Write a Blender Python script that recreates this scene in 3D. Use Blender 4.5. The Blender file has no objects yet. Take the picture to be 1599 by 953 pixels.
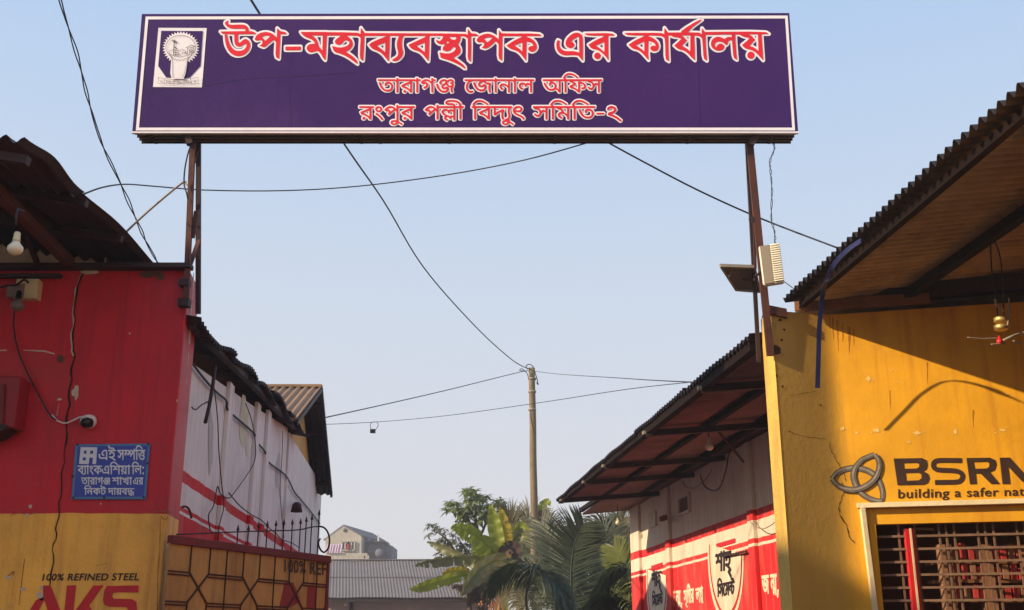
import bpy, bmesh, math, random
from mathutils import Vector, Matrix, noise
from mathutils.geometry import tessellate_polygon

C = bpy.context.scene
random.seed(7)
# ------------------------------------------------------------------ camera
F, PITCH, EYE = 1716.0, math.radians(17.1), 1.6
W0, H0 = 1599.0, 953.0
cam_d = bpy.data.cameras.new('camera')
cam = bpy.data.objects.new('camera', cam_d)
C.collection.objects.link(cam)
cam.location = (0, 0, EYE)
cam.rotation_euler = (math.radians(90) + PITCH, 0, 0)
cam_d.sensor_fit = 'HORIZONTAL'
cam_d.sensor_width = 36.0
cam_d.lens = 36.0 * F / W0
cam_d.clip_end = 2000
C.camera = cam
# ------------------------------------------------------------------ light
LIGHT = Vector((1.0, 0.40, -0.50)).normalized()
sun_d = bpy.data.lights.new('sun', 'SUN')
sun = bpy.data.objects.new('sun', sun_d)
C.collection.objects.link(sun)
sun.rotation_euler = LIGHT.to_track_quat('-Z', 'Y').to_euler()
sun.location = (-30, -12, 20)
sun_d.energy = 4.6
sun_d.angle = math.radians(0.6)
sun_d.color = (1.0, 0.79, 0.54)
world = bpy.data.worlds.new('World')
C.world = world
world.use_nodes = True
wn, wl = world.node_tree.nodes, world.node_tree.links
wn.clear()
w_out = wn.new('ShaderNodeOutputWorld')
w_bg = wn.new('ShaderNodeBackground')
w_sky = wn.new('ShaderNodeTexSky')
w_sky.sky_type = 'NISHITA'
w_sky.sun_disc = False
w_sky.sun_elevation = math.asin(-LIGHT.z)
w_sky.sun_rotation = math.atan2(-LIGHT.x, -LIGHT.y)
w_sky.air_density = 1.0
w_sky.dust_density = 1.2
w_sky.ozone_density = 1.6
# thick winter haze: the sky pales to a pinkish grey towards the horizon
w_tc = wn.new('ShaderNodeTexCoord')
w_sep = wn.new('ShaderNodeSeparateXYZ')
wl.new(w_tc.outputs['Generated'], w_sep.inputs[0])
w_ramp = wn.new('ShaderNodeValToRGB')       # colour of the haze by height in the sky
els = w_ramp.color_ramp.elements
els[0].position = 0.0; els[0].color = (0.480, 0.462, 0.478, 1)
els[1].position = 1.0; els[1].color = (0.20, 0.29, 0.46, 1)
for ps, cl in ((0.12, (0.462, 0.465, 0.495, 1)), (0.30, (0.392, 0.450, 0.530, 1)), (0.52, (0.282, 0.395, 0.558, 1))):
    e = els.new(ps); e.color = cl
wl.new(w_sep.outputs[2], w_ramp.inputs[0])
w_mul = wn.new('ShaderNodeMixRGB'); w_mul.blend_type = 'MULTIPLY'; w_mul.inputs[0].default_value = 1.0
wl.new(w_ramp.outputs[0], w_mul.inputs[1]); w_mul.inputs[2].default_value = (11.6, 11.4, 11.3, 1)
w_mix = wn.new('ShaderNodeMixRGB'); w_mix.inputs[0].default_value = 0.86
wl.new(w_sky.outputs[0], w_mix.inputs[1])
wl.new(w_mul.outputs[0], w_mix.inputs[2])
wl.new(w_mix.outputs[0], w_bg.inputs[0])
w_bg.inputs[1].default_value = 0.108
wl.new(w_bg.outputs[0], w_out.inputs[0])
vs = C.view_settings
vs.view_transform = 'Standard'
vs.look = 'None'
vs.gamma = 1.0
vs.use_curve_mapping = False
vs.exposure = 0.5

# ------------------------------------------------------------------ helpers
CP, SP = math.cos(PITCH), math.sin(PITCH)
def ray(u, v):
    dx, dz = (u - 800.0) / F, (476.5 - v) / F
    return Vector((dx, CP - dz * SP, SP + dz * CP))
def at(u, v, Y):                       # a pixel of the photograph at depth Y
    r = ray(u, v)
    return Vector((0, 0, EYE)) + r * (Y / r.y)
def on_plane(u, v, p0, n):
    r = ray(u, v)
    o = Vector((0, 0, EYE))
    return o + r * ((Vector(p0) - o).dot(n) / r.dot(n))

def srgb(r, g, b):
    f = lambda c: (c / 255 / 12.92) if c <= 10 else ((c / 255 + 0.055) / 1.055) ** 2.4
    return (f(r), f(g), f(b), 1)

class MB:
    """collects shapes in world space, links them as one mesh object"""
    def __init__(s):
        s.v, s.f, s.smooth = [], [], []
    def add(s, vs, fs, sm=False):
        o = len(s.v)
        s.v += [Vector(p) for p in vs]
        for f in fs:
            s.f.append(tuple(i + o for i in f))
            s.smooth.append(sm)
        return s
    def box(s, a, b):
        (x0, y0, z0), (x1, y1, z1) = a, b
        x0, x1 = min(x0, x1), max(x0, x1); y0, y1 = min(y0, y1), max(y0, y1); z0, z1 = min(z0, z1), max(z0, z1)
        return s.hexa([(x0, y0, z0), (x1, y0, z0), (x1, y1, z0), (x0, y1, z0), (x0, y0, z1), (x1, y0, z1), (x1, y1, z1), (x0, y1, z1)])
    def hexa(s, p):
        return s.add(p, [(3, 2, 1, 0), (4, 5, 6, 7), (0, 1, 5, 4), (1, 2, 6, 5), (2, 3, 7, 6), (3, 0, 4, 7)])
    def bar(s, p, q, w, h=None, up=(0, 0, 1)):
        p, q = Vector(p), Vector(q)
        h = h or w
        d = (q - p).normalized()
        up = Vector(up)
        if abs(d.dot(up)) > 0.97: up = Vector((0, 1, 0))
        a = d.cross(up).normalized(); b = a.cross(d).normalized()
        a *= w / 2; b *= h / 2
        return s.hexa([p - a - b, p + a - b, p + a + b, p - a + b, q - a - b, q + a - b, q + a + b, q - a + b])
    def tube(s, pts, r, n=7, r2=None):
        pts = [Vector(p) for p in pts]
        m = len(pts); vs = []; fs = []
        prev = None
        for i, p in enumerate(pts):
            d = (pts[min(i + 1, m - 1)] - pts[max(i - 1, 0)]).normalized()
            up = prev if prev is not None else (Vector((0, 0, 1)) if abs(d.z) < 0.9 else Vector((1, 0, 0)))
            a = d.cross(up)
            if a.length < 1e-6: a = d.cross(Vector((0.3, 0.7, 0.2)))
            a.normalize(); b = a.cross(d).normalized(); prev = b
            rr = r if r2 is None else r + (r2 - r) * i / max(1, m - 1)
            for k in range(n):
                t = 2 * math.pi * k / n
                vs.append(p + (a * math.cos(t) + b * math.sin(t)) * rr)
        for i in range(m - 1):
            for k in range(n):
                fs.append((i * n + k, i * n + (k + 1) % n, (i + 1) * n + (k + 1) % n, (i + 1) * n + k))
        fs.append(tuple(range(n - 1, -1, -1))); fs.append(tuple((m - 1) * n + k for k in range(n)))
        return s.add(vs, fs, True)
    def lathe(s, base, axis, prof, n=20):
        base = Vector(base); ax = Vector(axis).normalized()
        a = ax.cross(Vector((0, 0, 1)) if abs(ax.z) < 0.9 else Vector((1, 0, 0))).normalized(); b = ax.cross(a)
        vs = []; fs = []
        for h, r in prof:
            for k in range(n):
                t = 2 * math.pi * k / n
                vs.append(base + ax * h + (a * math.cos(t) + b * math.sin(t)) * r)
        for i in range(len(prof) - 1):
            for k in range(n):
                fs.append((i * n + k, i * n + (k + 1) % n, (i + 1) * n + (k + 1) % n, (i + 1) * n + k))
        fs.append(tuple(range(n - 1, -1, -1))); fs.append(tuple((len(prof) - 1) * n + k for k in range(n)))
        return s.add(vs, fs, True)
    def grid(s, fn, nu, nv, sm=True):
        vs = [fn(i / nu, j / nv) for j in range(nv + 1) for i in range(nu + 1)]
        fs = [(j * (nu + 1) + i, j * (nu + 1) + i + 1, (j + 1) * (nu + 1) + i + 1, (j + 1) * (nu + 1) + i) for j in range(nv) for i in range(nu)]
        return s.add(vs, fs, sm)
    def prism(s, pts, off):
        """polygon swept along off"""
        off = Vector(off); n = len(pts); pts = [Vector(p) for p in pts]
        return s.add(pts + [p + off for p in pts], [tuple(range(n - 1, -1, -1)), tuple(range(n, 2 * n))] + [(i, (i + 1) % n, n + (i + 1) % n, n + i) for i in range(n)])
    def strip(s, pts, w, nrm):
        """flat ribbon along pts lying in the plane with normal nrm; w number or list of widths"""
        pts = [Vector(p) for p in pts]; nrm = Vector(nrm).normalized(); vs = []
        for i, p in enumerate(pts):
            d = (pts[min(i + 1, len(pts) - 1)] - pts[max(i - 1, 0)]).normalized()
            a = d.cross(nrm).normalized() * ((w[i] if isinstance(w, (list, tuple)) else w) / 2)
            vs += [p - a, p + a]
        return s.add(vs, [(2 * i, 2 * i + 1, 2 * i + 3, 2 * i + 2) for i in range(len(pts) - 1)])
    def build(s, name, mat, parent=None, bevel=0, loc=None, solid=0):
        root = Vector((0, 0, 0))
        if parent is not None:
            p = parent
            while p is not None:
                root += p.location; p = p.parent
        elif loc is None and s.v:
            xs = [p.x for p in s.v]; ys = [p.y for p in s.v]; zs = [p.z for p in s.v]
            loc = Vector(((min(xs) + max(xs)) / 2, (min(ys) + max(ys)) / 2, min(zs)))
        if parent is None: root = Vector(loc)
        me = bpy.data.meshes.new(name)
        me.from_pydata([p - root for p in s.v], [], s.f)
        me.polygons.foreach_set('use_smooth', s.smooth)
        me.materials.append(mat)
        me.update()
        o = bpy.data.objects.new(name, me)
        C.collection.objects.link(o)
        if parent is not None: o.parent = parent
        else: o.location = root
        if solid:
            m = o.modifiers.new('thickness', 'SOLIDIFY'); m.thickness = solid; m.offset = 0
        if bevel:
            m = o.modifiers.new('bevel', 'BEVEL'); m.width = bevel; m.segments = 2; m.limit_method = 'ANGLE'
        return o

def tag(o, label, cat, group=None, kind=None):
    if label: o['label'] = label
    if cat: o['category'] = cat
    if group: o['group'] = group
    if kind: o['kind'] = kind
    return o
def thing(name, label, cat, loc, group=None):
    o = bpy.data.objects.new(name, None)
    C.collection.objects.link(o)
    o.location = loc; o.empty_display_size = 0.1
    return tag(o, label, cat, group)

# ---- materials
def nodes(name):
    m = bpy.data.materials.new(name); m.use_nodes = True
    return m, m.node_tree.nodes, m.node_tree.links, m.node_tree.nodes['Principled BSDF']
def tex_noise(n, l, co, scale, detail=5, rough=0.6, sx=(1, 1, 1)):
    mp = n.new('ShaderNodeMapping'); mp.inputs['Scale'].default_value = sx
    l.new(co, mp.inputs[0])
    t = n.new('ShaderNodeTexNoise'); t.inputs['Scale'].default_value = scale; t.inputs['Detail'].default_value = detail; t.inputs['Roughness'].default_value = rough
    l.new(mp.outputs[0], t.inputs['Vector'])
    return t.outputs['Fac']
def ramp(n, l, src, a, b, ca=0.0, cb=1.0):
    r = n.new('ShaderNodeMapRange'); r.inputs[1].default_value = a; r.inputs[2].default_value = b; r.inputs[3].default_value = ca; r.inputs[4].default_value = cb
    l.new(src, r.inputs[0])
    return r.outputs[0]
def mixc(n, l, fac, a, b, mode='MIX'):
    m = n.new('ShaderNodeMixRGB'); m.blend_type = mode
    if isinstance(fac, float): m.inputs[0].default_value = fac
    else: l.new(fac, m.inputs[0])
    for i, c in ((1, a), (2, b)):
        if isinstance(c, tuple): m.inputs[i].default_value = c
        else: l.new(c, m.inputs[i])
    return m.outputs[0]
def math_n(n, l, op, a, b=None):
    m = n.new('ShaderNodeMath'); m.operation = op
    for i, c in ((0, a), (1, b)):
        if c is None: continue
        if isinstance(c, (int, float)): m.inputs[i].default_value = c
        else: l.new(c, m.inputs[i])
    return m.outputs[0]

def mat(name, col, rough=0.7, var=0.25, scale=6.0, bump=0.15, bscale=60.0, metal=0.0, dirt=None, dirt_amt=0.5, streak=False, spec=0.4, trans=0.0, bands=None, coat=0.0, patch=None, patch_amt=0.0):
    """painted / weathered surface: mottled colour, optional dirt, run-off streaks, peeled patches and hand painted bands by height"""
    m, n, l, b = nodes(name)
    geo = n.new('ShaderNodeNewGeometry'); pos = geo.outputs['Position']
    c = col
    if bands:
        sep = n.new('ShaderNodeSeparateXYZ'); l.new(pos, sep.inputs[0])
        wob = tex_noise(n, l, pos, 3.0, 3)
        z = math_n(n, l, 'ADD', sep.outputs[2], math_n(n, l, 'MULTIPLY', math_n(n, l, 'SUBTRACT', wob, 0.5), 0.022))
        cur = col
        for z0, z1, bc in bands:
            inside = math_n(n, l, 'MULTIPLY', math_n(n, l, 'GREATER_THAN', z, z0), math_n(n, l, 'LESS_THAN', z, z1))
            cur = mixc(n, l, inside, cur, bc)
        c = cur
    f1 = tex_noise(n, l, pos, scale, 6)
    lo = mixc(n, l, 1.0, c, (1 - var, 1 - var, 1 - var, 1), 'MULTIPLY')
    hi = mixc(n, l, 1.0, c, (1 + var * 0.6,) * 3 + (1,), 'MULTIPLY')
    cc = mixc(n, l, ramp(n, l, f1, 0.3, 0.7), lo, hi)
    if dirt:
        fd = tex_noise(n, l, pos, scale * 0.35 + 0.8, 8, 0.7, (1, 1, 0.35) if streak else (1, 1, 1))
        cc = mixc(n, l, ramp(n, l, fd, 0.5, 0.78, 0.0, dirt_amt), cc, dirt)
        if streak:
            fs = tex_noise(n, l, pos, 9.0, 5, 0.6, (1.4, 1.4, 0.07))
            cc = mixc(n, l, ramp(n, l, fs, 0.52, 0.8, 0.0, dirt_amt), cc, dirt)
    if patch:
        fp = tex_noise(n, l, pos, 4.5, 8, 0.75)
        fq = tex_noise(n, l, pos, 1.1, 2)
        pm = math_n(n, l, 'ADD', fp, math_n(n, l, 'MULTIPLY', fq, 0.35))
        cc = mixc(n, l, ramp(n, l, pm, 0.885 - patch_amt, 0.90 - patch_amt), cc, patch)
    l.new(cc, b.inputs['Base Color'])
    b.inputs['Metallic'].default_value = metal
    b.inputs['Specular IOR Level'].default_value = spec
    rr = ramp(n, l, f1, 0.2, 0.8, max(0.05, rough - 0.12), min(1, rough + 0.12))
    l.new(rr, b.inputs['Roughness'])
    if coat: b.inputs['Coat Weight'].default_value = coat; b.inputs['Coat Roughness'].default_value = 0.25
    if bump:
        fb = tex_noise(n, l, pos, bscale, 6, 0.65)
        fb2 = tex_noise(n, l, pos, bscale * 0.12, 4)
        bp = n.new('ShaderNodeBump'); bp.inputs['Strength'].default_value = bump; bp.inputs['Distance'].default_value = 0.02
        l.new(math_n(n, l, 'ADD', fb, math_n(n, l, 'MULTIPLY', fb2, 1.5)), bp.inputs['Height'])
        l.new(bp.outputs[0], b.inputs['Normal'])
    if trans:
        t = n.new('ShaderNodeBsdfTranslucent'); l.new(cc, t.inputs[0])
        ms = n.new('ShaderNodeMixShader'); ms.inputs[0].default_value = trans
        l.new(b.outputs[0], ms.inputs[1]); l.new(t.outputs[0], ms.inputs[2])
        l.new(ms.outputs[0], n['Material Output'].inputs[0])
    return m

M = {}
M['ground'] = mat('ground_soil', srgb(112, 96, 80), 0.95, 0.25, 1.2, 0.5, 12)
M['road'] = mat('road_concrete', srgb(118, 110, 102), 0.9, 0.2, 1.0, 0.3, 20)
M['purple'] = mat('purple_vinyl', srgb(62, 20, 98), 0.40, 0.18, 0.9, 0.5, 2.2, spec=0.32, dirt=srgb(84, 44, 104), dirt_amt=0.35)
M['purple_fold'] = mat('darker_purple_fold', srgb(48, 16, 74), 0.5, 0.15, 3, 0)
M['vinyl_white'] = mat('white_vinyl', srgb(250, 244, 248), 0.45, 0.07, 2, 0.5, 2.2)
M['vinyl_red'] = mat('red_vinyl', srgb(230, 26, 42), 0.45, 0.1, 2, 0.5, 2.2)
M['vinyl_ink'] = mat('grey_print', srgb(96, 82, 84), 0.5, 0.1, 8, 0)
M['sign_metal'] = mat('sign_tray_metal', srgb(196, 170, 154), 0.6, 0.25, 5, 0.1, 30, metal=0.2, dirt=srgb(48, 32, 26), dirt_amt=0.8)
M['rust'] = mat('rusty_brown_iron', srgb(92, 52, 40), 0.7, 0.35, 9, 0.3, 60, metal=0.1, dirt=srgb(44, 24, 20), dirt_amt=0.8)
M['grille_iron'] = mat('brown_grille_iron', srgb(128, 98, 76), 0.65, 0.3, 9, 0.2, 60, dirt=srgb(80, 54, 42), dirt_amt=0.6)
M['dark_iron'] = mat('dark_iron', srgb(58, 38, 36), 0.65, 0.35, 9, 0.2, 60, metal=0.1, dirt=srgb(26, 18, 18), dirt_amt=0.7)
M['red_iron'] = mat('red_oxide_iron', srgb(112, 34, 36), 0.6, 0.3, 8, 0.2, 50, dirt=srgb(60, 24, 24), dirt_amt=0.7)
M['red_wall'] = mat('red_and_yellow_painted_plaster', srgb(200, 24, 40), 0.55, 0.2, 1.6, 0.3, 26, dirt=srgb(120, 26, 34), dirt_amt=0.55, streak=True, bands=[(-1, 2.508, srgb(250, 182, 70))], patch=srgb(190, 160, 140), patch_amt=-0.07)
M['plaster'] = mat('bare_plaster', srgb(206, 188, 170), 0.9, 0.2, 5, 0.4, 40, dirt=srgb(140, 120, 105), dirt_amt=0.6)
M['crack'] = mat('crack_shadow_mortar', srgb(44, 26, 24), 1.0, 0.3, 20, 0)
M['yellow_wall'] = mat('yellow_painted_plaster', srgb(230, 166, 22), 0.6, 0.22, 1.5, 0.16, 24, dirt=srgb(182, 112, 24), dirt_amt=0.75, streak=True, patch=srgb(226, 190, 120), patch_amt=-0.05)
def pillar_shade(m, x0, x1, col):  # duller khaki on the pillar side, its shade put into the colour
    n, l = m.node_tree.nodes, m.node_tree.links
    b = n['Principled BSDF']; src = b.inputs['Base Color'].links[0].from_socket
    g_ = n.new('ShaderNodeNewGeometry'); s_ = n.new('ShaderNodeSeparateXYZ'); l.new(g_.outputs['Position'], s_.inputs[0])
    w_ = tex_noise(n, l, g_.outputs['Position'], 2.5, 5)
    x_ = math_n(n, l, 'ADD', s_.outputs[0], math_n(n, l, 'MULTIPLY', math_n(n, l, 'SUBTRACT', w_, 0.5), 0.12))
    shade_col = mixc(n, l, ramp(n, l, tex_noise(n, l, g_.outputs['Position'], 1.8, 7, 0.65, (1, 1, 0.3)), 0.35, 0.7), (col[0] * .8, col[1] * .8, col[2] * .8, 1), col)
    l.new(mixc(n, l, ramp(n, l, x_, x0, x1), shade_col, src), b.inputs['Base Color'])
pillar_shade(M['yellow_wall'], 2.40, 2.56, srgb(204, 164, 78))
M['yellow_pale'] = mat('pale_yellow_plaster', srgb(224, 182, 84), 0.7, 0.2, 3, 0.5, 30, dirt=srgb(150, 110, 60), dirt_amt=0.7, streak=True)
M['cream'] = mat('cream_trim_paint', srgb(232, 214, 170), 0.6, 0.12, 5, 0.2, 40, dirt=srgb(170, 140, 90), dirt_amt=0.5)
RED = srgb(206, 34, 40)
M['moss'] = mat('yellow_green_moss_stain', srgb(206, 203, 176), 0.9, 0.15, 5, 0.2, 30)
M['wash_stain'] = mat('rain_washed_plaster', srgb(192, 182, 182), 0.9, 0.15, 5, 0.2, 30)
M['lane_left'] = mat('white_lime_wash_with_red_stripes', srgb(228, 220, 217), 0.85, 0.1, 1.4, 0.3, 30, dirt=srgb(160, 140, 138), dirt_amt=0.5, streak=True, bands=[(2.835, 2.93, RED), (2.61, 2.645, RED), (-1, 2.585, RED)])
M['lane_right'] = mat('cream_lime_wash_with_red_stripes', srgb(222, 208, 186), 0.85, 0.1, 1.6, 0.3, 30, dirt=srgb(168, 140, 112), dirt_amt=0.5, streak=True, bands=[(3.035, 3.165, RED), (2.76, 2.818, RED), (-1, 2.725, RED)])
M['shield_white'] = mat('cream_paint', srgb(226, 212, 186), 0.8, 0.1, 3, 0.2, 30, dirt=srgb(170, 140, 100), dirt_amt=0.5, streak=True)
M['paint_red'] = mat('red_sign_paint', srgb(200, 26, 34), 0.6, 0.25, 7, 0, dirt=srgb(150, 40, 36), dirt_amt=0.5)
M['paint_dark'] = mat('dark_brown_lettering', srgb(58, 34, 24), 0.7, 0.35, 10, 0, patch=srgb(190, 130, 40), patch_amt=0.04)
M['paint_black'] = mat('black_lettering', srgb(40, 24, 26), 0.7, 0.35, 10, 0, patch=srgb(150, 110, 80), patch_amt=0.02)
M['paint_grey'] = mat('grey_lettering', srgb(84, 76, 72), 0.7, 0.25, 12, 0)
M['paint_cream'] = mat('cream_lettering', srgb(236, 214, 180), 0.7, 0.25, 8, 0, dirt=srgb(190, 120, 100), dirt_amt=0.5)
M['knot_grey'] = mat('grey_emblem_paint', srgb(106, 98, 90), 0.6, 0.4, 14, 0)
M['knot_light'] = mat('pale_grey_emblem_paint', srgb(150, 138, 120), 0.6, 0.5, 16, 0)
M['plate_blue'] = mat('enamel_blue', srgb(20, 48, 160), 0.35, 0.1, 4, 0, spec=0.5)
M['plate_edge'] = mat('pale_blue_enamel', srgb(72, 118, 168), 0.4, 0.12, 6, 0)
M['plate_white'] = mat('enamel_white', srgb(214, 214, 222), 0.4, 0.08, 6, 0)
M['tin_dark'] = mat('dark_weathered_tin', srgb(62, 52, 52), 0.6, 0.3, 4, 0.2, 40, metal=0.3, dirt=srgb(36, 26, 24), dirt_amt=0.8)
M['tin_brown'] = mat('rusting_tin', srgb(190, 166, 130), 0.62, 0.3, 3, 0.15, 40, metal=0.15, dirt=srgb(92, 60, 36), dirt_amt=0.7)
def dark_edge(m, l0, l1, col):
    """darker tone along the eave edge of a sheet roof"""
    n, l = m.node_tree.nodes, m.node_tree.links
    b = n['Principled BSDF']; src = b.inputs['Base Color'].links[0].from_socket
    g_ = n.new('ShaderNodeNewGeometry'); s_ = n.new('ShaderNodeSeparateXYZ'); l.new(g_.outputs['Position'], s_.inputs[0])
    x_ = math_n(n, l, 'ADD', s_.outputs[0], math_n(n, l, 'MULTIPLY', s_.outputs[1], 0.1114))
    x_ = math_n(n, l, 'ADD', x_, math_n(n, l, 'MULTIPLY', math_n(n, l, 'SUBTRACT', tex_noise(n, l, g_.outputs['Position'], 7, 3), 0.5), 0.12))
    l.new(mixc(n, l, ramp(n, l, x_, l0, l1), col, src), b.inputs['Base Color'])
def rib_shade(m, pitch, amt, col):
    """shading of the ribs put into the colour as dark stripes"""
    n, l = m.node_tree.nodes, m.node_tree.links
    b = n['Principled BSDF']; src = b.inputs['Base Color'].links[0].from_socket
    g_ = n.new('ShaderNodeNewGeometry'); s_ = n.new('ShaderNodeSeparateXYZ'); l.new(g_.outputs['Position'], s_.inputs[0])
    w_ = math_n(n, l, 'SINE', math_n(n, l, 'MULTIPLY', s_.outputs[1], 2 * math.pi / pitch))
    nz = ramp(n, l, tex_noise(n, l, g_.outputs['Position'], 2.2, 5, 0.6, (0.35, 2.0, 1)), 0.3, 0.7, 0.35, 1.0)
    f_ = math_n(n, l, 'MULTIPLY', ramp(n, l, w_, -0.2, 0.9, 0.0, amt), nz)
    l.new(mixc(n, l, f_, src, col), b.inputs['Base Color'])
rib_shade(M['tin_brown'], 0.0918, 1.0, srgb(58, 44, 32))
dark_edge(M['tin_brown'], 3.12, 3.34, srgb(48, 38, 34))
M['tin_red'] = mat('reddish_tin_underside', srgb(146, 116, 110), 0.6, 0.25, 2.5, 0.15, 40, metal=0.15, dirt=srgb(70, 46, 42), dirt_amt=0.7)
M['tar_iron'] = mat('blackened_iron', srgb(34, 24, 22), 0.8, 0.3, 9, 0.2, 60, dirt=srgb(20, 14, 14), dirt_amt=0.6, spec=0.08)
dark_edge(M['tin_red'], 2.90, 3.02, srgb(50, 40, 38))
M['tin_grey'] = mat('grey_galvanised_tin', srgb(116, 112, 113), 0.8, 0.12, 1.2, 0.08, 30, metal=0.0, spec=0.15, dirt=srgb(104, 98, 98), dirt_amt=0.6)
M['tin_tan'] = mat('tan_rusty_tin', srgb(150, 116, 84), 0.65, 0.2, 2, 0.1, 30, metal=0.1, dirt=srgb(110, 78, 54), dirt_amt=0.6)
M['timber'] = mat('weathered_timber', srgb(140, 92, 56), 0.8, 0.3, 8, 0.3, 60, dirt=srgb(80, 52, 34), dirt_amt=0.7)
M['pole'] = mat('weathered_pole_wood', srgb(128, 113, 86), 0.85, 0.25, 6, 0.3, 50, dirt=srgb(98, 78, 54), dirt_amt=0.7, streak=True)
M['cable'] = mat('black_cable', srgb(34, 34, 42), 0.6, 0.1, 10, 0)
M['conduit'] = mat('grey_conduit', srgb(150, 138, 120), 0.6, 0.15, 10, 0)
M['blue_pipe'] = mat('blue_plastic_hose', srgb(26, 36, 84), 0.5, 0.15, 8, 0)
M['gold_panel'] = mat('ochre_sheet_gate', srgb(192, 142, 76), 0.5, 0.22, 3, 0.15, 30, dirt=srgb(104, 70, 38), dirt_amt=0.75, streak=True)
M['gate_line'] = mat('dark_gate_bars', srgb(58, 38, 22), 0.6, 0.3, 8, 0.1, 40)
M['gate_red'] = mat('faded_red_paint', srgb(150, 44, 44), 0.6, 0.3, 9, 0)
M['bulb_white'] = mat('white_bulb_glass', srgb(226, 218, 190), 0.3, 0.06, 8, 0, spec=0.5)
M['bulb_grey'] = mat('dusty_grey_globe', srgb(120, 108, 104), 0.4, 0.12, 8, 0)
M['plastic_cream'] = mat('cream_plastic', srgb(214, 200, 160), 0.5, 0.12, 9, 0.05, 40)
M['plastic_white'] = mat('white_plastic', srgb(222, 214, 206), 0.4, 0.08, 9, 0)
M['plastic_black'] = mat('black_plastic', srgb(20, 18, 20), 0.25, 0.1, 9, 0)
M['lamp_cream'] = mat('cream_lamp_housing', srgb(222, 216, 196), 0.5, 0.12, 9, 0.05, 40)
M['lamp_band'] = mat('grey_brown_lamp_plate', srgb(112, 100, 84), 0.5, 0.15, 9, 0.05, 40)
M['solar_back'] = mat('solar_panel_back', srgb(92, 78, 78), 0.45, 0.2, 9, 0)
M['gold'] = mat('brass', (0.62, 0.46, 0.16, 1), 0.45, 0.4, 30, 0.1, 40, metal=0.7)
M['red_plastic'] = mat('red_plastic', srgb(214, 40, 44), 0.4, 0.1, 9, 0)
M['dark_room'] = mat('dark_room_wall', srgb(104, 76, 64), 0.9, 0.2, 3, 0.1, 20)
M['brick_box'] = mat('brown_cartons', srgb(150, 106, 74), 0.8, 0.3, 9, 0.2, 40)
M['red_box'] = mat('red_cartons', srgb(184, 62, 54), 0.7, 0.3, 9, 0.1, 40)
M['far_wall'] = mat('far_cream_plaster', srgb(190, 182, 166), 0.9, 0.15, 0.8, 0.1, 8, dirt=srgb(160, 138, 110), dirt_amt=0.6, streak=True)
M['far_grey'] = mat('far_grey_plaster', srgb(112, 112, 122), 0.9, 0.2, 0.6, 0.1, 8, dirt=srgb(70, 70, 78), dirt_amt=0.6)
M['far_dark'] = mat('far_window_dark', srgb(70, 62, 62), 0.5, 0.2, 2, 0)
M['cloth_pink'] = mat('lilac_laundry', srgb(214, 190, 208), 0.9, 0.15, 4, 0)
M['cloth_red'] = mat('red_laundry', srgb(200, 50, 66), 0.9, 0.15, 4, 0)
M['shed_wall'] = mat('grey_pink_shed_wall', srgb(176, 158, 158), 0.9, 0.15, 1, 0.1, 10, bands=[(-1, 2.25, srgb(150, 40, 50))])
M['gable_yellow'] = mat('ochre_gable_plaster', srgb(202, 160, 92), 0.85, 0.15, 1.5, 0.2, 20, dirt=srgb(150, 112, 66), dirt_amt=0.5, streak=True)
M['bark'] = mat('grey_brown_bark', srgb(96, 80, 62), 0.9, 0.3, 8, 0.5, 40)
M['stem_green'] = mat('banana_stem', srgb(120, 116, 66), 0.7, 0.3, 6, 0.2, 30, dirt=srgb(80, 60, 40), dirt_amt=0.7)
def leafmat(name, col, col2, trans=0.35, rough=0.45):
    m = mat(name, col, rough, 0.3, 3.0, 0.1, 30, dirt=col2, dirt_amt=0.75, trans=trans, spec=0.35)
    return m
M['banana'] = leafmat('banana_leaf', srgb(138, 148, 46), srgb(150, 146, 74), 0.45)
M['banana_yellow'] = leafmat('yellowing_banana_leaf', srgb(176, 158, 40), srgb(150, 92, 40), 0.4)
M['banana_dull'] = leafmat('dull_banana_leaf', srgb(118, 120, 78), srgb(140, 126, 84), 0.3)
M['banana_dry'] = leafmat('dried_banana_leaf', srgb(84, 66, 56), srgb(60, 46, 40), 0.2, 0.8)
M['palm'] = leafmat('coconut_frond', srgb(60, 70, 48), srgb(84, 84, 60), 0.2)
M['palm_lit'] = leafmat('sunlit_coconut_frond', srgb(112, 118, 48), srgb(96, 98, 50), 0.35)  # same fronds in sunlight, the brightness put into the colour
M['palm_dry'] = leafmat('dry_coconut_frond', srgb(104, 98, 70), srgb(90, 80, 58), 0.2, 0.8)
M['tree_leaf'] = leafmat('broadleaf_foliage', srgb(126, 140, 82), srgb(102, 112, 66), 0.35)
M['tree_leaf_grey'] = leafmat('grey_green_foliage', srgb(122, 124, 100), srgb(100, 100, 84), 0.3)
M['tree_dark'] = leafmat('dark_foliage', srgb(78, 84, 56), srgb(92, 92, 62), 0.2)
M['orange_stalk'] = mat('orange_fruit_stalk', srgb(164, 108, 70), 0.7, 0.2, 6, 0)

# ---- corrugated sheet: runs from a (edge) along `run`, waves across `across`
def corrugated(mb, a, run, across, pitch=0.1, amp=0.018, n_run=8, warp=0.012, per=6, seed=0, bow=None):
    a, run, across = Vector(a), Vector(run), Vector(across)
    nrm = run.cross(across).normalized()
    if nrm.z < 0: nrm = -nrm
    L = across.length; nw = max(2, int(round(L / pitch))); na = nw * per
    def fn(i, j):
        p = a + across * i + run * j
        h = amp * math.cos(2 * math.pi * nw * i)
        h += warp * (noise.noise(Vector((p.x * 1.3 + seed, p.y * 1.3, p.z))) )
        if bow: h += bow(i, j)
        return p + nrm * h
    return mb.grid(fn, na, n_run)

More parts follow.
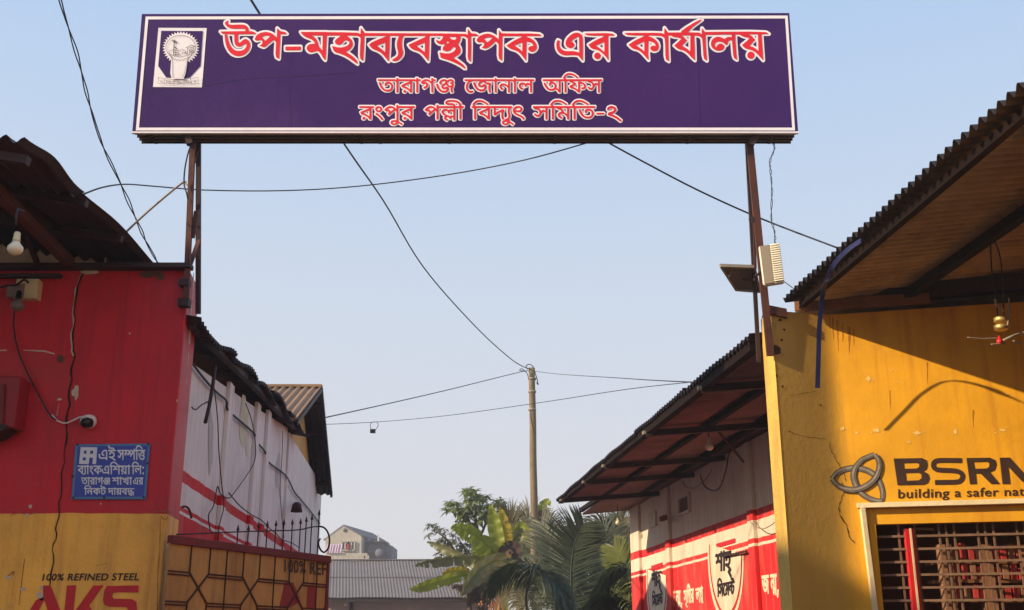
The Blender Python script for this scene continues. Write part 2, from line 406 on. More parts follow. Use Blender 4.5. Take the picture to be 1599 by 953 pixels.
# ---- lettering: closed outlines (delta coded, 1/20 pixel) laid on a plane
def decode(sdat):
    out = []
    for c in sdat.split(';'):
        x = y = 0; pts = []
        for t in c.split(' '):
            dx, dy = t.split(','); x += int(dx); y += int(dy); pts.append((x / 20.0, y / 20.0))
        out.append(pts)
    return out
def lettering(mb, polys, mapping):
    cu = bpy.data.curves.new('outline', 'CURVE'); cu.dimensions = '2D'; cu.fill_mode = 'BOTH'
    for c in polys:
        sp_ = cu.splines.new('POLY'); sp_.points.add(len(c) - 1); sp_.use_cyclic_u = True
        for p, (x, y) in zip(sp_.points, c): p.co = (x, -y, 0, 1)
    o = bpy.data.objects.new('outline', cu); C.collection.objects.link(o)
    bpy.context.view_layer.update()
    me = bpy.data.meshes.new_from_object(o.evaluated_get(bpy.context.evaluated_depsgraph_get()))
    bpy.data.objects.remove(o); bpy.data.curves.remove(cu)
    mb.add([mapping(v.co.x, -v.co.y) for v in me.vertices], [tuple(p.vertices) for p in me.polygons])
    bpy.data.meshes.remove(me)
    return mb
def quad_map(q, w, h, base):
    """local box 0..w, 0..h to the picture quad q (tl, tr, br, bl), then to 3D by base(u, v)"""
    (ax, ay), (bx, by), (cx, cy), (dx, dy) = q
    def f(x, y):
        s, t = x / w, y / h
        u = (1 - t) * ((1 - s) * ax + s * bx) + t * ((1 - s) * dx + s * cx)
        v = (1 - t) * ((1 - s) * ay + s * by) + t * ((1 - s) * dy + s * cy)
        return base(u, v)
    return f
def latin(mb, text, q, base, bold=0.0, shear=0.0, space=1.0, only=None):
    """built-in typeface as a flat mesh fitted to the quad q"""
    cu = bpy.data.curves.new('letters', 'FONT'); cu.body = text; cu.offset = bold; cu.shear = shear; cu.space_character = space
    cu.resolution_u = 4
    o = bpy.data.objects.new('letters', cu); C.collection.objects.link(o)
    bpy.context.view_layer.update()
    me = bpy.data.meshes.new_from_object(o.evaluated_get(bpy.context.evaluated_depsgraph_get()))
    bpy.data.objects.remove(o); bpy.data.curves.remove(cu)
    xs = [v.co.x for v in me.vertices]; ys = [v.co.y for v in me.vertices]
    x0, x1, y0, y1 = min(xs), max(xs), min(ys), max(ys)
    f = quad_map(q, 1.0, 1.0, base)
    mb.add([f((v.co.x - x0) / (x1 - x0), 1 - (v.co.y - y0) / (y1 - y0)) for v in me.vertices], [tuple(p.vertices) for p in me.polygons])
    bpy.data.meshes.remove(me)
    return mb
def stroke_poly(pts, r, n=10):
    """outline of a polyline of half width r (for painted marks)"""
    P = [Vector((x, y)) for x, y in pts]; L = []; R = []
    for i, p in enumerate(P):
        d = (P[min(i + 1, len(P) - 1)] - P[max(i - 1, 0)]); d.normalize()
        a = Vector((-d.y, d.x)) * (r[i] if isinstance(r, (list, tuple)) else r)
        L.append(p + a); R.append(p - a)
    return L, R
def stroke(mb, pts, r, mapping):
    L, R = stroke_poly(pts, r)
    n = len(L)
    vs = [mapping(p.x, p.y) for p in L] + [mapping(p.x, p.y) for p in R]
    return mb.add(vs, [(i, i + 1, n + i + 1, n + i) for i in range(n - 1)])
def smooth_path(pts, k=4):
    """Catmull-Rom through tuples of any dimension"""
    out = []
    n = len(pts)
    for i in range(n - 1):
        p0, p1, p2, p3 = pts[max(i - 1, 0)], pts[i], pts[i + 1], pts[min(i + 2, n - 1)]
        for j in range(k):
            t = j / k
            out.append(tuple(0.5 * ((2 * b) + (-a + c) * t + (2 * a - 5 * b + 4 * c - d) * t * t + (-a + 3 * b - 3 * c + d) * t ** 3) for a, b, c, d in zip(p0, p1, p2, p3)))
    out.append(tuple(pts[-1]))
    return out
def px_path(pts, k=4):
    """(u, v, Y) way points to a smooth path in space"""
    return [at(*p) for p in smooth_path(pts, k)]

# outlines of the painted and printed Bengali words, delta coded
LET = {
'head_red': '21855,624 74,-1 6,3 -276,209 -90,85 -47,64 -46,22 -4,3 2,3 127,1 230,10 18,3 52,26 23,30 6,-191 4,-7 43,52 43,60 9,4 1407,-10 463,15 37,3 33,20 50,33 3,3 -3,3 -160,1 -60,2 -6,6 54,800 0,13 -3,2 -143,-158 -72,-73 -60,-44 -75,-40 -78,-28 -90,-19 -62,-32 -20,-17 -56,-61 -7,-13 148,-121 70,-70 4,-9 -6,-20 -11,-8 -115,-18 -32,-11 -45,-16 -95,-52 -13,-3 -107,0 -7,3 11,255 15,218 27,300 0,17 -4,4 -80,-54 -35,-107 -31,-385 -5,-53 -6,-21 -35,0 -30,8 -38,21 -20,32 -4,43 -14,32 -34,23 -105,-86 -45,-20 -48,-10 -45,0 -47,10 -35,23 -23,35 -8,43 8,32 7,15 10,13 21,10 6,-3 3,-30 42,-55 51,-26 40,-2 39,8 31,22 30,33 11,25 -2,33 -21,45 -45,33 -63,22 -72,3 -60,-13 -55,-26 -56,-47 -32,-52 -13,-63 3,-65 27,-67 43,-48 58,-35 60,-18 60,0 47,8 128,56 67,-46 13,-5 47,-11 90,5 4,-6 0,-38 -5,-35 -101,-1 -670,8 -40,4 9,294 12,198 27,315 -3,5 -82,-55 -31,-108 -19,-330 -17,-200 -61,-58 -49,-27 -41,-11 -90,-2 -8,3 16,413 8,347 0,15 -4,3 -72,-64 -59,-61 -53,-63 -70,-62 -71,-49 -19,-9 -61,-25 -80,-14 -67,-34 -93,-84 3,-9 115,-98 98,-98 2,-8 -73,-35 -55,-13 -70,-3 -62,-18 -75,-39 -65,0 -4,6 3,272 5,198 14,330 -3,9 -83,-56 -28,-121 -3,-355 -15,-170 -5,-17 -43,-43 -18,-13 -25,-15 -45,-15 -268,-10 -107,0 -1,16 6,10 102,35 73,45 75,65 49,67 22,78 0,57 -13,50 -38,46 -63,25 -35,0 -30,-4 -53,-27 -29,-32 -5,-38 10,-32 22,-25 40,-13 98,-1 3,-6 -38,-66 -58,-40 -127,-40 -8,0 -8,226 -1,110 3,95 12,147 0,23 -3,2 -64,-67 -104,-121 -70,-65 -76,-52 -61,-25 -80,-14 -60,-33 -18,-12 -92,-93 7,-8 158,-103 127,-67 133,-60 64,-40 6,-7 -1,-5 -299,-2 -250,-17 -74,-54 6,-3 228,-3 672,-2 255,7 83,33 -1,-57 5,-105 3,-30 3,-1 107,145 415,-5 4,-6 2,-40 132,-98 260,-160;7133,644 7,2 12,23 -29,35 -1,7 23,43 36,18 55,6 108,-1 137,-7 100,3 70,10 40,18 13,7 37,36 23,47 20,83 97,6 68,23 70,61 -8,3 -347,1 -223,4 2,187 14,80 44,-7 30,-20 40,-39 38,-27 49,-25 11,-1 37,3 45,27 38,41 25,50 11,63 -5,52 -28,85 -33,58 -49,55 -59,43 -25,14 -55,23 -80,16 -67,2 -65,-10 -30,-10 -38,-16 -68,-45 -54,-57 -62,-103 -31,-70 -26,-95 -15,-100 -10,-155 0,-12 6,-4 63,0 6,4 33,167 30,90 36,83 51,72 51,49 18,12 60,30 65,10 80,-2 67,-21 53,-34 33,-41 27,-50 3,-25 -3,-38 -23,-20 -90,58 -52,25 -45,13 -15,3 -43,-3 -38,-18 -37,-40 -23,-60 -13,-103 -2,-165 -119,-1 -253,-18 -10,-5 -46,-53 -1,-5 5,-1 62,-3 716,-11 -10,-60 -3,-10 -5,-4 -315,0 -83,-5 -25,-3 -52,-13 -58,-27 -31,-26 -32,-35 -22,-37 -5,-30 10,-30 23,-21;11283,876 3,-2 5,7 67,98 24,25 9,27 8,4 2420,10 730,15 62,26 4,-5 5,-137 3,-30 3,-2 93,122 45,13 75,1 57,18 54,45 7,10 -8,4 -225,8 -6,3 7,308 -10,425 -3,67 -3,5 -70,-60 -24,-125 5,-142 0,-258 -6,-147 -45,-38 -50,-28 -45,-15 -75,0 -6,3 -1,40 -7,68 -13,50 -20,40 -41,55 48,75 23,55 13,62 -9,63 -32,46 -48,40 -132,78 -2,6 139,89 91,66 83,67 49,63 10,65 -3,3 -152,-106 -98,-55 -145,-69 -140,-54 -225,-68 -7,-6 -36,-163 2,-5 96,24 73,10 90,2 62,-10 85,-31 48,-35 15,-17 35,-58 -19,-27 -31,-33 -35,17 -36,36 -34,41 -53,32 -62,18 -60,-3 -73,-33 -3,-8 0,-62 15,-35 28,-32 18,-28 3,-10 -1,-19 -60,10 -57,0 -35,-3 -44,-16 -16,-9 -36,-33 -17,-28 -6,-40 1,-6 8,0 105,41 61,-60 24,-35 13,-40 3,-27 -4,-6 -17,-3 -403,2 -14,587 -12,195 -6,17 -134,-170 -69,-71 -65,-49 -82,-40 -116,-35 -82,-49 -73,-101 3,-5 40,-20 483,-227 6,-20 -2,-13 -672,-1 -10,3 -25,58 -23,75 -8,73 3,107 10,75 22,98 2,52 -10,55 -36,66 -39,47 -16,13 -42,32 -52,25 -23,8 -48,8 -65,-15 -6,-9 6,-27 20,-19 58,-28 48,-36 30,-35 17,-37 6,-63 -8,-52 -21,-78 -8,-50 -5,-105 10,-75 23,-75 33,-87 -8,-4 -275,0 -3,6 -3,263 -8,182 -20,320 -2,28 -4,2 -41,-42 -98,-128 -73,-73 -75,-56 -83,-41 -92,-30 -70,-47 -82,-105 74,-63 83,-45 160,-70 213,-85 7,-5 -1,-10 -677,1 -3,9 -16,420 -20,328 -2,22 -4,3 -74,-48 -24,-115 10,-317 12,-153 -1,-80 -32,-35 -21,-15 -52,-23 -323,-7 -1,3 6,6 105,83 41,53 25,65 8,43 0,30 -3,27 -18,40 -38,56 -50,45 -101,57 159,105 70,54 77,75 44,66 12,70 -1,15 -265,-188 -30,-18 -75,-42 -125,-58 -102,-37 -90,-22 -63,-60 -45,-133 0,-8 130,34 65,10 93,3 77,-13 88,-31 55,-39 35,-68 2,-8 -4,-5 -53,-42 -50,-21 -41,8 -30,23 -34,48 -23,20 -17,15 -45,22 -50,8 -30,-5 -25,-6 -33,-23 -23,-47 0,-37 18,-33 38,-38 55,-37 32,-26 34,-34 1,-7 -430,1 -31,616 -10,145 -6,13 -50,-47 -31,-43 -31,-63 -40,-57 -42,-50 -39,-28 -27,-3 -18,2 -40,11 -62,23 -55,9 -58,-9 -37,-22 -11,-11 -29,-37 -13,-43 5,-40 24,-42 41,-36 63,-22 125,-12 2,-3 -4,-17 -18,-28 -33,-38 -52,-42 -78,-35 -115,-45 -58,-42 -26,-28 -13,-7 -51,-75 8,-4 803,0 17,8 505,2 458,18 75,33 6,-17 0,-38;8668,884 91,87 42,14 60,6 48,17 25,17 37,39 -7,3 -190,1 -6,3 -33,635 -8,125 -6,16 -80,-50 -5,-11 -24,-112 11,-200 12,-140 -33,-45 -38,-39 -5,-1 -8,4 -110,85 -70,57 -52,49 -48,30 -32,3 -55,-15 -71,-36 59,-30 19,-22 8,-15 7,-33 -6,-35 -34,-42 -10,-1 -77,17 -55,7 -30,-10 -31,-36 32,-80 33,-42 48,-38 68,-33 57,-17 60,-11 75,-2 45,5 85,23 61,33 124,108 4,-3 2,-35 6,-213 2,-35;15588,944 3,-2 8,8 54,69 23,21 233,8 645,0 290,17 20,5 65,49 -5,3 -55,3 -416,1 0,13 6,14 105,35 68,41 68,60 42,60 10,22 20,58 4,62 -19,58 -37,40 -14,8 -42,20 -33,3 -30,-1 -47,-17 -30,-25 -16,-36 0,-35 13,-25 33,-25 60,-18 52,-8 3,-6 -38,-59 -52,-34 -115,-35 -8,0 -8,243 -6,355 -3,8 -154,-196 -61,-58 -68,-49 -70,-31 -92,-24 -70,-35 -99,-83 166,-113 125,-70 138,-64 62,-37 4,-13 -529,-1 -89,3 -4,58 -11,710 -3,6 -75,-51 -6,-8 -25,-112 4,-343 -60,-75 -28,-29 -8,3 -87,87 -80,65 -85,57 -80,21 -101,-29 51,-49 18,-26 5,-12 4,-45 -55,-36 -35,-5 -60,8 -40,-5 -36,-32 -12,-25 11,-35 34,-53 51,-45 50,-29 70,-26 70,-16 67,-5 70,8 68,23 65,37 67,47 50,43 13,26 5,4 3,-79;17992,1024 67,1 70,26 42,35 31,63 8,65 5,172 -2,515 -20,-17 -50,-55 -64,-80 -50,-18 -20,-6 -105,-5 -93,3 -110,9 -77,-7 -79,-24 -59,-37 -11,-10 -39,-48 -33,-67 -15,-75 -5,-70 7,-55 13,-43 20,-37 11,-10 66,37 -17,78 2,55 13,50 29,50 42,38 50,25 67,15 63,5 117,-4 80,5 88,20 65,26 -4,-400 -3,-100 -2,-5 -41,9 -115,68 -50,40 -25,37 3,8 42,25 12,12 13,16 13,27 3,35 -9,25 -32,28 -60,26 -48,0 -12,-3 -48,-20 -11,-8 -31,-32 -19,-48 0,-55 18,-73 45,-75 73,-73 60,-45 65,-32;18768,1039 148,-1 215,15 89,58 -9,4 -197,0 -6,4 0,415 8,356 -5,-1 -74,-108 -71,-76 -62,-55 -63,-47 -61,-37 -76,-23 -75,-9 -58,-32 -11,-8 -73,-95 12,-11 182,-111 103,-53 132,-57 61,-41 3,-10 -311,-1 -223,-15 -27,-6 -61,-43 6,-3 87,-3;23634,1071 -218,2 -36,3 6,6 88,31 111,123 5,10 -11,16 -161,172 123,44 61,36 92,77 3,-2 0,-13 -17,-500 -6,-6;9761,1108 0,6 76,55 47,52 35,68 20,55 14,65 23,55 50,63 45,43 5,1 4,-15 9,-446;21279,1108 -1,3 5,3 53,19 130,131 -20,26 -121,126 -13,20 104,55 53,37 77,72 15,8 4,-29 6,-467 -25,-4;8324,1113 -48,5 -90,43 74,73 26,46 15,-8 150,-136 -7,-6 -93,-17;14044,1153 -4,3 3,5 41,46 42,27 35,10 30,4 28,-4 45,-35 -17,-48 -8,-8;15276,1168 -60,8 -97,38 2,6 41,31 25,28 32,50 67,-49 108,-94 -3,-3 -92,-15;13971,1281 -5,10 -13,65 -2,13 3,2 80,-27 7,-5;20124,1298 -248,118 100,67 53,41 100,85 3,-8 0,-297 -1,-6;18876,1316 -260,110 108,70 50,38 107,95 4,-8 0,-300 -1,-5;16314,1326 -241,100 96,57 48,36 102,90 3,-8 0,-270 -1,-6;12036,1333 -257,93 172,132 80,71 6,-13 5,-267 0,-13;13274,1333 -243,95 -13,8 116,85 137,108 4,-5 2,-65 3,-203 -1,-20;9370,1456 29,-1 6,4 -3,102 -3,6 -325,5 -140,0 -9,-3 0,-103 4,-6;23450,1616 19,-1 27,6 33,18 28,30 15,40 0,37 -18,46 -30,30 -25,12 -23,6 -45,-3 -20,-8 -25,-17 -20,-23 -8,-15 -10,-40 3,-30 8,-25 11,-18 24,-23 15,-10;18645,1646 41,-1 35,13 31,28 12,23 6,20 0,37 -16,38 -30,30 -43,16 -40,-3 -37,-20 -28,-33 -11,-35 3,-38 8,-20 12,-20 23,-20',
'head_white': '21848,566 93,-1 30,11 16,15 10,28 -3,22 -7,15 -18,18 -278,209 -71,66 -3,5 4,3 215,8 30,5 4,-6 3,-83 5,-17 8,-16 15,-14 15,-8 20,-3 16,3 19,12 79,101 9,3 1382,-10 465,16 50,6 95,59 23,21 11,30 -8,30 -18,20 -30,11 -163,0 -11,6 50,738 0,30 -11,27 -15,16 -28,10 -22,-3 -15,-7 -180,-196 -18,53 -22,35 -27,27 -38,23 -45,13 -48,0 -45,-14 -38,-24 -37,-43 -18,-37 -8,-43 3,-37 11,-36 17,-32 31,-35 -46,-13 -85,-46 -81,-86 -14,-22 -6,-20 4,-23 17,-23 98,-76 66,-61 -4,-3 -50,-9 -72,-25 -100,-53 -38,-1 -7,2 -2,7 8,185 15,217 30,333 -3,17 -8,16 -15,14 -15,8 -23,3 -27,-10 -85,-57 -15,-16 -8,-15 -38,-120 -26,-328 -8,-68 -8,0 -7,8 -10,55 -20,41 -15,15 -23,15 -42,18 -5,29 -27,57 -48,41 -33,17 -70,23 -82,3 -70,-15 -75,-36 -69,-60 -39,-68 -16,-70 3,-80 24,-67 16,-30 32,-38 38,-35 -157,-1 -7,2 -2,7 8,225 10,165 30,362 -3,18 -8,15 -15,15 -15,8 -23,3 -27,-11 -85,-57 -13,-13 -10,-20 -36,-133 -15,-312 -16,-180 -38,-38 -35,-20 -32,-8 -23,0 -4,8 13,340 7,378 -11,30 -25,20 -27,6 -30,-13 -104,-96 -110,-120 -41,-35 -58,-40 -77,-35 -80,-14 -81,-41 -94,-84 -18,-18 -11,-28 3,-22 8,-15 134,-118 37,-40 -38,-11 -70,-3 -23,-5 -65,-20 -47,-25 -4,7 0,200 5,197 15,333 -3,32 -11,19 -12,12 -15,7 -18,3 -20,-3 -92,-59 -19,-19 -8,-15 -32,-135 -3,-352 -15,-165 -23,-26 -30,-20 -33,-12 -27,-3 -110,-3 -8,4 79,70 49,67 10,20 23,83 0,75 -18,65 -17,27 -43,45 -85,34 -50,0 -38,-6 -77,-39 -1,86 14,193 -12,27 -26,20 -25,4 -28,-11 -83,-88 -104,-121 -55,-50 -63,-44 -62,-25 -78,-14 -87,-48 -110,-109 -10,-18 -4,-18 3,-20 8,-16 13,-13 167,-109 131,-70 3,-5 -79,-1 -220,-15 -42,-6 -88,-60 -18,-18 -7,-15 -3,-22 10,-28 13,-13 33,-13 610,-5 310,0 252,8 18,3 3,-5 3,-77 6,-45 8,-16 12,-13 33,-12 25,5 23,18 77,106 20,20 327,-5 13,-21 12,-13 135,-100 260,-160;7125,586 31,2 16,8 15,15 19,35 4,15 -3,25 -13,25 2,3 48,6 92,0 138,-7 115,2 70,11 47,18 30,16 50,48 33,66 12,44 58,5 80,25 17,10 63,55 62,-30 85,-25 55,-10 93,-3 60,8 80,23 65,32 51,38 5,-60 0,-72 6,-50 8,-16 12,-13 33,-12 20,3 17,9 88,86 35,9 42,3 23,5 65,30 67,65 8,16 3,22 -12,30 -13,13 -16,8 -15,3 -147,0 -6,4 -38,707 -6,30 -9,18 -13,12 -16,8 -17,4 -18,-4 -98,-60 -17,-17 -8,-16 -28,-127 8,-178 12,-147 -1,-13 -15,-19 -8,-1 -10,8 -137,109 -50,47 -55,34 -23,8 -45,3 -52,-13 -103,-48 -15,-15 -11,-28 4,-25 19,-25 61,-30 8,-7 5,-20 -3,-12 -90,15 -38,3 -52,-18 -48,-51 -10,-25 -1,-17 33,-85 1,-5 -5,-4 -265,0 -165,3 -6,3 0,73 2,47 4,6 35,-32 37,-27 63,-31 17,-4 55,2 28,11 42,25 35,34 21,24 32,65 11,52 2,35 -7,65 -23,73 -46,83 -67,73 -63,44 -87,40 -88,18 -65,3 -72,-8 -33,-8 -68,-28 -69,-44 -70,-72 -13,-19 -42,-69 -48,-103 -26,-93 -15,-92 -10,-160 -4,-4 -35,-3 -22,-12 -65,-73 -11,-31 3,-20 9,-17 14,-13 27,-11 249,-6 -3,-5 -48,-27 -66,-66 -32,-55 -8,-42 0,-15 11,-35 10,-18 20,-21 25,-19;11275,811 26,2 23,15 81,118 29,30 7,2 2093,7 292,3 728,14 6,-3 2,-18 3,-77 6,-18 20,-25 15,-8 20,-3 30,11 15,14 83,109 20,6 72,0 68,21 20,10 50,43 40,-18 77,-28 70,-15 88,-5 67,8 75,25 68,37 57,38 4,-7 0,-163 3,-15 8,-15 15,-15 15,-8 20,-3 15,3 19,11 63,77 16,14 212,5 645,0 293,18 25,5 15,8 75,54 18,24 5,25 -3,15 -10,18 -13,12 -27,11 -267,4 2,6 73,66 50,73 33,92 5,65 -3,23 -19,55 -24,36 -40,39 -68,33 -42,5 -43,0 -50,-15 -35,-21 -5,0 -3,18 -3,252 -11,28 -12,12 -18,11 -15,3 -25,-6 -23,-17 -159,-203 -48,-45 -73,-50 -55,-23 -85,-22 -85,-42 -100,-82 -15,-16 -7,-13 -4,-17 3,-20 8,-16 15,-15 168,-112 133,-75 3,-5 -299,-1 -35,3 -5,3 -11,720 -11,28 -12,12 -18,11 -18,3 -17,-3 -20,-10 -73,-51 -17,-17 -11,-20 -28,-123 5,-330 -31,-38 -9,-2 -54,54 -79,64 -101,65 -87,23 -18,0 -107,-28 -23,-10 -13,-13 -10,-17 -3,-23 13,-30 56,-50 10,-20 -8,-6 -22,-4 -55,9 -48,-5 -25,-9 -17,-14 -38,-38 -18,-35 -2,-30 12,-40 13,-25 -5,-4 -17,0 -55,3 -6,6 4,257 -12,498 -11,27 -15,16 -28,10 -22,-3 -28,-17 -73,-66 -10,-17 -10,-50 -15,-88 4,-155 0,-242 -5,-125 -20,-20 -36,-21 -35,-12 -15,-1 -3,6 -6,55 -15,60 -28,55 -17,25 31,53 24,57 5,23 10,47 0,30 -10,60 -38,58 -20,21 -47,39 -49,30 -5,7 61,40 117,87 58,47 47,56 23,35 13,80 0,13 -8,22 -5,9 -10,2 -83,-1 -127,-90 -128,-72 -115,-53 -137,-53 -228,-69 -15,-8 -18,-17 -10,-18 -5,-22 -33,-150 0,-18 13,-30 26,-19 30,-4 32,5 -1,-89 17,-48 -3,-3 -50,-3 -30,-8 -55,-25 -23,-20 -30,-30 -24,-41 -9,-47 0,-23 12,-32 13,-13 16,-8 17,-3 20,3 80,30 26,-24 10,-15 -1,-6 -280,0 -8,3 -11,465 -15,263 -5,32 -8,15 -25,21 -28,5 -31,-13 -50,-58 -98,-127 -53,-56 -60,-47 -73,-35 -117,-35 -98,-59 -17,-18 -66,-90 -12,-23 -3,-17 3,-18 8,-15 15,-15 332,-159 26,-13 3,-5 -434,-1 -8,3 -25,75 -10,83 2,90 10,75 22,95 3,72 -13,63 -38,72 -44,55 -31,29 -43,32 -80,37 -65,13 -20,0 -75,-18 -15,-8 -22,-19 -12,29 -12,13 -19,10 -17,3 -33,-10 -31,-31 -67,-80 -58,-77 -59,-59 -75,-56 -67,-33 -95,-32 -83,-53 -23,-22 -81,-110 -4,-28 11,-28 87,-73 115,-62 103,-44 4,-3 -4,-3 -343,2 -3,16 -3,148 -10,215 -20,327 -6,38 -8,15 -15,15 -15,8 -22,3 -28,-11 -75,-47 -15,-16 -10,-20 -26,-125 5,-220 8,-155 9,-107 -1,-50 -7,-11 -20,-15 -30,-13 -145,-2 -3,3 2,5 31,43 10,20 23,57 13,70 -5,55 -34,80 -30,41 -32,33 -54,44 57,37 90,70 93,90 42,63 13,35 12,92 -10,28 -13,13 -18,10 -20,3 -17,-4 -28,-17 -252,-181 -30,-17 -88,-48 -97,-45 -103,-37 -95,-24 -12,-7 -74,-71 -9,-18 -48,-140 -2,-27 12,-28 13,-12 15,-8 23,-3 49,11 -23,-58 0,-55 6,-17 22,-40 47,-48 -1,-6 -205,0 -9,4 -20,432 -18,278 -10,35 -18,20 -28,11 -22,-3 -18,-10 -35,-32 -28,-29 -32,-45 -32,-62 -30,-46 -35,-43 -25,-21 -23,-1 -90,31 -62,11 -33,0 -27,-5 -25,-6 -20,-10 -33,-20 -23,-23 -37,-52 -18,-58 8,-62 32,-58 55,-50 56,-23 35,-10 27,-4 2,-3 -39,-29 -186,-76 -62,-45 -52,-47 -53,-75 -10,-20 -3,-20 9,-28 13,-15 19,-10 17,-4 823,1 27,7 493,3 427,15 45,6 6,-13 11,-110 8,-15 13,-13;17985,966 44,-1 62,8 68,29 37,28 25,-29 30,-11 670,-10 188,13 47,8 100,64 17,19 9,30 -9,30 -17,18 -30,10 -152,0 -9,4 0,350 10,368 -3,17 -10,18 -13,13 -28,10 -22,-3 -18,-9 -17,-18 -74,-108 -59,-63 -3,3 -1,20 -10,35 -25,40 -36,33 -30,15 -35,10 -42,0 -50,-15 -29,-18 -30,-30 -12,-18 -12,-27 -8,-33 0,-37 5,-25 15,-35 15,-23 23,-23 29,-22 -84,-12 -82,-47 -91,-111 -7,-15 -3,-22 10,-28 21,-20 160,-100 128,-67 3,-5 -4,-1 -85,-1 -242,-17 -18,-6 -45,-25 11,82 5,173 0,530 -11,30 -12,13 -15,9 -25,4 -30,-13 -84,-91 -50,-62 -34,-13 -105,-7 -87,1 -88,10 -102,-5 -100,-28 -78,-47 -23,-24 -42,-52 -38,-78 -18,-85 -5,-82 8,-58 15,-55 33,-58 15,-15 13,-7 30,-6 37,16 59,33 13,15 9,27 0,15 -14,65 0,50 10,40 18,30 30,28 35,18 58,13 39,1 -4,-5 -33,-16 -48,-49 -27,-62 -3,-15 0,-68 21,-85 51,-87 89,-89 60,-44 75,-38;7171,1125 -3,9 23,102 33,96 29,64 45,63 36,33 62,35 53,8 32,0 33,-3 50,-15 46,-31 9,-12 -3,-3 -60,28 -67,18 -18,0 -55,-5 -57,-30 -46,-51 -30,-72 -15,-115 -1,-113 -6,-3;23574,1130 -3,4 4,7 44,49 5,1 1,-42 -4,-17;9919,1165 -2,6 15,18 42,82 20,55 17,73 8,18 5,3 6,-251 -6,-4;21456,1165 -2,4 4,5 48,48 5,1 0,-56;8309,1173 -19,3 0,5 9,11 8,-1 14,-15 -2,-3;12244,1178 -4,6 -3,212 -7,183 -17,250 3,4 40,-37 63,-32 42,-34 13,-16 10,-23 3,-30 -7,-57 -22,-83 -10,-65 -3,-45 0,-57 8,-63 32,-110 -6,-3;18026,1231 -60,37 -21,18 0,5 32,35 20,43 5,27 0,33 -10,35 -10,17 -38,35 -41,25 51,4 82,19 6,-3 -5,-305 -3,-25;23626,1296 -87,89 -16,21 108,57 4,-4 0,-20 -5,-138;21506,1309 -90,94 -10,16 35,19 63,43 3,-5 3,-45 0,-115;10806,1318 -17,13 -29,40 -47,45 26,-2 70,-25 37,-28 8,-15 -2,-7 -20,-15 -16,-6;20316,1356 -1,33 4,6 53,-21 -46,-18;16511,1373 -1,33 4,5 47,-20 -2,-5 -10,-5;20066,1388 -72,36 77,59 4,-7 0,-85 -4,-4;9362,1399 44,-1 18,4 25,18 11,21 2,65 -2,65 -13,30 -13,13 -15,8 -15,3 -110,2 -370,3 -33,-13 -12,-13 -8,-15 -3,-15 0,-118 12,-30 13,-12 16,-8 15,-3 127,-3;18821,1401 -80,35 83,63 3,-5 0,-85 -1,-7;16256,1411 -47,20 -5,5 57,43 4,-5 0,-58 -1,-5;11976,1416 -73,28 3,6 70,54 4,-3 2,-30 0,-50;13209,1421 -71,30 78,60 4,-5 0,-82 -4,-5',
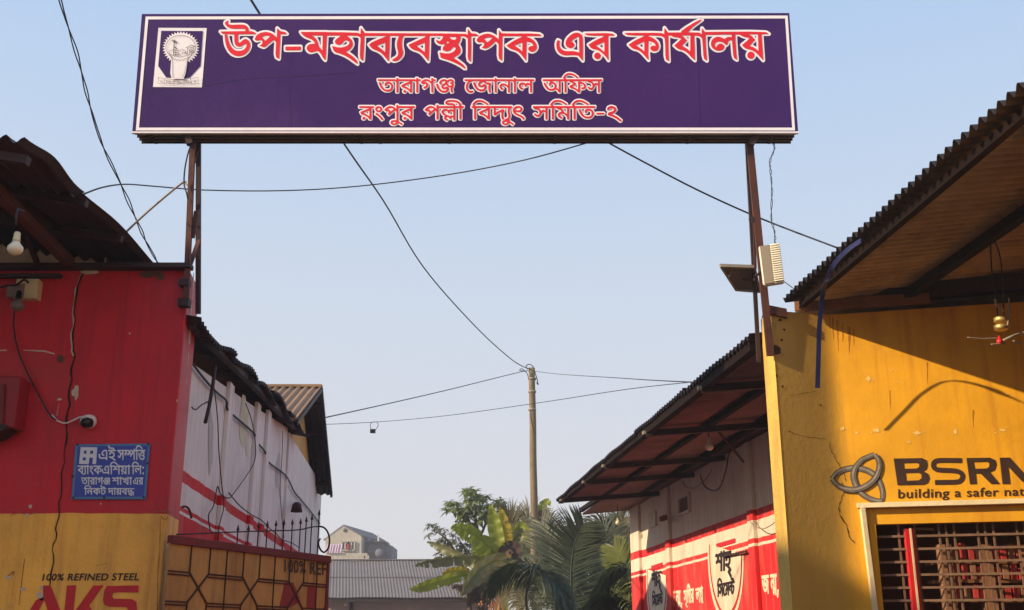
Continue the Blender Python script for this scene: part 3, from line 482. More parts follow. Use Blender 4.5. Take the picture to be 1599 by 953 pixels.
'taraganj': '12391,2433 40,0 4,4 13,34 5,5 504,1 30,11 16,14 3,-5 1,-62 6,-2 32,0 8,4 16,39 72,1 3,8 0,38 -3,6 -68,2 -5,2 -1,358 -6,3 -48,0 -7,-5 0,-306 -9,-18 -12,-16 -16,-12 -12,-4 -14,-2 -58,-1 -7,3 0,356 -7,5 -48,0 -8,-2 -29,-43 -32,-32 -45,-32 -70,-34 -72,-19 -29,-63 2,-6 9,-6 94,-47 84,-35 83,-28 4,-4 -2,-12 -360,0 -2,6 0,352 -7,5 -46,0 -6,-1 -3,-6 0,-302 -13,-26 -22,-20 -28,-8 -516,-1 -3,-7 0,-40 3,-6 4,0 524,0 27,8 21,17 3,-5 0,-58;13479,2433 36,0 6,2 18,41 68,1 7,4 0,42 -3,6 -66,2 -5,2 0,354 -5,7 -52,0 -6,-3 -1,-256 -33,-40 -36,-34 -24,-17 -32,-13 -14,-2 -32,0 -36,12 -29,24 1,4 34,-4 24,0 26,4 20,9 12,9 16,18 8,16 5,22 -2,22 -7,22 -21,32 -31,27 -60,34 -6,-2 -20,-26 -12,-17 -2,-8 6,-5 54,-26 23,-19 12,-24 -5,-18 -16,-12 -24,-5 -32,5 -38,13 -59,-47 2,-8 20,-28 41,-42 38,-25 44,-13 24,-2 28,2 36,8 46,24 28,22 20,19 4,1 -1,-108;13872,2473 33,2 34,10 15,10 19,23 32,-23 26,-13 42,-9 28,0 30,6 23,12 13,14 10,20 3,26 -8,24 -14,20 13,16 10,18 3,30 -7,22 -12,18 6,14 -21,34 -8,28 0,38 7,36 10,32 -2,6 -48,11 -6,0 -3,-5 -14,-48 -6,-36 0,-52 4,-28 -41,-3 -40,-16 -16,-12 -26,-26 -26,-36 -53,35 -18,16 -7,12 -1,16 7,11 22,6 28,-7 42,-24 56,17 11,33 2,48 -9,30 -13,20 -15,15 -32,18 -42,10 -48,2 -44,-6 -36,-11 -40,-23 -35,-33 -17,-22 -22,-34 -18,-36 -33,-96 3,-8 54,-12 7,4 25,78 24,50 27,40 25,23 24,14 22,8 50,6 30,-4 15,-5 19,-11 10,-13 7,-22 -3,-13 -30,12 -22,4 -42,0 -14,-2 -20,-8 -14,-10 -14,-15 -11,-26 0,-24 3,-12 15,-28 21,-20 72,-53 12,-15 5,-18 -9,-16 -20,-8 -26,0 -26,6 -28,16 -14,14 -5,12 4,12 17,14 0,6 -38,41 -6,-1 -14,-9 -14,-14 -9,-13 -5,-16 -3,-16 7,-26 14,-22 14,-14 20,-16 30,-16 34,-10;14069,2527 -16,4 -25,12 -17,14 -23,22 -8,14 17,36 18,23 20,14 16,6 20,4 16,0 16,-4 11,-7 5,-8 2,-14 -6,-14 -6,-5 -30,8 -8,-1 -13,-44 3,-4 30,-9 18,-11 7,-10 0,-12 -5,-8 -12,-6;12110,2557 39,0 28,4 28,10 28,18 21,20 19,30 11,32 4,32 -2,32 -5,20 -13,30 -12,18 -22,22 -31,19 -36,12 -30,4 -54,0 -42,-8 -44,-18 -36,-24 -35,-35 -39,-58 -32,-70 -21,-62 3,-6 6,-2 42,-10 10,0 26,70 27,60 21,32 20,25 26,22 30,16 44,10 40,0 38,-8 20,-10 15,-13 17,-32 5,-22 0,-20 -12,-40 -19,-24 -20,-14 -20,-6 -18,-2 -27,4 -17,14 -5,16 6,30 -3,6 -52,11 -8,-2 -9,-39 0,-26 9,-24 16,-18 12,-9 24,-11;12807,2609 -116,44 -62,30 -4,4 60,22 48,24 38,26 44,39 -1,-185 -1,-4;12634,2813 23,0 10,2 13,8 11,14 3,24 -3,13 -12,14 -14,8 -22,2 -18,-4 -21,-21 -4,-18 4,-18 11,-14',
'taraganj_o': '12390,2395 37,0 18,3 21,17 10,20 5,3 484,2 10,-25 16,-15 20,-5 36,0 14,2 10,6 14,14 12,21 42,1 22,6 14,14 6,19 4,4 32,-23 30,-14 32,-8 36,-4 28,2 42,8 50,23 3,-3 3,-40 5,-10 12,-12 9,-4 16,-2 32,0 17,2 9,6 13,12 13,23 42,1 22,6 14,14 7,22 0,44 -3,14 -5,10 -11,11 -10,6 -40,3 -5,2 0,314 -3,19 -5,9 -13,13 -24,6 -50,0 -16,-2 -10,-6 -13,-15 -6,-22 0,-238 -13,-18 -3,2 2,12 -4,32 -7,22 -8,16 -17,24 -33,31 -28,20 -46,25 -18,3 -20,-5 -15,-14 -33,-44 -6,-12 -3,-14 7,-22 14,-14 42,-20 20,-14 -14,0 -36,13 -12,2 -14,-2 -66,-48 -12,-13 -8,-16 -1,290 -3,18 -15,20 -13,7 -62,2 -22,-5 -16,-16 -7,-24 0,-296 -11,-16 -16,-6 -22,0 -3,4 0,314 -7,24 -12,13 -10,6 -16,2 -50,0 -20,-4 -17,-15 -22,-34 -27,-28 -3,2 -3,26 -8,19 -22,22 -22,12 -34,4 -30,-6 -14,-8 -26,-26 -8,-21 -3,-14 5,-32 15,-26 24,-22 -49,-11 -10,-6 -13,-13 -31,-68 -3,-14 2,-14 6,-12 15,-14 113,-58 -5,-2 -136,-1 -7,3 0,316 -7,24 -18,17 -20,4 -62,-2 -13,-7 -15,-20 -3,-18 0,-292 -10,-18 -15,-6 -52,0 -4,2 24,28 16,28 13,42 4,44 -6,44 -8,26 -22,38 -34,34 -21,15 -24,12 -34,10 -40,6 -68,-2 -40,-8 -28,-10 -38,-20 -24,-18 -45,-45 -40,-60 -21,-42 -24,-62 -11,-34 0,-30 -20,-16 -7,-12 -3,-16 0,-40 3,-16 5,-10 17,-14 20,-4 534,1 13,-29 13,-11;13872,2435 33,2 24,4 26,10 24,15 42,-21 24,-6 30,-5 24,1 28,4 17,4 29,16 30,32 10,22 5,22 -2,28 -10,30 13,32 3,34 -5,24 -8,20 -2,22 -20,32 -7,20 0,36 18,70 -7,22 -14,15 -24,8 -44,8 -23,-5 -16,-14 -6,-10 -15,-54 -2,-1 -14,18 -25,25 -17,11 -36,16 -42,8 -28,2 -42,-2 -36,-6 -34,-11 -50,-29 -47,-45 -31,-44 -28,-54 -26,-72 -9,-38 7,-24 12,-12 10,-6 48,-12 27,-2 9,-32 12,-22 30,-32 22,-18 54,-26 40,-8;11939,2569 0,6 18,50 28,58 -3,-58 7,-28 13,-28;12131,2649 -6,4 5,22 -3,16 -5,10 -11,11 -18,8 -56,10 -14,-1 -1,4 33,22 34,9 40,0 26,-6 14,-8 11,-15 6,-18 0,-20 -5,-16 -10,-18 -8,-6 -14,-6;12769,2663 -39,14 -7,6 50,30 3,-4 0,-44 -3,-3',
'zonal': '15461,2433 40,0 16,40 4,3 488,1 22,6 24,19 3,-5 0,-60 7,-4 30,0 6,2 15,38 5,3 570,1 3,8 0,38 -3,6 -64,2 -5,4 -1,356 -8,3 -46,0 -6,-3 -1,-208 -13,-16 -28,-19 -26,-3 -23,8 -8,10 -4,14 -1,37 -4,2 -32,2 -14,-2 -12,-39 -12,-17 -22,-17 -26,-8 -18,0 -18,5 -14,9 -9,14 -4,14 1,14 8,20 24,23 44,21 -14,42 -4,10 -4,3 -26,-8 -24,-12 -27,-19 -27,-32 -8,-16 -7,-24 0,-38 11,-30 14,-18 13,-12 39,-18 26,-4 24,0 36,6 26,12 28,22 24,-19 14,-7 20,-4 34,2 43,20 0,-76 -2,-4 -5,-1 -433,1 -2,6 0,350 -3,6 -6,1 -46,0 -5,-5 0,-304 -7,-16 -15,-22 -19,-12 -20,-4 -58,0 -5,2 0,356 -5,5 -46,0 -6,-1 -3,-6 -1,-132 -27,-32 -43,-34 -34,-18 -34,-8 -32,4 -23,16 -8,24 7,24 15,16 35,18 3,4 -21,38 -10,11 -6,0 -24,-12 -20,-14 -20,-20 -16,-27 -7,-26 3,-38 5,-16 8,-14 13,-14 16,-12 16,-8 28,-8 20,-3 32,3 40,10 38,20 42,35 4,1 1,-138 -2,-6 -352,0 -2,6 0,352 -5,5 -46,0 -6,-1 -3,-6 0,-302 -10,-22 -8,-12 -15,-12 -26,-8 -238,0 -2,2 5,8 18,16 39,19 34,6 68,1 28,46 -20,52 -9,44 2,78 20,80 -5,5 -46,10 -8,-5 -8,-26 -11,-44 -6,-44 0,-68 16,-72 -67,-9 -46,-18 -25,-17 -26,-26 -15,-20 -24,10 -27,16 -29,26 -13,20 -4,20 6,18 25,11 28,-4 22,-10 44,-31 56,18 8,6 9,24 6,42 -2,30 -11,34 -14,23 -16,16 -28,18 -36,12 -32,4 -40,0 -30,-4 -36,-10 -28,-14 -28,-20 -41,-43 -27,-42 -20,-39 -30,-83 -2,-16 50,-14 8,2 34,92 30,57 13,17 26,26 23,15 30,12 34,6 26,0 34,-6 24,-12 14,-15 10,-22 3,-38 -3,-10 -4,0 -40,23 -46,10 -30,0 -32,-8 -16,-10 -15,-15 -11,-19 -5,-17 0,-34 3,-10 10,-24 17,-24 37,-28 2,-4 -248,0 -30,10 -35,22 -23,22 -22,28 -17,32 -9,26 -5,24 0,48 7,30 9,22 24,28 25,13 20,4 28,-2 28,-11 8,0 22,34 3,8 -7,9 -19,9 -35,9 -46,0 -28,-6 -22,-10 -20,-14 -28,-31 -17,-32 -7,-20 -7,-30 -2,-26 4,-54 5,-20 13,-34 24,-40 46,-48 -129,-1 -3,-9 0,-38 3,-6 892,0 22,7 22,16 3,-5 0,-56',
'zonal_o': '15460,2395 37,0 20,4 17,14 10,22 5,3 468,2 10,-25 14,-14 22,-6 30,-1 18,3 10,6 14,14 8,19 6,2 536,0 19,3 18,14 7,12 3,16 0,42 -7,22 -14,15 -10,4 -36,3 -5,2 0,314 -3,19 -5,9 -13,13 -24,6 -48,0 -16,-2 -10,-6 -12,-13 -7,-24 0,-190 -5,-6 -14,-8 -7,2 -3,41 -5,9 -13,13 -22,6 -30,2 -35,-5 -3,20 -19,50 -5,9 -16,14 -18,4 -16,-2 -26,-10 -44,-24 -37,-35 -13,-18 -14,-30 -7,-32 0,-36 9,-34 13,-24 31,-32 -4,-2 -58,0 -4,1 -1,5 0,310 -3,18 -15,20 -13,7 -60,2 -20,-4 -18,-17 -7,-24 0,-294 -9,-16 -6,-6 -8,-2 -20,0 -4,1 -1,5 0,310 -3,18 -10,15 -16,12 -18,2 -44,0 -16,-2 -20,-16 -7,-13 -2,-14 -1,-120 -26,-26 -40,-28 -34,-12 -14,0 -10,6 4,9 34,17 12,12 6,10 3,14 -4,16 -23,42 -16,19 -10,7 -18,3 -14,-2 -30,-14 -24,-16 -33,-33 -19,-34 -9,-36 0,-28 9,-38 13,-24 34,-34 31,-16 35,-12 -129,-1 -5,1 -2,4 0,312 -3,18 -9,14 -17,13 -18,2 -44,0 -16,-2 -10,-6 -12,-12 -7,-23 0,-298 -5,-10 -10,-10 -10,-2 -26,-1 -6,1 0,4 23,42 4,16 -3,14 -20,48 -7,32 0,62 22,94 -7,24 -18,17 -64,14 -16,-2 -10,-6 -13,-13 -5,-10 -16,-58 -7,-42 -3,-2 -15,20 -29,29 -36,21 -36,11 -44,6 -58,-2 -58,-14 -36,-18 -28,-20 -37,-37 -31,-40 -35,-64 -11,-28 -20,-58 -6,-30 -18,10 -21,16 -21,28 -14,26 -11,38 0,44 5,20 8,18 8,11 24,12 18,0 28,-11 14,-2 18,2 9,4 15,16 23,40 4,16 -3,16 -5,10 -17,17 -28,14 -34,8 -58,2 -26,-4 -24,-8 -39,-23 -32,-32 -17,-25 -20,-47 -9,-42 -2,-26 2,-42 7,-36 8,-26 26,-52 -4,-2 -50,-3 -11,-7 -14,-16 -4,-20 2,-54 6,-12 13,-12 8,-4 18,-3 892,1 13,-28 13,-11;14885,2569 -2,4 12,36 6,10 17,-48 -5,-2;15755,2569 0,3 46,11 30,15 5,-3 0,-22 -3,-4;15083,2597 -33,22 -5,9 2,1 10,-3 30,-20 3,-7;16319,2673 -9,6 6,16 21,14 30,10 -2,-16 -12,-20 -20,-10',
'office': '17770,2283 45,-1 30,4 28,6 44,16 68,38 76,56 4,9 -24,30 -6,6 -4,0 -82,-59 -54,-30 -32,-12 -30,-6 -20,-2 -40,2 -30,8 -34,20 -25,25 -23,34 -3,8 5,8 18,22 12,10 1118,1 3,9 0,40 -3,6 -64,1 -5,5 -1,354 -8,3 -44,0 -6,-3 -1,-206 -21,-25 -20,-12 -16,1 -19,16 -65,104 -17,20 -17,12 -24,8 -36,0 -24,-8 -19,-12 -39,-44 -8,-12 2,-8 42,-23 5,3 28,38 17,8 16,0 21,-12 25,-34 2,-6 -3,-20 -13,-48 -16,-25 -22,-16 -28,-10 -72,-13 -3,-6 5,-26 -4,-3 -465,1 2,4 65,37 32,28 5,19 0,22 -5,5 -105,49 -13,10 68,23 36,18 43,29 37,32 3,-6 0,-244 3,-8 32,-1 42,4 34,6 36,12 44,26 20,18 16,21 14,28 5,22 0,28 -5,18 -10,20 -9,12 -12,10 -23,10 -22,5 -44,-1 -14,-2 -3,-4 5,-48 6,-3 28,1 28,-8 6,-6 7,-16 -3,-26 -11,-20 -27,-23 -42,-18 -28,-6 -10,1 -1,276 -5,6 -54,0 -50,-53 -52,-38 -35,-17 -33,-13 -79,-19 -23,-54 -3,-8 2,-4 57,-34 70,-34 2,-4 -46,-27 -38,-14 -44,-11 -2,-6 9,-22 -5,-3 -90,0 -5,3 0,350 -3,8 -50,1 -7,-5 0,-350 -1,-6 -4,-1 -110,0 -7,3 0,350 -3,8 -56,0 -38,-55 -28,-28 -36,-27 -22,20 -30,17 -28,9 -26,4 -46,1 -26,-5 -28,-8 -32,-16 -26,-20 -22,-22 -32,-42 -33,-60 -11,-28 -11,-28 3,-10 44,-15 8,1 41,92 30,46 16,18 21,16 28,14 24,6 42,3 18,-3 30,-11 19,-15 11,-20 7,-24 0,-22 -8,-28 -9,-15 -22,-19 -20,-7 -26,0 -18,8 -8,13 -2,14 5,22 -3,6 -26,6 -28,4 -9,-20 -4,-38 5,-18 6,-13 32,-28 -7,-13 -17,-15 -20,-8 -188,-1 -3,-8 0,-40 3,-6 660,-2 2,-4 -22,-28 -8,-12 -1,-6 7,-14 29,-42 34,-38 33,-25 42,-18;17245,2532 -2,3 14,22 28,3 28,9 28,19 15,15 16,24 10,28 4,24 -3,54 42,33 26,28 6,2 0,-263 -6,-1;18469,2532 -1,3 27,11 16,10 19,19 11,18 14,41 25,-29 15,-10 18,-5 14,0 20,4 16,8 14,11 4,0 1,-76 -3,-5',
'office_o': '17770,2245 47,-1 68,12 46,17 48,25 75,51 42,36 5,10 3,14 -3,14 -6,12 4,2 706,1 18,2 8,4 13,13 6,12 2,54 -3,18 -6,10 -16,14 -18,4 -26,1 -3,5 0,312 -7,24 -18,16 -22,5 -44,0 -16,-3 -10,-6 -12,-12 -7,-24 0,-188 -2,-6 -5,-3 -12,15 -36,60 -25,36 -22,22 -31,18 -28,6 -34,1 -34,-9 -30,-18 -54,-55 -30,33 -34,20 -40,9 -64,-2 -3,75 -6,12 -13,12 -24,7 -48,0 -16,-3 -12,-7 -46,-50 -52,-38 -60,-26 -76,-17 -10,-6 -13,-12 -29,-68 -3,-14 3,-14 5,-10 13,-13 61,-35 2,-4 -59,-18 -16,-14 -8,-12 -4,-1 -8,0 -3,5 0,314 -7,22 -12,12 -10,6 -18,3 -44,0 -16,-3 -15,-10 -11,-16 -3,-18 0,-308 -1,-6 -4,-1 -36,0 -5,3 0,314 -7,24 -16,15 -24,6 -46,0 -22,-6 -16,-15 -35,-52 -29,-26 -56,28 -56,11 -44,0 -38,-7 -28,-8 -40,-20 -29,-22 -32,-32 -23,-30 -23,-36 -33,-72 -10,-26 -3,-16 3,-18 8,-14 -18,-8 -13,-12 -5,-10 -3,-14 2,-58 5,-11 12,-12 10,-6 16,-2 588,-1 2,-2 -1,-10 3,-16 10,-18 45,-62 31,-31 32,-24 32,-16 28,-8;17787,2376 -32,8 -25,15 -26,30 -1,4 4,4 242,0 -2,-4 -34,-23 -50,-24 -30,-8;17081,2570 -2,5 14,36 12,26 4,3 6,-37 13,-32;17381,2570 -2,3 22,30 18,35 0,-67;18283,2570 -2,3 25,24 21,30 12,26 8,32 4,0 34,-19 16,-2 14,2 10,6 13,13 19,26 4,0 8,-8 7,-12 -7,-30 -8,-22 -9,-10 -31,-13 -73,-13 -20,-16 -9,-17;17255,2650 -2,35 -15,20 -15,8 -40,7 -8,5 24,10 16,3 30,-1 22,-6 10,-6 11,-24 -1,-20 -10,-23 -10,-6;18163,2659 1,36 37,1 6,-2 -1,-7 -8,-12 -27,-16;18021,2675 -49,26 43,25 8,2 1,-49',
'rangpur': '12391,3273 40,0 4,4 14,36 6,3 506,1 3,8 0,38 -3,6 -68,2 -5,2 -1,359 -6,2 -56,0 -25,-37 -29,-30 -56,-42 -40,-21 -32,-13 -72,-17 -30,-65 2,-6 18,-11 97,-47 75,-30 85,-28 4,-4 -2,-12 -365,0 -3,6 -2,406 103,64 30,22 2,6 -31,34 -7,3 -76,-53 -34,-19 -15,21 -22,22 -27,16 -24,7 -16,2 -54,-2 -26,-8 -29,-19 -15,-22 -5,-18 0,-16 9,-28 19,-22 23,-12 34,-8 56,0 38,7 5,-3 -1,-264 -31,-40 -9,-5 -180,152 -10,4 -38,-30 -7,-9 20,-20 13,-22 5,-20 -8,-20 -19,-10 -22,-1 -38,12 -46,-40 -9,-9 -1,-6 33,-38 25,-22 38,-28 21,-12 33,-12 48,-6 42,4 48,16 42,28 46,45 4,1 1,-126;11229,3317 446,-1 8,3 1,44 -3,6 -68,2 -5,2 0,352 -3,8 -58,1 -36,-48 -24,-23 -42,-32 -52,-28 -24,-10 -24,-8 -54,-11 -30,-65 3,-8 25,-13 89,-43 81,-32 82,-27 3,-5 -1,-9 -6,-2 -306,0 -5,-7 0,-40;11810,3317 43,0 30,8 24,14 12,11 16,27 5,18 0,28 -8,26 -8,14 -19,19 -24,14 -22,6 -20,2 -30,-2 -24,-6 -24,-14 -13,-13 -17,-28 -5,-20 0,-22 11,-34 14,-19 20,-15;11827,3367 -20,6 -14,12 -9,22 3,16 9,16 13,9 16,4 28,-2 14,-8 10,-13 5,-18 -3,-16 -6,-12 -8,-7 -16,-7;12189,3369 -28,8 -24,12 -24,18 -10,10 4,3 36,1 30,10 12,9 10,13 14,34 95,-82 -15,-14 -38,-18 -22,-4;11535,3449 -114,42 -60,28 -11,8 65,24 34,16 43,26 19,16 28,27 4,1 1,-184 -3,-5;12815,3449 -114,42 -68,32 -4,4 66,24 48,24 40,28 40,35 -1,-185 -1,-4;11761,3519 8,2 48,30 54,44 52,52 29,34 30,44 4,8 -3,6 -38,19 -12,2 -61,-77 -40,-40 -49,-38 -58,-36 -3,-4 2,-4;11358,3653 25,0 14,4 14,12 7,10 2,8 -2,24 -8,12 -13,10 -20,5 -22,-2 -14,-8 -13,-15 -4,-18 4,-18 15,-16;12638,3653 23,0 10,2 16,10 9,12 4,12 -3,22 -8,13 -12,9 -20,5 -22,-2 -14,-8 -13,-15 -4,-16 4,-20 10,-14;12297,3803 -24,10 -6,8 -3,10 4,12 5,7 26,10 20,0 24,-6 20,-15 14,-22 -4,-5 -28,-7',
'rangpur_o': '12390,3235 37,0 20,4 19,16 9,20 4,3 478,1 16,2 9,4 13,14 5,10 2,54 -3,16 -4,9 -12,12 -10,6 -42,3 -5,2 0,318 -7,23 -13,13 -11,5 -66,2 -20,-4 -17,-15 -34,-48 -17,-14 -3,2 -3,24 -8,18 -20,23 -16,10 -20,6 -24,2 -30,-6 -16,-10 -27,-29 -6,-18 -2,-22 5,-24 6,-12 33,-34 -51,-11 -20,-16 -30,-63 -7,-24 7,-22 15,-16 113,-55 3,-5 -143,-1 -6,2 -1,351 113,76 14,14 7,22 -7,22 -21,24 -25,25 -22,6 -14,-2 -12,-6 -76,-52 -28,26 -42,22 -42,8 -44,0 -24,-4 -26,-8 -35,-21 -18,-18 -14,-24 -8,-34 5,-40 14,-28 25,-26 29,-16 18,-6 32,-6 56,-1 5,-3 0,-202 -5,-8 -6,2 -153,130 -13,7 -16,2 -14,-2 -10,-6 -36,-30 -15,-15 -5,-10 -3,-14 4,-16 4,-8 24,-24 1,-6 -8,0 -20,9 -12,2 -16,-2 -10,-6 -42,-36 -24,-23 -4,0 -15,28 -31,31 -30,17 -28,10 89,86 45,58 20,34 3,14 -3,16 -15,20 -49,25 -22,4 -14,-2 -13,-9 -68,-84 -29,-28 -48,-38 -59,-36 -13,-13 -7,-23 3,-14 5,-10 31,-35 2,-7 -18,-22 -12,-24 -8,-45 -38,1 -3,6 0,312 -3,16 -5,10 -15,14 -20,5 -52,0 -16,-2 -10,-6 -14,-14 -29,-41 -21,-18 -3,2 -2,24 -4,12 -8,12 -17,17 -26,14 -34,4 -24,-4 -20,-10 -25,-27 -7,-14 -5,-22 5,-30 9,-18 30,-30 -51,-11 -20,-16 -34,-73 -3,-14 7,-22 15,-16 113,-55 3,-5 -127,-1 -16,-2 -10,-6 -12,-12 -7,-23 0,-42 4,-20 17,-18 22,-6 446,0 16,2 10,6 12,12 8,21 28,-21 38,-16 26,-4 36,0 40,8 39,22 29,32 12,24 7,32 3,3 39,-41 44,-38 45,-26 38,-14 58,-8 54,6 46,15 42,24 3,-3 0,-36 4,-20 17,-18;11829,3405 -6,4 4,5 12,0 4,-3 -2,-4;12209,3407 -1,4 15,14 16,-14 -10,-4;11501,3501 -48,18 -4,4 54,32 3,-4 0,-46;12775,3503 -39,14 -7,6 52,31 3,-5 0,-44 -3,-3',
'palli': '14070,3123 69,-1 54,4 80,16 34,13 50,31 30,32 22,43 13,54 65,1 6,3 1,46 -3,6 -68,1 -5,3 0,350 -3,8 -52,1 -7,-5 0,-350 -3,-7 -118,0 -7,3 -1,384 -8,3 -48,0 -6,-3 -1,-78 -4,-6 -17,-10 -22,-3 -19,9 -6,14 0,28 -3,4 -12,3 -32,-1 -4,-2 -6,-22 -7,-14 -13,-17 -20,-12 -22,-4 -25,7 -9,9 -3,11 1,14 10,15 14,9 30,13 3,5 -1,6 -15,34 -9,8 -30,-11 -28,-17 -19,-16 -10,-14 -10,-26 0,-34 9,-22 19,-24 -57,-28 -16,-13 -20,-23 -10,-24 -5,-28 2,-22 6,-16 16,-24 25,-19 24,-10 40,-6 34,2 34,8 20,10 26,20 20,-16 12,-6 32,-8 38,4 38,19 3,-4 -2,-54 -3,-5 -455,1 -2,6 0,348 -3,6 -4,1 -50,0 -7,-5 0,-236 -36,-44 -9,3 -178,153 -8,-4 -28,-24 -11,-12 24,-24 9,-16 5,-20 -3,-12 -6,-11 -14,-8 -20,-2 -42,11 -56,-48 2,-8 17,-20 35,-35 30,-24 48,-26 46,-10 54,2 40,12 46,28 54,51 1,-126 5,-7 34,0 6,2 16,39 6,3 458,-1 1,-8 -5,-12 -16,-13 -24,-4 -112,0 -30,-5 -24,-6 -18,-10 -12,-12 -7,-12 -4,-24 5,-22 9,-16 18,-16 26,-14 25,-9 34,-6;14069,3176 -34,4 -38,10 -16,13 -1,8 5,6 36,7 110,0 40,8 23,13 13,14 10,18 7,36 3,2 120,1 7,-3 -3,-18 -8,-24 -18,-29 -24,-22 -32,-18 -40,-14 -42,-8 -40,-4;13453,3368 -32,8 -24,12 -22,16 -13,15 45,3 28,12 18,21 12,33 94,-83 -20,-17 -24,-12 -34,-8;13909,3458 -18,4 -16,10 -8,13 -3,18 4,16 11,12 21,14 31,14 0,10 -13,34 1,3 38,-10 44,2 34,11 30,23 18,-16 18,-6 34,0 24,8 4,-1 1,-110 -29,-29 -28,-10 -12,0 -18,5 -12,9 -6,15 -2,40 -4,2 -42,3 -6,-3 -12,-36 -20,-25 -28,-16 -20,-4',
'palli_o': '14070,3085 69,-1 54,4 52,8 40,10 34,13 49,28 44,42 15,22 13,24 14,42 49,3 10,6 13,15 6,20 0,42 -3,18 -4,8 -12,12 -10,6 -42,3 -5,3 0,314 -7,24 -20,17 -18,4 -62,-3 -13,-6 -15,-20 -3,-18 0,-308 -3,-7 -44,0 -5,5 0,340 -3,16 -5,10 -15,13 -20,5 -52,1 -16,-3 -10,-6 -12,-12 -5,-10 -2,-26 -3,-2 -18,12 -22,4 -52,-2 -22,42 -16,15 -20,5 -14,-2 -27,-10 -38,-22 -32,-30 -16,-28 -6,-18 -4,-30 9,-46 -28,-20 -31,-30 -16,-28 -8,-24 -4,-34 5,-32 11,-26 16,-26 -43,-1 -5,3 0,316 -6,20 -12,14 -11,6 -16,3 -50,0 -16,-3 -15,-10 -11,-16 -3,-18 0,-216 -3,-8 -14,9 -144,125 -10,6 -16,2 -12,-2 -14,-8 -47,-42 -7,-12 -3,-14 4,-16 5,-9 21,-19 3,-10 -40,10 -16,-3 -14,-9 -46,-40 -17,-20 -4,-16 3,-14 6,-12 62,-65 48,-36 52,-24 46,-8 36,0 30,4 37,11 51,28 3,-4 0,-36 7,-22 18,-17 22,-4 32,0 20,5 17,16 9,20 4,2 168,0 2,-2 -8,-10 -12,-24 -5,-26 5,-34 15,-30 31,-29 34,-18 46,-12;14237,3231 -2,2 11,16 12,28 42,0 1,-4 -8,-11 -11,-9 -25,-15;13465,3406 -1,5 15,13 14,-11 -2,-4 -8,-3;13909,3496 -6,5 3,4 41,18 16,12 -1,-8 -11,-19 -18,-10;14099,3506 -3,5 0,24 -4,18 -16,18 -16,6 1,4 6,1 22,-8 32,-3 5,-2 -1,-50 -12,-10',
'bidyut': '14948,3123 49,-1 20,2 48,10 34,12 40,19 36,21 78,54 6,7 0,4 -26,32 -8,4 -104,-69 -56,-26 -28,-8 -40,-6 -46,2 -26,6 -37,19 -32,30 -24,34 -1,6 6,10 30,30 1132,1 3,7 -1,46 -4,2 -24,1 -12,10 -22,27 -11,26 -4,38 4,32 20,88 0,50 -12,44 -23,32 10,3 3,5 0,58 57,33 63,43 11,10 -1,8 -28,30 -7,2 -74,-51 -34,-19 -28,34 -28,20 -40,12 -42,3 -32,-7 -30,-14 -21,-20 -7,-16 -3,-34 4,-14 12,-20 10,-10 21,-13 30,-8 29,-3 -7,-28 1,-6 43,-14 24,-12 19,-16 9,-16 7,-26 0,-32 -22,-100 -2,-44 9,-42 10,-20 14,-20 -4,-3 -392,0 -7,3 0,146 3,6 38,-31 60,-38 52,-26 68,-26 10,4 42,39 0,8 -14,27 -12,33 -7,28 -4,40 4,60 22,78 -9,6 -44,9 -10,-5 -8,-24 -13,-52 -6,-50 2,-62 9,-40 7,-20 -1,-5 -12,4 -60,32 -68,48 -59,51 -11,2 -34,-20 -9,-8 -1,-216 -6,-1 -111,1 -2,6 0,350 -7,5 -52,-1 -7,-4 -26,-38 -29,-29 -48,-36 -70,-34 -74,-19 -31,-66 3,-5 22,-12 104,-50 76,-30 72,-23 3,-6 -2,-8 -363,-1 -3,7 0,350 -7,5 -52,-1 -3,-8 0,-350 -5,-3 -68,-1 -3,-6 0,-44 5,-5 51,-1 0,-4 -31,-38 -3,-8 28,-42 42,-48 21,-17 30,-18 26,-10;16166,3313 47,-1 36,6 24,10 24,18 17,27 8,26 0,22 -7,28 -13,22 -20,18 -41,14 -18,3 -56,-3 -30,-6 -40,-15 -4,3 5,10 19,22 28,20 50,25 94,40 56,34 25,25 14,24 10,38 -3,8 -44,8 -10,0 -4,-4 -11,-30 -22,-26 -55,-31 -86,-36 -54,-29 -31,-22 -20,-20 -12,-18 -9,-18 -9,-30 0,-42 7,-28 12,-24 28,-31 26,-18 36,-14;16183,3366 -24,4 -20,6 -31,21 -9,12 -10,22 -3,14 1,18 4,0 14,-30 6,-5 50,17 26,5 38,-3 14,-5 8,-6 8,-13 3,-12 -3,-12 -8,-15 -10,-8 -14,-6 -24,-4;15237,3448 -118,44 -66,32 -2,5 42,13 58,26 55,37 35,32 1,-182 -1,-5;15779,3802 -22,6 -9,7 -6,12 0,12 4,8 9,7 16,5 28,0 25,-8 16,-12 13,-22 -4,-5 -22,-6 -30,-4',
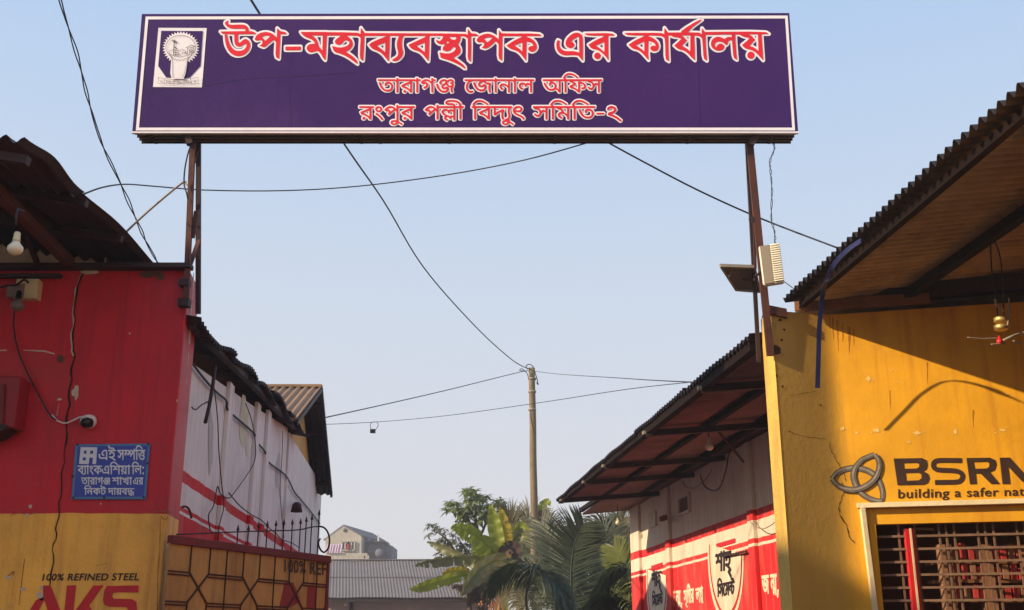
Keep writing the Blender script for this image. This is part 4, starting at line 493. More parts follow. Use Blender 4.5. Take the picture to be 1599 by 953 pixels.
'bidyut_o': '14948,3085 49,-1 56,8 58,18 50,24 82,52 30,22 16,16 6,11 3,14 -8,26 3,2 702,1 16,2 12,8 11,13 6,22 3,2 24,-19 25,-13 29,-11 32,-6 62,-2 30,4 33,11 27,15 34,35 16,36 5,24 0,22 -9,40 -18,30 -32,30 -20,10 -32,9 -1,3 91,43 26,18 27,25 15,20 18,40 7,36 -4,18 -14,18 -11,6 -56,10 -22,-2 -10,-6 -13,-12 -15,-36 -6,-9 -14,-10 -36,-19 -86,-36 -36,-18 -43,-26 -44,-42 -11,-16 -14,-28 -11,-42 2,-62 -3,-2 -16,22 -7,34 2,26 14,56 8,48 0,46 -4,26 -9,28 -11,22 2,42 3,4 84,53 35,29 7,12 3,14 -4,18 -16,22 -29,28 -10,6 -14,2 -24,-6 -76,-52 -42,34 -32,14 -50,9 -26,-1 -34,-6 -34,-13 -26,-19 -20,-22 -10,-22 -5,-22 0,-24 5,-24 16,-32 -12,-18 -21,-76 -8,-62 1,-54 -4,-1 -37,25 -87,71 -10,5 -16,2 -14,-2 -12,-6 -38,-24 -11,-10 -5,-10 -3,-16 0,-174 -5,-3 -37,1 -2,6 0,310 -3,16 -12,17 -14,9 -18,3 -62,-3 -11,-4 -14,-14 -28,-40 -41,-37 -34,-22 -36,-18 -34,-12 -52,-11 -10,-5 -16,-15 -11,-20 -22,-52 -2,-12 7,-22 14,-15 110,-55 3,-4 -139,-1 -5,1 -2,4 0,310 -3,18 -15,20 -13,6 -62,3 -18,-4 -20,-17 -7,-24 0,-314 -5,-3 -42,-3 -10,-6 -12,-12 -4,-8 -3,-16 2,-56 6,-12 16,-16 -2,-16 7,-22 43,-60 39,-41 32,-24 40,-20 30,-8;14965,3216 -28,6 -29,15 -17,15 -12,15 -2,6 4,4 257,0 -4,-6 -33,-21 -48,-22 -38,-10;16183,3404 -9,3 1,2 10,2 24,0 5,-2 -15,-5;15531,3410 -3,7 0,30 3,3 65,-37 -5,-3;15783,3410 -1,5 16,20 4,18 -3,16 -20,42 -13,48 -2,28 2,44 7,32 6,13 34,-9 22,-12 6,-8 5,-18 0,-28 -18,-78 -6,-40 0,-28 7,-42 -4,-3;15197,3502 -44,17 -4,6 50,28 4,0 1,-48 -3,-3',
'samity': '17388,3123 51,-1 20,2 36,6 46,14 86,42 75,49 12,10 1,6 -26,31 -10,5 -88,-57 -74,-36 -58,-14 -22,-2 -46,2 -38,10 -36,20 -23,21 -27,36 -3,6 1,4 22,26 14,12 598,0 1,-4 -33,-38 -2,-10 43,-58 33,-33 24,-18 40,-20 44,-10 66,-2 64,10 66,24 40,20 46,28 56,38 4,5 -1,6 -27,30 -8,4 -106,-67 -62,-28 -30,-8 -40,-6 -50,2 -28,6 -34,16 -24,18 -30,35 -12,20 17,22 19,18 622,1 7,5 0,46 -3,4 -6,1 -607,1 -2,6 0,348 -3,6 -6,1 -50,0 -7,-5 0,-350 -3,-7 -126,0 -7,3 0,352 -3,6 -6,1 -54,-1 -3,-6 0,-62 -2,-6 -29,-35 -36,-36 -32,-23 -34,-13 -40,-2 -18,4 -21,13 -9,18 0,18 11,22 13,9 42,18 4,5 -20,54 -12,-2 -38,-15 -36,-24 -20,-23 -12,-26 -3,-12 0,-32 5,-18 13,-22 23,-21 34,-16 36,-7 2,-4 -14,-34 -24,-23 -28,-12 -66,-13 -3,-8 5,-24 -6,-3 -88,0 -5,3 0,354 -7,5 -56,-1 -3,-8 0,-350 -7,-3 -126,0 -3,7 0,350 -7,5 -54,-1 -5,-6 0,-202 -21,-23 -18,-12 -20,-2 -15,7 -21,23 -63,93 -19,18 -22,14 -24,7 -34,0 -14,-3 -34,-16 -35,-32 -19,-24 0,-8 42,-24 10,1 21,29 15,12 16,6 14,0 21,-8 20,-20 14,-20 0,-12 -15,-56 -8,-17 -14,-14 -18,-12 -20,-8 -36,-8 -60,-9 -3,-4 5,-30 -34,-1 -6,-3 0,-50 8,-3 568,-1 1,-4 -24,-26 -12,-20 46,-62 29,-29 44,-30 36,-14;16805,3372 -1,3 4,2 31,11 30,22 19,27 13,38 32,-33 10,-6 24,-6 36,4 18,8 18,13 3,-2 0,-76 -3,-5;17523,3372 -1,3 27,13 18,14 18,21 14,26 13,52 47,21 20,14 34,31 4,1 0,-195 -6,-1;18382,3397 37,1 42,11 36,21 32,34 12,23 11,40 0,46 -14,44 -20,30 -21,18 -40,22 -30,8 -48,7 -50,-3 -48,-10 -34,-14 -48,-32 -34,-34 -16,-20 -24,-38 -22,-44 -28,-76 0,-10 56,-15 6,2 22,57 27,60 38,56 24,24 37,22 28,10 22,4 36,3 52,-9 29,-14 19,-20 8,-16 7,-26 0,-26 -5,-18 -16,-31 -22,-19 -14,-7 -24,-6 -36,2 -21,11 -8,16 0,18 6,18 -3,6 -50,8 -10,0 -4,-2 -9,-32 0,-28 5,-18 9,-16 20,-18 17,-9 38,-10',
'samity_o': '17388,3085 51,-1 68,10 66,22 58,29 90,57 25,23 5,10 3,14 -3,14 -6,12 4,2 77,0 4,-30 36,-50 55,-57 40,-27 32,-15 32,-8 44,-6 44,0 68,10 48,14 28,12 72,38 76,50 17,17 5,10 3,14 -3,14 -6,12 2,2 174,1 18,3 19,16 6,12 2,56 -7,24 -12,12 -12,6 -74,3 -4,3 21,22 13,20 10,20 11,38 2,60 -7,32 -9,24 -16,28 -29,30 -26,19 -46,21 -52,10 -52,3 -60,-9 -40,-12 -34,-16 -40,-28 -46,-46 -16,-20 -24,-38 -25,-50 -29,-78 -3,-16 2,-14 -3,-3 -8,0 -3,7 0,308 -3,18 -15,20 -13,6 -64,3 -18,-3 -10,-6 -12,-12 -7,-24 0,-314 -5,-3 -50,0 -4,1 -1,6 0,310 -3,16 -5,10 -15,13 -20,5 -54,1 -24,-7 -13,-12 -5,-10 -3,-16 0,-48 -3,-9 -46,-50 -32,-23 -28,-9 -26,0 -8,3 -2,6 16,10 32,13 15,15 5,10 2,12 -2,16 -18,48 -7,12 -19,14 -14,2 -14,-2 -48,-18 -40,-26 -34,-36 -14,-28 -5,-16 -2,-48 7,-28 10,-20 32,-35 41,-23 2,-4 -19,-9 -24,-6 -41,-5 -9,-6 -13,-12 -8,-16 -13,-1 -4,1 -1,6 0,308 -3,18 -11,16 -15,10 -16,3 -54,-1 -14,-2 -14,-9 -11,-13 -4,-18 0,-316 -5,-3 -50,0 -4,1 -1,6 0,310 -6,22 -15,16 -24,7 -54,-1 -22,-6 -14,-14 -7,-24 0,-186 -2,-6 -11,-8 -4,1 -8,10 -63,93 -41,38 -26,12 -30,7 -36,-1 -38,-9 -38,-23 -49,-50 -12,-20 -2,-14 3,-16 5,-10 13,-13 48,-25 16,-3 16,2 9,5 33,39 10,3 11,-8 9,-12 -6,-28 -10,-26 -16,-13 -42,-12 -72,-12 -19,-15 -8,-18 -15,-6 -13,-12 -5,-10 -3,-14 0,-46 6,-20 12,-14 11,-7 16,-2 496,-1 3,-2 -2,-10 3,-14 12,-20 37,-48 41,-41 40,-28 30,-14 36,-10;17407,3216 -24,4 -34,14 -22,17 -11,12 -5,8 4,6 274,0 -2,-5 -32,-19 -56,-25 -40,-10;18083,3216 -32,6 -32,16 -17,13 -13,15 -3,7 5,4 274,0 -2,-5 -36,-21 -58,-25 -34,-8;17627,3410 -2,5 10,22 10,36 30,15 4,-1 0,-76;18183,3410 -2,3 2,8 25,62 21,40 10,12 -7,-38 0,-30 7,-28 13,-28;18381,3490 -2,5 5,22 -3,16 -5,10 -13,12 -10,4 -60,10 -28,-3 0,3 28,20 44,14 24,3 32,-3 18,-4 20,-10 9,-10 8,-20 0,-22 -7,-20 -8,-12 -15,-10 -15,-5',
'two': '19092,3307 13,-1 16,5 86,26 16,8 10,15 31,77 -3,16 -7,12 -69,69 -12,7 -60,16 -9,4 51,19 122,61 136,104 8,12 3,18 -9,18 -8,6 -14,5 -18,-4 -134,-101 -116,-58 -119,-40 -9,-6 -6,-8 -5,-14 3,-16 28,-42 16,-8 108,-28 47,-48 -15,-33 -72,-22 -54,21 -18,40 -14,13 -20,4 -20,-11 -8,-16 -1,-12 21,-54 8,-14 12,-8;18642,3525 223,-1 10,5 6,6 5,10 0,10 -7,13 -14,8 -220,0 -14,-8 -7,-15 1,-10 4,-8',
'two_o': '19092,3269 27,2 106,32 20,11 16,19 38,88 3,18 -2,18 -14,28 -76,78 93,50 132,101 11,11 14,28 2,16 -2,18 -13,27 -20,17 -18,8 -16,3 -20,-2 -12,-4 -15,-9 -125,-96 -108,-54 -120,-41 -18,-10 -16,-19 -8,-18 -3,-14 3,-24 8,-18 26,-40 -30,-17 -12,-12 -9,-15 -6,-30 7,-30 24,-56 17,-20 29,-14 64,-24;19101,3417 -26,10 -12,32 60,-14 13,-12 3,-4 -2,-3;18642,3487 219,-1 18,3 18,9 17,19 7,14 3,14 -3,24 -8,17 -16,16 -18,9 -14,3 -216,0 -18,-3 -18,-9 -16,-17 -8,-16 -3,-24 3,-14 11,-20 15,-14 16,-8',
'ei': '3393,13907 29,1 6,3 4,46 12,14 18,5 54,0 30,7 14,9 10,13 6,14 7,30 35,1 8,7 1,32 -7,8 -116,1 -6,3 6,10 34,8 24,14 18,19 8,17 7,24 0,30 -6,20 -9,18 -11,14 -38,24 47,30 46,38 2,6 -4,8 -18,21 -11,-3 -35,-30 -52,-36 -36,-18 -53,-18 -7,-7 4,-27 6,-11 30,6 40,2 28,-5 12,-6 16,-17 5,-29 -5,-20 -8,-11 -16,-9 -26,-5 -16,3 -12,6 -5,12 2,18 -5,7 -28,7 -9,-6 -4,-18 0,-18 5,-18 8,-13 24,-21 -6,-9 -16,-9 -38,-1 -8,-3 -3,-8 2,-32 9,-5 138,0 4,-5 -5,-14 -13,-6 -74,-3 -18,-7 -17,-10 -15,-18 -9,-26 -2,-34 3,-14;3277,14049 29,-1 28,11 12,10 15,28 2,14 0,252 -3,8 -6,3 -30,-2 -13,-27 -11,-10 -12,-5 -26,0 -50,8 -36,0 -26,-7 -20,-10 -13,-10 -9,-12 -12,-28 -5,-28 0,-28 4,-32 5,-7 10,-2 24,5 5,4 -4,38 2,28 8,22 11,10 10,5 24,4 30,-2 26,-6 38,0 34,12 1,-173 -3,-14 -6,-8 -6,-3 -22,0 -16,7 -25,22 -13,24 -5,20 4,16 15,5 16,-1 8,9 2,27 -4,8 -12,5 -24,0 -23,-9 -18,-18 -8,-22 0,-30 3,-14 5,-16 18,-32 15,-17 14,-11 28,-16',
'sampatti': '4324,13904 19,-1 12,3 20,8 17,10 44,44 22,28 1,8 -10,24 -6,4 -4,0 -36,-42 -28,-26 -14,-8 -18,-4 -20,2 -12,8 -10,10 -22,46 2,11 12,21 246,1 6,2 4,5 1,30 -5,8 -57,2 24,22 8,18 4,24 -2,30 -12,32 11,24 5,18 0,34 -10,34 -8,12 -15,15 -20,10 -12,2 -26,-2 -30,-14 -21,-21 -17,-28 -18,-42 -23,-90 -2,-14 3,-8 20,-10 10,2 20,84 14,41 16,27 12,13 16,10 22,2 16,-4 8,-6 6,-11 3,-16 -2,-22 -7,-9 -16,10 -8,-1 -11,-36 3,-6 22,-15 12,-15 5,-22 -5,-18 -8,-6 -22,2 -15,10 -9,12 -6,20 4,8 8,5 3,7 -4,26 -7,12 -8,-1 -19,-13 -9,-18 -5,-20 5,-30 12,-26 18,-22 29,-18 -3,-2 -142,-1 -6,2 -1,263 -1,6 -6,5 -22,0 -7,-9 0,-260 -1,-5 -4,-1 -36,0 -4,2 -1,262 -1,6 -6,5 -20,0 -7,-9 0,-174 -12,-28 -5,2 -67,104 -7,6 -6,-2 -17,-28 10,-22 4,-20 0,-16 -4,-8 -5,-2 -14,2 -11,24 -8,10 -15,9 -18,2 -24,-8 -15,-13 -21,-24 -10,-4 -3,4 0,16 9,20 -15,26 -9,4 -14,-22 -9,-32 0,-18 10,-26 9,-10 17,-12 -6,-16 -15,-10 -40,0 -4,2 -1,260 -3,10 -6,3 -18,0 -8,-7 -1,-156 -6,-16 -7,-6 -6,0 -4,6 -28,76 -11,22 -11,11 -12,6 -14,0 -15,-9 -13,-18 -16,-34 2,-8 14,-14 8,-3 6,5 11,26 5,5 6,0 7,-7 10,-22 0,-24 -6,-40 -8,-16 -15,-13 -32,-10 -6,-5 0,-22 -12,-4 -5,-8 0,-28 5,-7 350,-1 8,4 12,27 4,3 28,-28 22,-10 16,0 12,3 18,11 34,40 3,-80 7,-4 16,2 10,31 36,-1 -13,-36 23,-54 14,-24 17,-18 15,-9;4105,14096 -13,6 -19,24 26,14 16,30 32,-50 -18,-20 -12,-4;3751,14098 -2,2 13,12 8,12 11,32 12,-12 10,-6 8,0 18,6 -1,-46;3965,14098 -3,2 6,18 4,30 25,25 8,2 12,-2 7,-13 0,-28 -9,-32 -6,-2',
'bank': '2738,14517 19,1 5,7 7,18 26,2 7,8 0,24 -3,6 -6,3 -20,1 -3,4 -2,222 -7,5 -18,0 -6,-2 -5,-5 0,-200 -13,-22 -14,-3 -14,18 -7,29 0,24 10,62 0,44 -7,26 -10,19 -16,15 -32,16 -6,-1 -4,-3 -6,-32 20,-10 17,-14 8,-26 0,-30 -10,-60 0,-32 2,-18 10,-24 -5,-3 -44,0 -5,1 -2,4 0,218 -3,6 -6,3 -22,-1 -5,-4 -25,-44 -25,-26 -19,-13 -40,-19 -13,-38 6,-12 33,-24 82,-48 -6,-3 -124,-1 -7,-8 1,-28 10,-5 270,0 18,7 3,-4 0,-24;2854,14545 17,0 20,9 12,15 11,30 0,16 -9,28 -10,15 -22,12 -22,-1 -20,-11 -14,-21 -5,-20 2,-30 10,-22 13,-12;2930,14545 257,-1 9,5 2,28 -7,8 -92,1 -4,3 2,3 38,17 21,18 19,34 5,20 0,16 -8,28 -15,18 -22,9 -24,-4 -5,-9 2,-24 7,-6 16,-1 8,-5 3,-6 0,-22 -7,-14 -12,-13 -18,-9 -10,-1 -1,169 -5,9 -20,2 -8,-3 -20,-36 -33,-38 -21,-14 -34,-14 -14,-42 2,-6 24,-18 44,-28 46,-24 2,-7 -6,-2 -120,-1 -6,-4 -1,-6 0,-22;2857,14585 -9,10 -2,18 6,14 13,5 11,-9 4,-10 0,-12 -7,-15;2563,14639 -44,24 -24,18 44,29 26,27 3,-6 0,-88 -1,-4;3053,14641 -48,28 -16,12 44,31 22,24 3,-5 0,-84 -1,-5;2828,14677 9,0 26,23 24,31 22,34 23,48 -1,6 -14,10 -8,4 -6,-2 -38,-64 -26,-33 -27,-25 1,-8',
'asia': '3537,14421 37,1 42,16 25,17 28,24 20,20 3,8 -13,20 -9,3 -42,-36 -28,-20 -28,-10 -16,-2 -16,2 -14,4 -10,8 -14,14 -14,25 0,10 14,18 70,-1 24,10 18,16 14,-16 24,-10 20,0 30,14 3,-35 5,-5 14,0 10,5 6,20 4,2 244,1 22,7 3,-2 2,-28 5,-5 12,0 12,5 7,22 29,1 6,3 3,10 0,20 -3,5 -6,3 -24,1 -2,5 -1,214 -3,9 -6,3 -22,0 -5,-2 -3,-6 -1,-196 -7,-15 -12,-11 -30,-1 -4,3 -1,220 -7,8 -18,1 -12,-5 -27,-34 -35,-29 -20,-10 -40,-11 -6,-4 -12,-36 2,-8 14,-13 46,-29 1,-4 -31,-19 -29,-11 -3,-6 2,-10 -2,-3 -37,1 -2,6 0,216 -7,8 -20,1 -8,-2 -4,-7 -1,-186 -10,-20 -18,-16 -15,-3 -14,4 -6,7 -2,8 0,20 6,12 10,8 24,6 5,6 0,22 -7,13 -8,1 -26,-8 -28,-23 -15,17 -11,7 -22,7 -10,0 -8,-6 -2,-31 6,-6 27,-7 9,-10 3,-10 0,-14 -6,-14 -9,-7 -18,-2 -20,3 -26,-1 -4,3 -1,220 -3,6 -6,2 -20,0 -5,-2 -3,-8 -1,-216 -3,-5 -24,-1 -6,-3 -2,-5 0,-24 6,-9 16,-1 1,-4 -13,-24 14,-28 20,-30 16,-17 14,-10;3345,14543 23,-1 26,10 15,17 6,16 2,16 0,206 -3,7 -6,3 -20,0 -6,-2 -13,-24 -17,-9 -20,0 -58,8 -40,-9 -14,-8 -12,-12 -12,-22 -4,-16 -3,-16 3,-42 4,-14 8,-3 20,4 6,6 0,55 8,20 10,8 16,4 24,1 52,-8 36,9 1,-148 -5,-11 -8,-4 -12,0 -18,6 -18,19 -12,20 -2,12 2,16 10,4 14,-1 8,10 2,25 -4,5 -10,3 -24,0 -18,-8 -12,-14 -8,-26 2,-28 20,-43 20,-22 24,-14;3850,14586 -1,3 19,15 23,23 2,6 0,20 -5,7 -42,24 -10,9 38,19 22,16 20,19 4,1 1,-159 -5,-3;3826,14761 10,-1 12,6 11,21 0,10 -7,14 -20,10 -16,-6 -10,-20 0,-10 6,-14',
'ltd': '4213,14421 21,-1 14,2 36,16 28,22 31,31 8,10 0,6 -11,22 -8,3 -40,-40 -26,-20 -22,-8 -14,-2 -14,2 -22,12 -21,31 -5,14 13,22 255,1 10,5 0,32 -8,4 -20,1 -3,5 0,216 -5,9 -22,1 -8,-6 -1,-130 -17,-20 -8,-3 -9,5 -4,8 -1,28 -6,4 -12,3 -11,-5 -7,-26 -13,-18 -15,-5 -8,2 -7,7 -4,12 3,24 8,12 20,15 3,7 -7,26 -8,6 -14,-6 -20,-16 -16,-26 -7,-26 0,-22 7,-22 16,-23 18,-10 20,-2 26,9 14,12 30,-15 14,2 12,7 3,-4 0,-30 -2,-4 -5,-1 -178,0 -6,1 -1,222 -3,6 -6,2 -18,0 -7,-4 -2,-222 -3,-5 -20,-1 -6,-3 -3,-5 0,-24 5,-8 14,-2 3,-2 -12,-26 29,-56 20,-23 15,-9;4481,14575 11,1 8,6 7,11 2,12 0,14 -6,14 -7,6 -12,5 -17,-7 -8,-18 0,-22 5,-10 4,-7;4475,14757 13,-1 11,5 7,10 3,12 -3,26 -6,8 -12,6 -10,0 -10,-6 -9,-16 0,-20 3,-10',
'taraganj2': '2770,14893 16,1 8,17 4,3 176,0 20,6 3,-3 2,-20 5,-4 8,-1 8,4 9,17 19,2 6,2 3,8 -1,22 -8,5 -16,1 -3,4 0,176 -3,8 -6,3 -14,0 -6,-3 -3,-6 0,-158 -4,-14 -11,-10 -20,0 -4,2 -1,178 -3,8 -10,3 -12,0 -6,-4 -14,-27 -30,-32 -18,-12 -31,-14 -11,-34 3,-8 11,-8 85,-52 -122,0 -2,6 0,176 -7,9 -14,0 -8,-1 -5,-8 0,-162 -4,-12 -7,-6 -8,-3 -188,0 -8,-3 -3,-6 0,-20 7,-8 190,-1 18,6 3,-3 1,-18;3180,14893 16,1 9,19 23,2 6,4 1,6 0,18 -3,6 -6,3 -16,1 -2,2 -1,178 -3,8 -8,3 -16,0 -6,-7 -1,-134 -10,-20 -14,-18 -13,-11 -10,-3 -14,0 -12,8 2,3 20,3 13,8 10,16 4,22 -6,26 -8,14 -13,15 -24,17 -6,-5 -12,-27 30,-25 5,-13 -1,-8 -10,-7 -30,7 -20,-19 -4,-7 11,-24 10,-16 17,-16 16,-8 16,-3 18,5 34,22 1,-38;3319,14915 17,-1 10,3 20,16 30,-18 20,0 18,8 9,12 4,12 0,14 -7,22 9,20 0,12 -6,20 0,10 -10,28 0,28 6,30 -7,10 -16,4 -7,-6 -8,-40 1,-40 -12,-5 -3,3 2,32 -8,26 -16,18 -19,9 -20,2 -20,-4 -12,-6 -20,-16 -14,-21 -20,-46 -11,-50 5,-7 20,-6 7,5 17,66 17,30 15,12 10,3 24,-2 11,-11 -1,-10 -26,5 -18,-6 -8,-9 -9,-18 0,-22 6,-14 12,-18 27,-27 3,-11 -3,-8 -4,-2 -10,0 -10,4 -9,8 -4,12 7,14 -16,24 -6,-1 -8,-6 -11,-27 3,-18 13,-24 21,-16;3406,14949 -14,6 -20,24 8,24 9,12 9,5 14,0 5,-9 -3,-8 -14,0 -7,-20 3,-9 12,-6 6,-7 0,-9;2659,14959 25,0 27,14 15,24 9,32 -2,38 -4,14 -10,18 -21,19 -28,8 -12,0 -22,-6 -20,-12 -16,-16 -26,-51 -18,-64 6,-8 18,-6 6,3 22,71 12,24 9,12 11,9 8,4 18,2 18,-4 12,-12 5,-15 2,-20 -2,-16 -6,-14 -9,-8 -8,-4 -10,0 -6,4 -3,8 2,16 -3,6 -20,7 -8,-6 -5,-19 3,-22 6,-12 9,-10;2918,14997 -30,16 -21,16 37,26 18,18 3,-6 0,-68 -3,-3;3346,15013 -20,22 -1,10 3,5 10,-1 23,-16 -10,-20;2861,15093 9,0 10,6 9,18 -7,21 -16,8 -12,-6 -9,-13 2,-20 7,-10',
'shakha': '3679,14893 12,0 6,2 10,19 26,1 22,7 3,-3 1,-20 4,-5 6,-2 16,3 10,19 28,2 5,5 1,11 12,-18 22,5 8,8 -2,24 6,5 14,0 11,-7 21,-29 18,-5 6,2 15,18 8,16 4,16 0,14 -5,17 -11,19 -31,22 31,20 25,23 3,-7 0,-172 3,-7 6,-3 14,0 6,4 8,17 24,1 22,7 3,-3 0,-18 3,-5 6,-3 12,0 8,4 8,17 30,2 5,7 -1,24 -8,5 -22,1 -3,4 -1,182 -8,5 -18,0 -6,-1 -4,-6 -1,-162 -2,-8 -11,-12 -6,-2 -24,-1 -6,3 -1,180 -7,9 -18,0 -8,-3 -18,-22 -35,-34 -21,-12 -38,-12 -8,-10 -6,-26 2,-5 42,-10 17,-9 12,-14 2,-12 -3,-8 -30,22 -18,5 -12,0 -20,-6 -13,-11 -7,-11 -3,-17 -3,-1 -8,4 -20,1 -4,2 -1,178 -3,8 -8,3 -18,0 -7,-9 0,-162 -6,-10 -11,-10 -32,1 -1,181 -3,6 -6,3 -22,-1 -5,-10 0,-148 -8,-16 -15,-14 -16,-5 -10,1 -8,4 -6,14 2,16 6,7 10,6 20,3 5,4 0,24 -5,8 -12,1 -12,-2 -18,-8 -18,-14 -10,10 -21,11 -25,3 -7,-9 0,-24 5,-4 20,-3 11,-7 6,-12 0,-12 -7,-11 -10,-5 -38,2 -4,-6 -3,-20 2,-6 5,-4 22,-5 23,3 19,10 10,10 18,-14 24,-8 18,2 24,11 3,-3 1,-24',
'er': '4269,14914 17,0 17,6 12,14 6,18 0,180 -3,8 -6,3 -12,0 -6,-3 -7,-18 -11,-8 -58,5 -24,-6 -16,-13 -15,-32 -2,-16 2,-42 5,-7 8,-1 12,2 5,4 -2,34 2,18 3,9 8,8 10,4 18,0 36,-6 22,5 1,-116 -4,-12 -9,-2 -14,5 -14,17 -6,14 -3,14 2,8 17,5 6,9 1,16 -4,8 -7,3 -14,0 -12,-4 -10,-11 -9,-22 2,-32 11,-26 18,-25;4335,14916 141,-1 10,5 0,26 -6,5 -14,1 -3,4 0,176 -5,10 -16,1 -8,-3 -9,-22 -22,-30 -25,-20 -26,-12 -11,-32 3,-10 12,-11 38,-27 35,-20 1,-4 -94,-1 -5,-5 -2,-6 1,-18;4426,14998 -32,20 -12,12 30,21 18,20 3,-5 0,-66 -3,-3;4375,15094 15,2 7,6 4,10 -2,20 -7,9 -8,4 -14,-4 -9,-17 4,-20',
'nikat': '2723,15153 27,0 36,10 20,10 27,18 24,20 4,8 -13,18 -6,3 -60,-43 -26,-8 -28,0 -22,10 -21,26 -1,6 6,11 10,4 556,0 3,-5 -9,-6 -64,-3 -20,-8 -10,-10 -10,-19 -2,-26 6,-13 20,-1 9,8 1,22 4,9 12,4 44,0 24,5 12,6 8,8 11,28 25,2 7,8 0,20 -9,7 -112,2 -1,113 3,12 12,7 20,-5 17,-14 14,-22 2,-10 -2,-20 -5,-2 -24,0 -6,-12 -1,-18 13,-6 28,0 14,6 11,10 8,24 0,18 -6,22 -20,32 -29,23 -24,8 -20,0 -10,-3 -18,-13 -10,-25 -2,-125 -6,-2 -92,1 0,2 22,10 16,10 16,16 13,24 0,28 -11,21 -16,10 -18,4 -20,-3 -4,-10 3,-20 5,-4 10,1 12,-2 5,-15 -2,-10 -9,-10 -16,-10 -17,-4 -2,6 0,122 -7,9 -22,0 -29,-39 -18,-16 -27,-15 -31,-11 -13,-32 5,-8 27,-16 73,-34 3,-4 -132,-1 -5,5 0,162 -7,9 -20,0 -5,-3 -3,-6 -1,-62 -20,-24 -15,-10 -16,-6 -16,0 -8,6 -2,20 8,8 14,8 2,4 -11,24 -7,4 -18,-9 -14,-15 -8,-14 -4,-20 4,-20 10,-16 14,-10 18,-6 14,0 18,4 36,20 0,-51 -6,-2 -134,0 -5,5 0,162 -7,9 -20,0 -5,-5 -2,-6 0,-162 -3,-2 -20,-1 -5,-3 -3,-6 0,-18 4,-7 13,-3 -7,-16 0,-6 28,-42 22,-18;3016,15325 -50,24 -3,4 25,14 32,24 3,-4 0,-60 -3,-3',
'dayboddho': '3585,15227 16,0 10,19 4,2 588,1 7,6 0,16 -3,8 -6,3 -164,0 -5,5 1,53 4,0 42,-32 38,-16 17,19 1,53 38,-10 8,4 11,13 3,8 -9,42 1,22 5,36 -6,6 -15,3 -6,-1 -3,-4 -7,-34 1,-50 -3,-4 -16,6 -2,4 -1,80 -1,6 -5,4 -21,0 -34,-27 -40,-14 -10,-21 -1,-10 23,-17 54,-27 1,-38 -5,-3 -18,12 -25,21 -27,28 -10,0 -12,-9 -4,-9 -1,-94 -5,-5 -28,0 -4,3 -1,162 -3,8 -10,3 -14,0 -5,-3 -20,-30 -27,-25 -16,-9 -34,-12 -14,-32 4,-9 20,-14 75,-37 3,-4 -122,-1 -6,2 -1,165 -7,8 -14,1 -12,-4 -28,-32 -18,-14 -16,-8 -42,-13 -10,-28 2,-8 48,-32 -16,-12 -30,-11 -6,-14 -26,0 -3,7 0,160 -7,8 -14,1 -8,-2 -4,-7 -1,-146 -6,-14 -13,-7 -118,0 -3,7 0,48 3,4 38,-29 38,-19 12,3 16,19 -13,48 1,48 7,36 -6,8 -19,4 -8,-8 -8,-42 -2,-28 4,-40 -10,3 -20,16 -40,39 -6,1 -6,-3 -10,-8 -4,-8 -1,-96 -3,-3 -14,0 -6,-3 -2,-6 0,-18 4,-6 6,-1 174,0 12,4 3,-3 1,-16;3707,15282 -2,3 2,2 27,24 2,18 -5,8 -39,24 33,17 26,22 4,0 1,-115 -5,-3;3921,15322 -30,13 -20,11 -6,7 34,19 24,21 3,-4 0,-62 -1,-4;3682,15411 17,5 9,17 0,8 -5,10 -14,9 -10,-1 -8,-4 -8,-14 0,-10 4,-10 6,-7;4093,15418 -18,8 -4,7 28,15 1,-27 -3,-4',
'shah': '397,-169 51,-1 32,18 28,107 60,3 2,-87 8,-20 30,-21 47,-1 23,8 16,17 16,90 8,11 457,1 23,8 18,20 4,150 -18,35 -27,10 -187,0 -8,9 58,35 54,61 44,104 17,83 7,130 -18,147 -46,120 -56,66 106,144 70,133 0,23 -37,104 -21,19 -34,7 119,244 -34,116 -27,31 -24,3 -30,-20 -204,-370 0,-27 42,-123 43,-34 -97,-131 -56,-52 -88,-59 -24,-34 10,-140 10,-24 34,-18 94,36 63,-9 37,-49 18,-93 -4,-90 -14,-60 -23,-37 -27,-9 -17,5 -11,21 -1,110 -11,25 -80,43 -27,-6 -19,-19 -13,-70 0,-120 25,-96 44,-70 -24,-55 -80,-4 -8,9 0,1010 -8,23 -14,14 -23,8 -67,-1 -26,-16 -12,-25 0,-910 -18,-77 -17,-33 -20,-1 -5,8 0,1010 -18,34 -24,10 -70,0 -26,-16 -12,-25 -2,-549 -33,11 -43,-10 -50,-31 -44,-48 -55,64 -31,17 -54,11 -21,-8 -16,-20 -10,-170 17,-28 50,-18 19,-24 16,-57 4,-67 -11,-66 -17,-34 -24,-1 -50,16 -20,-7 -16,-18 -12,-123 6,-57 35,-27 50,-14 34,0 60,27 43,43 47,-50 43,-19 33,0 47,18 6,-94 12,-24;295,174 -14,17 -11,50 -3,50 7,63 26,60 55,22 5,-112 -31,-100',
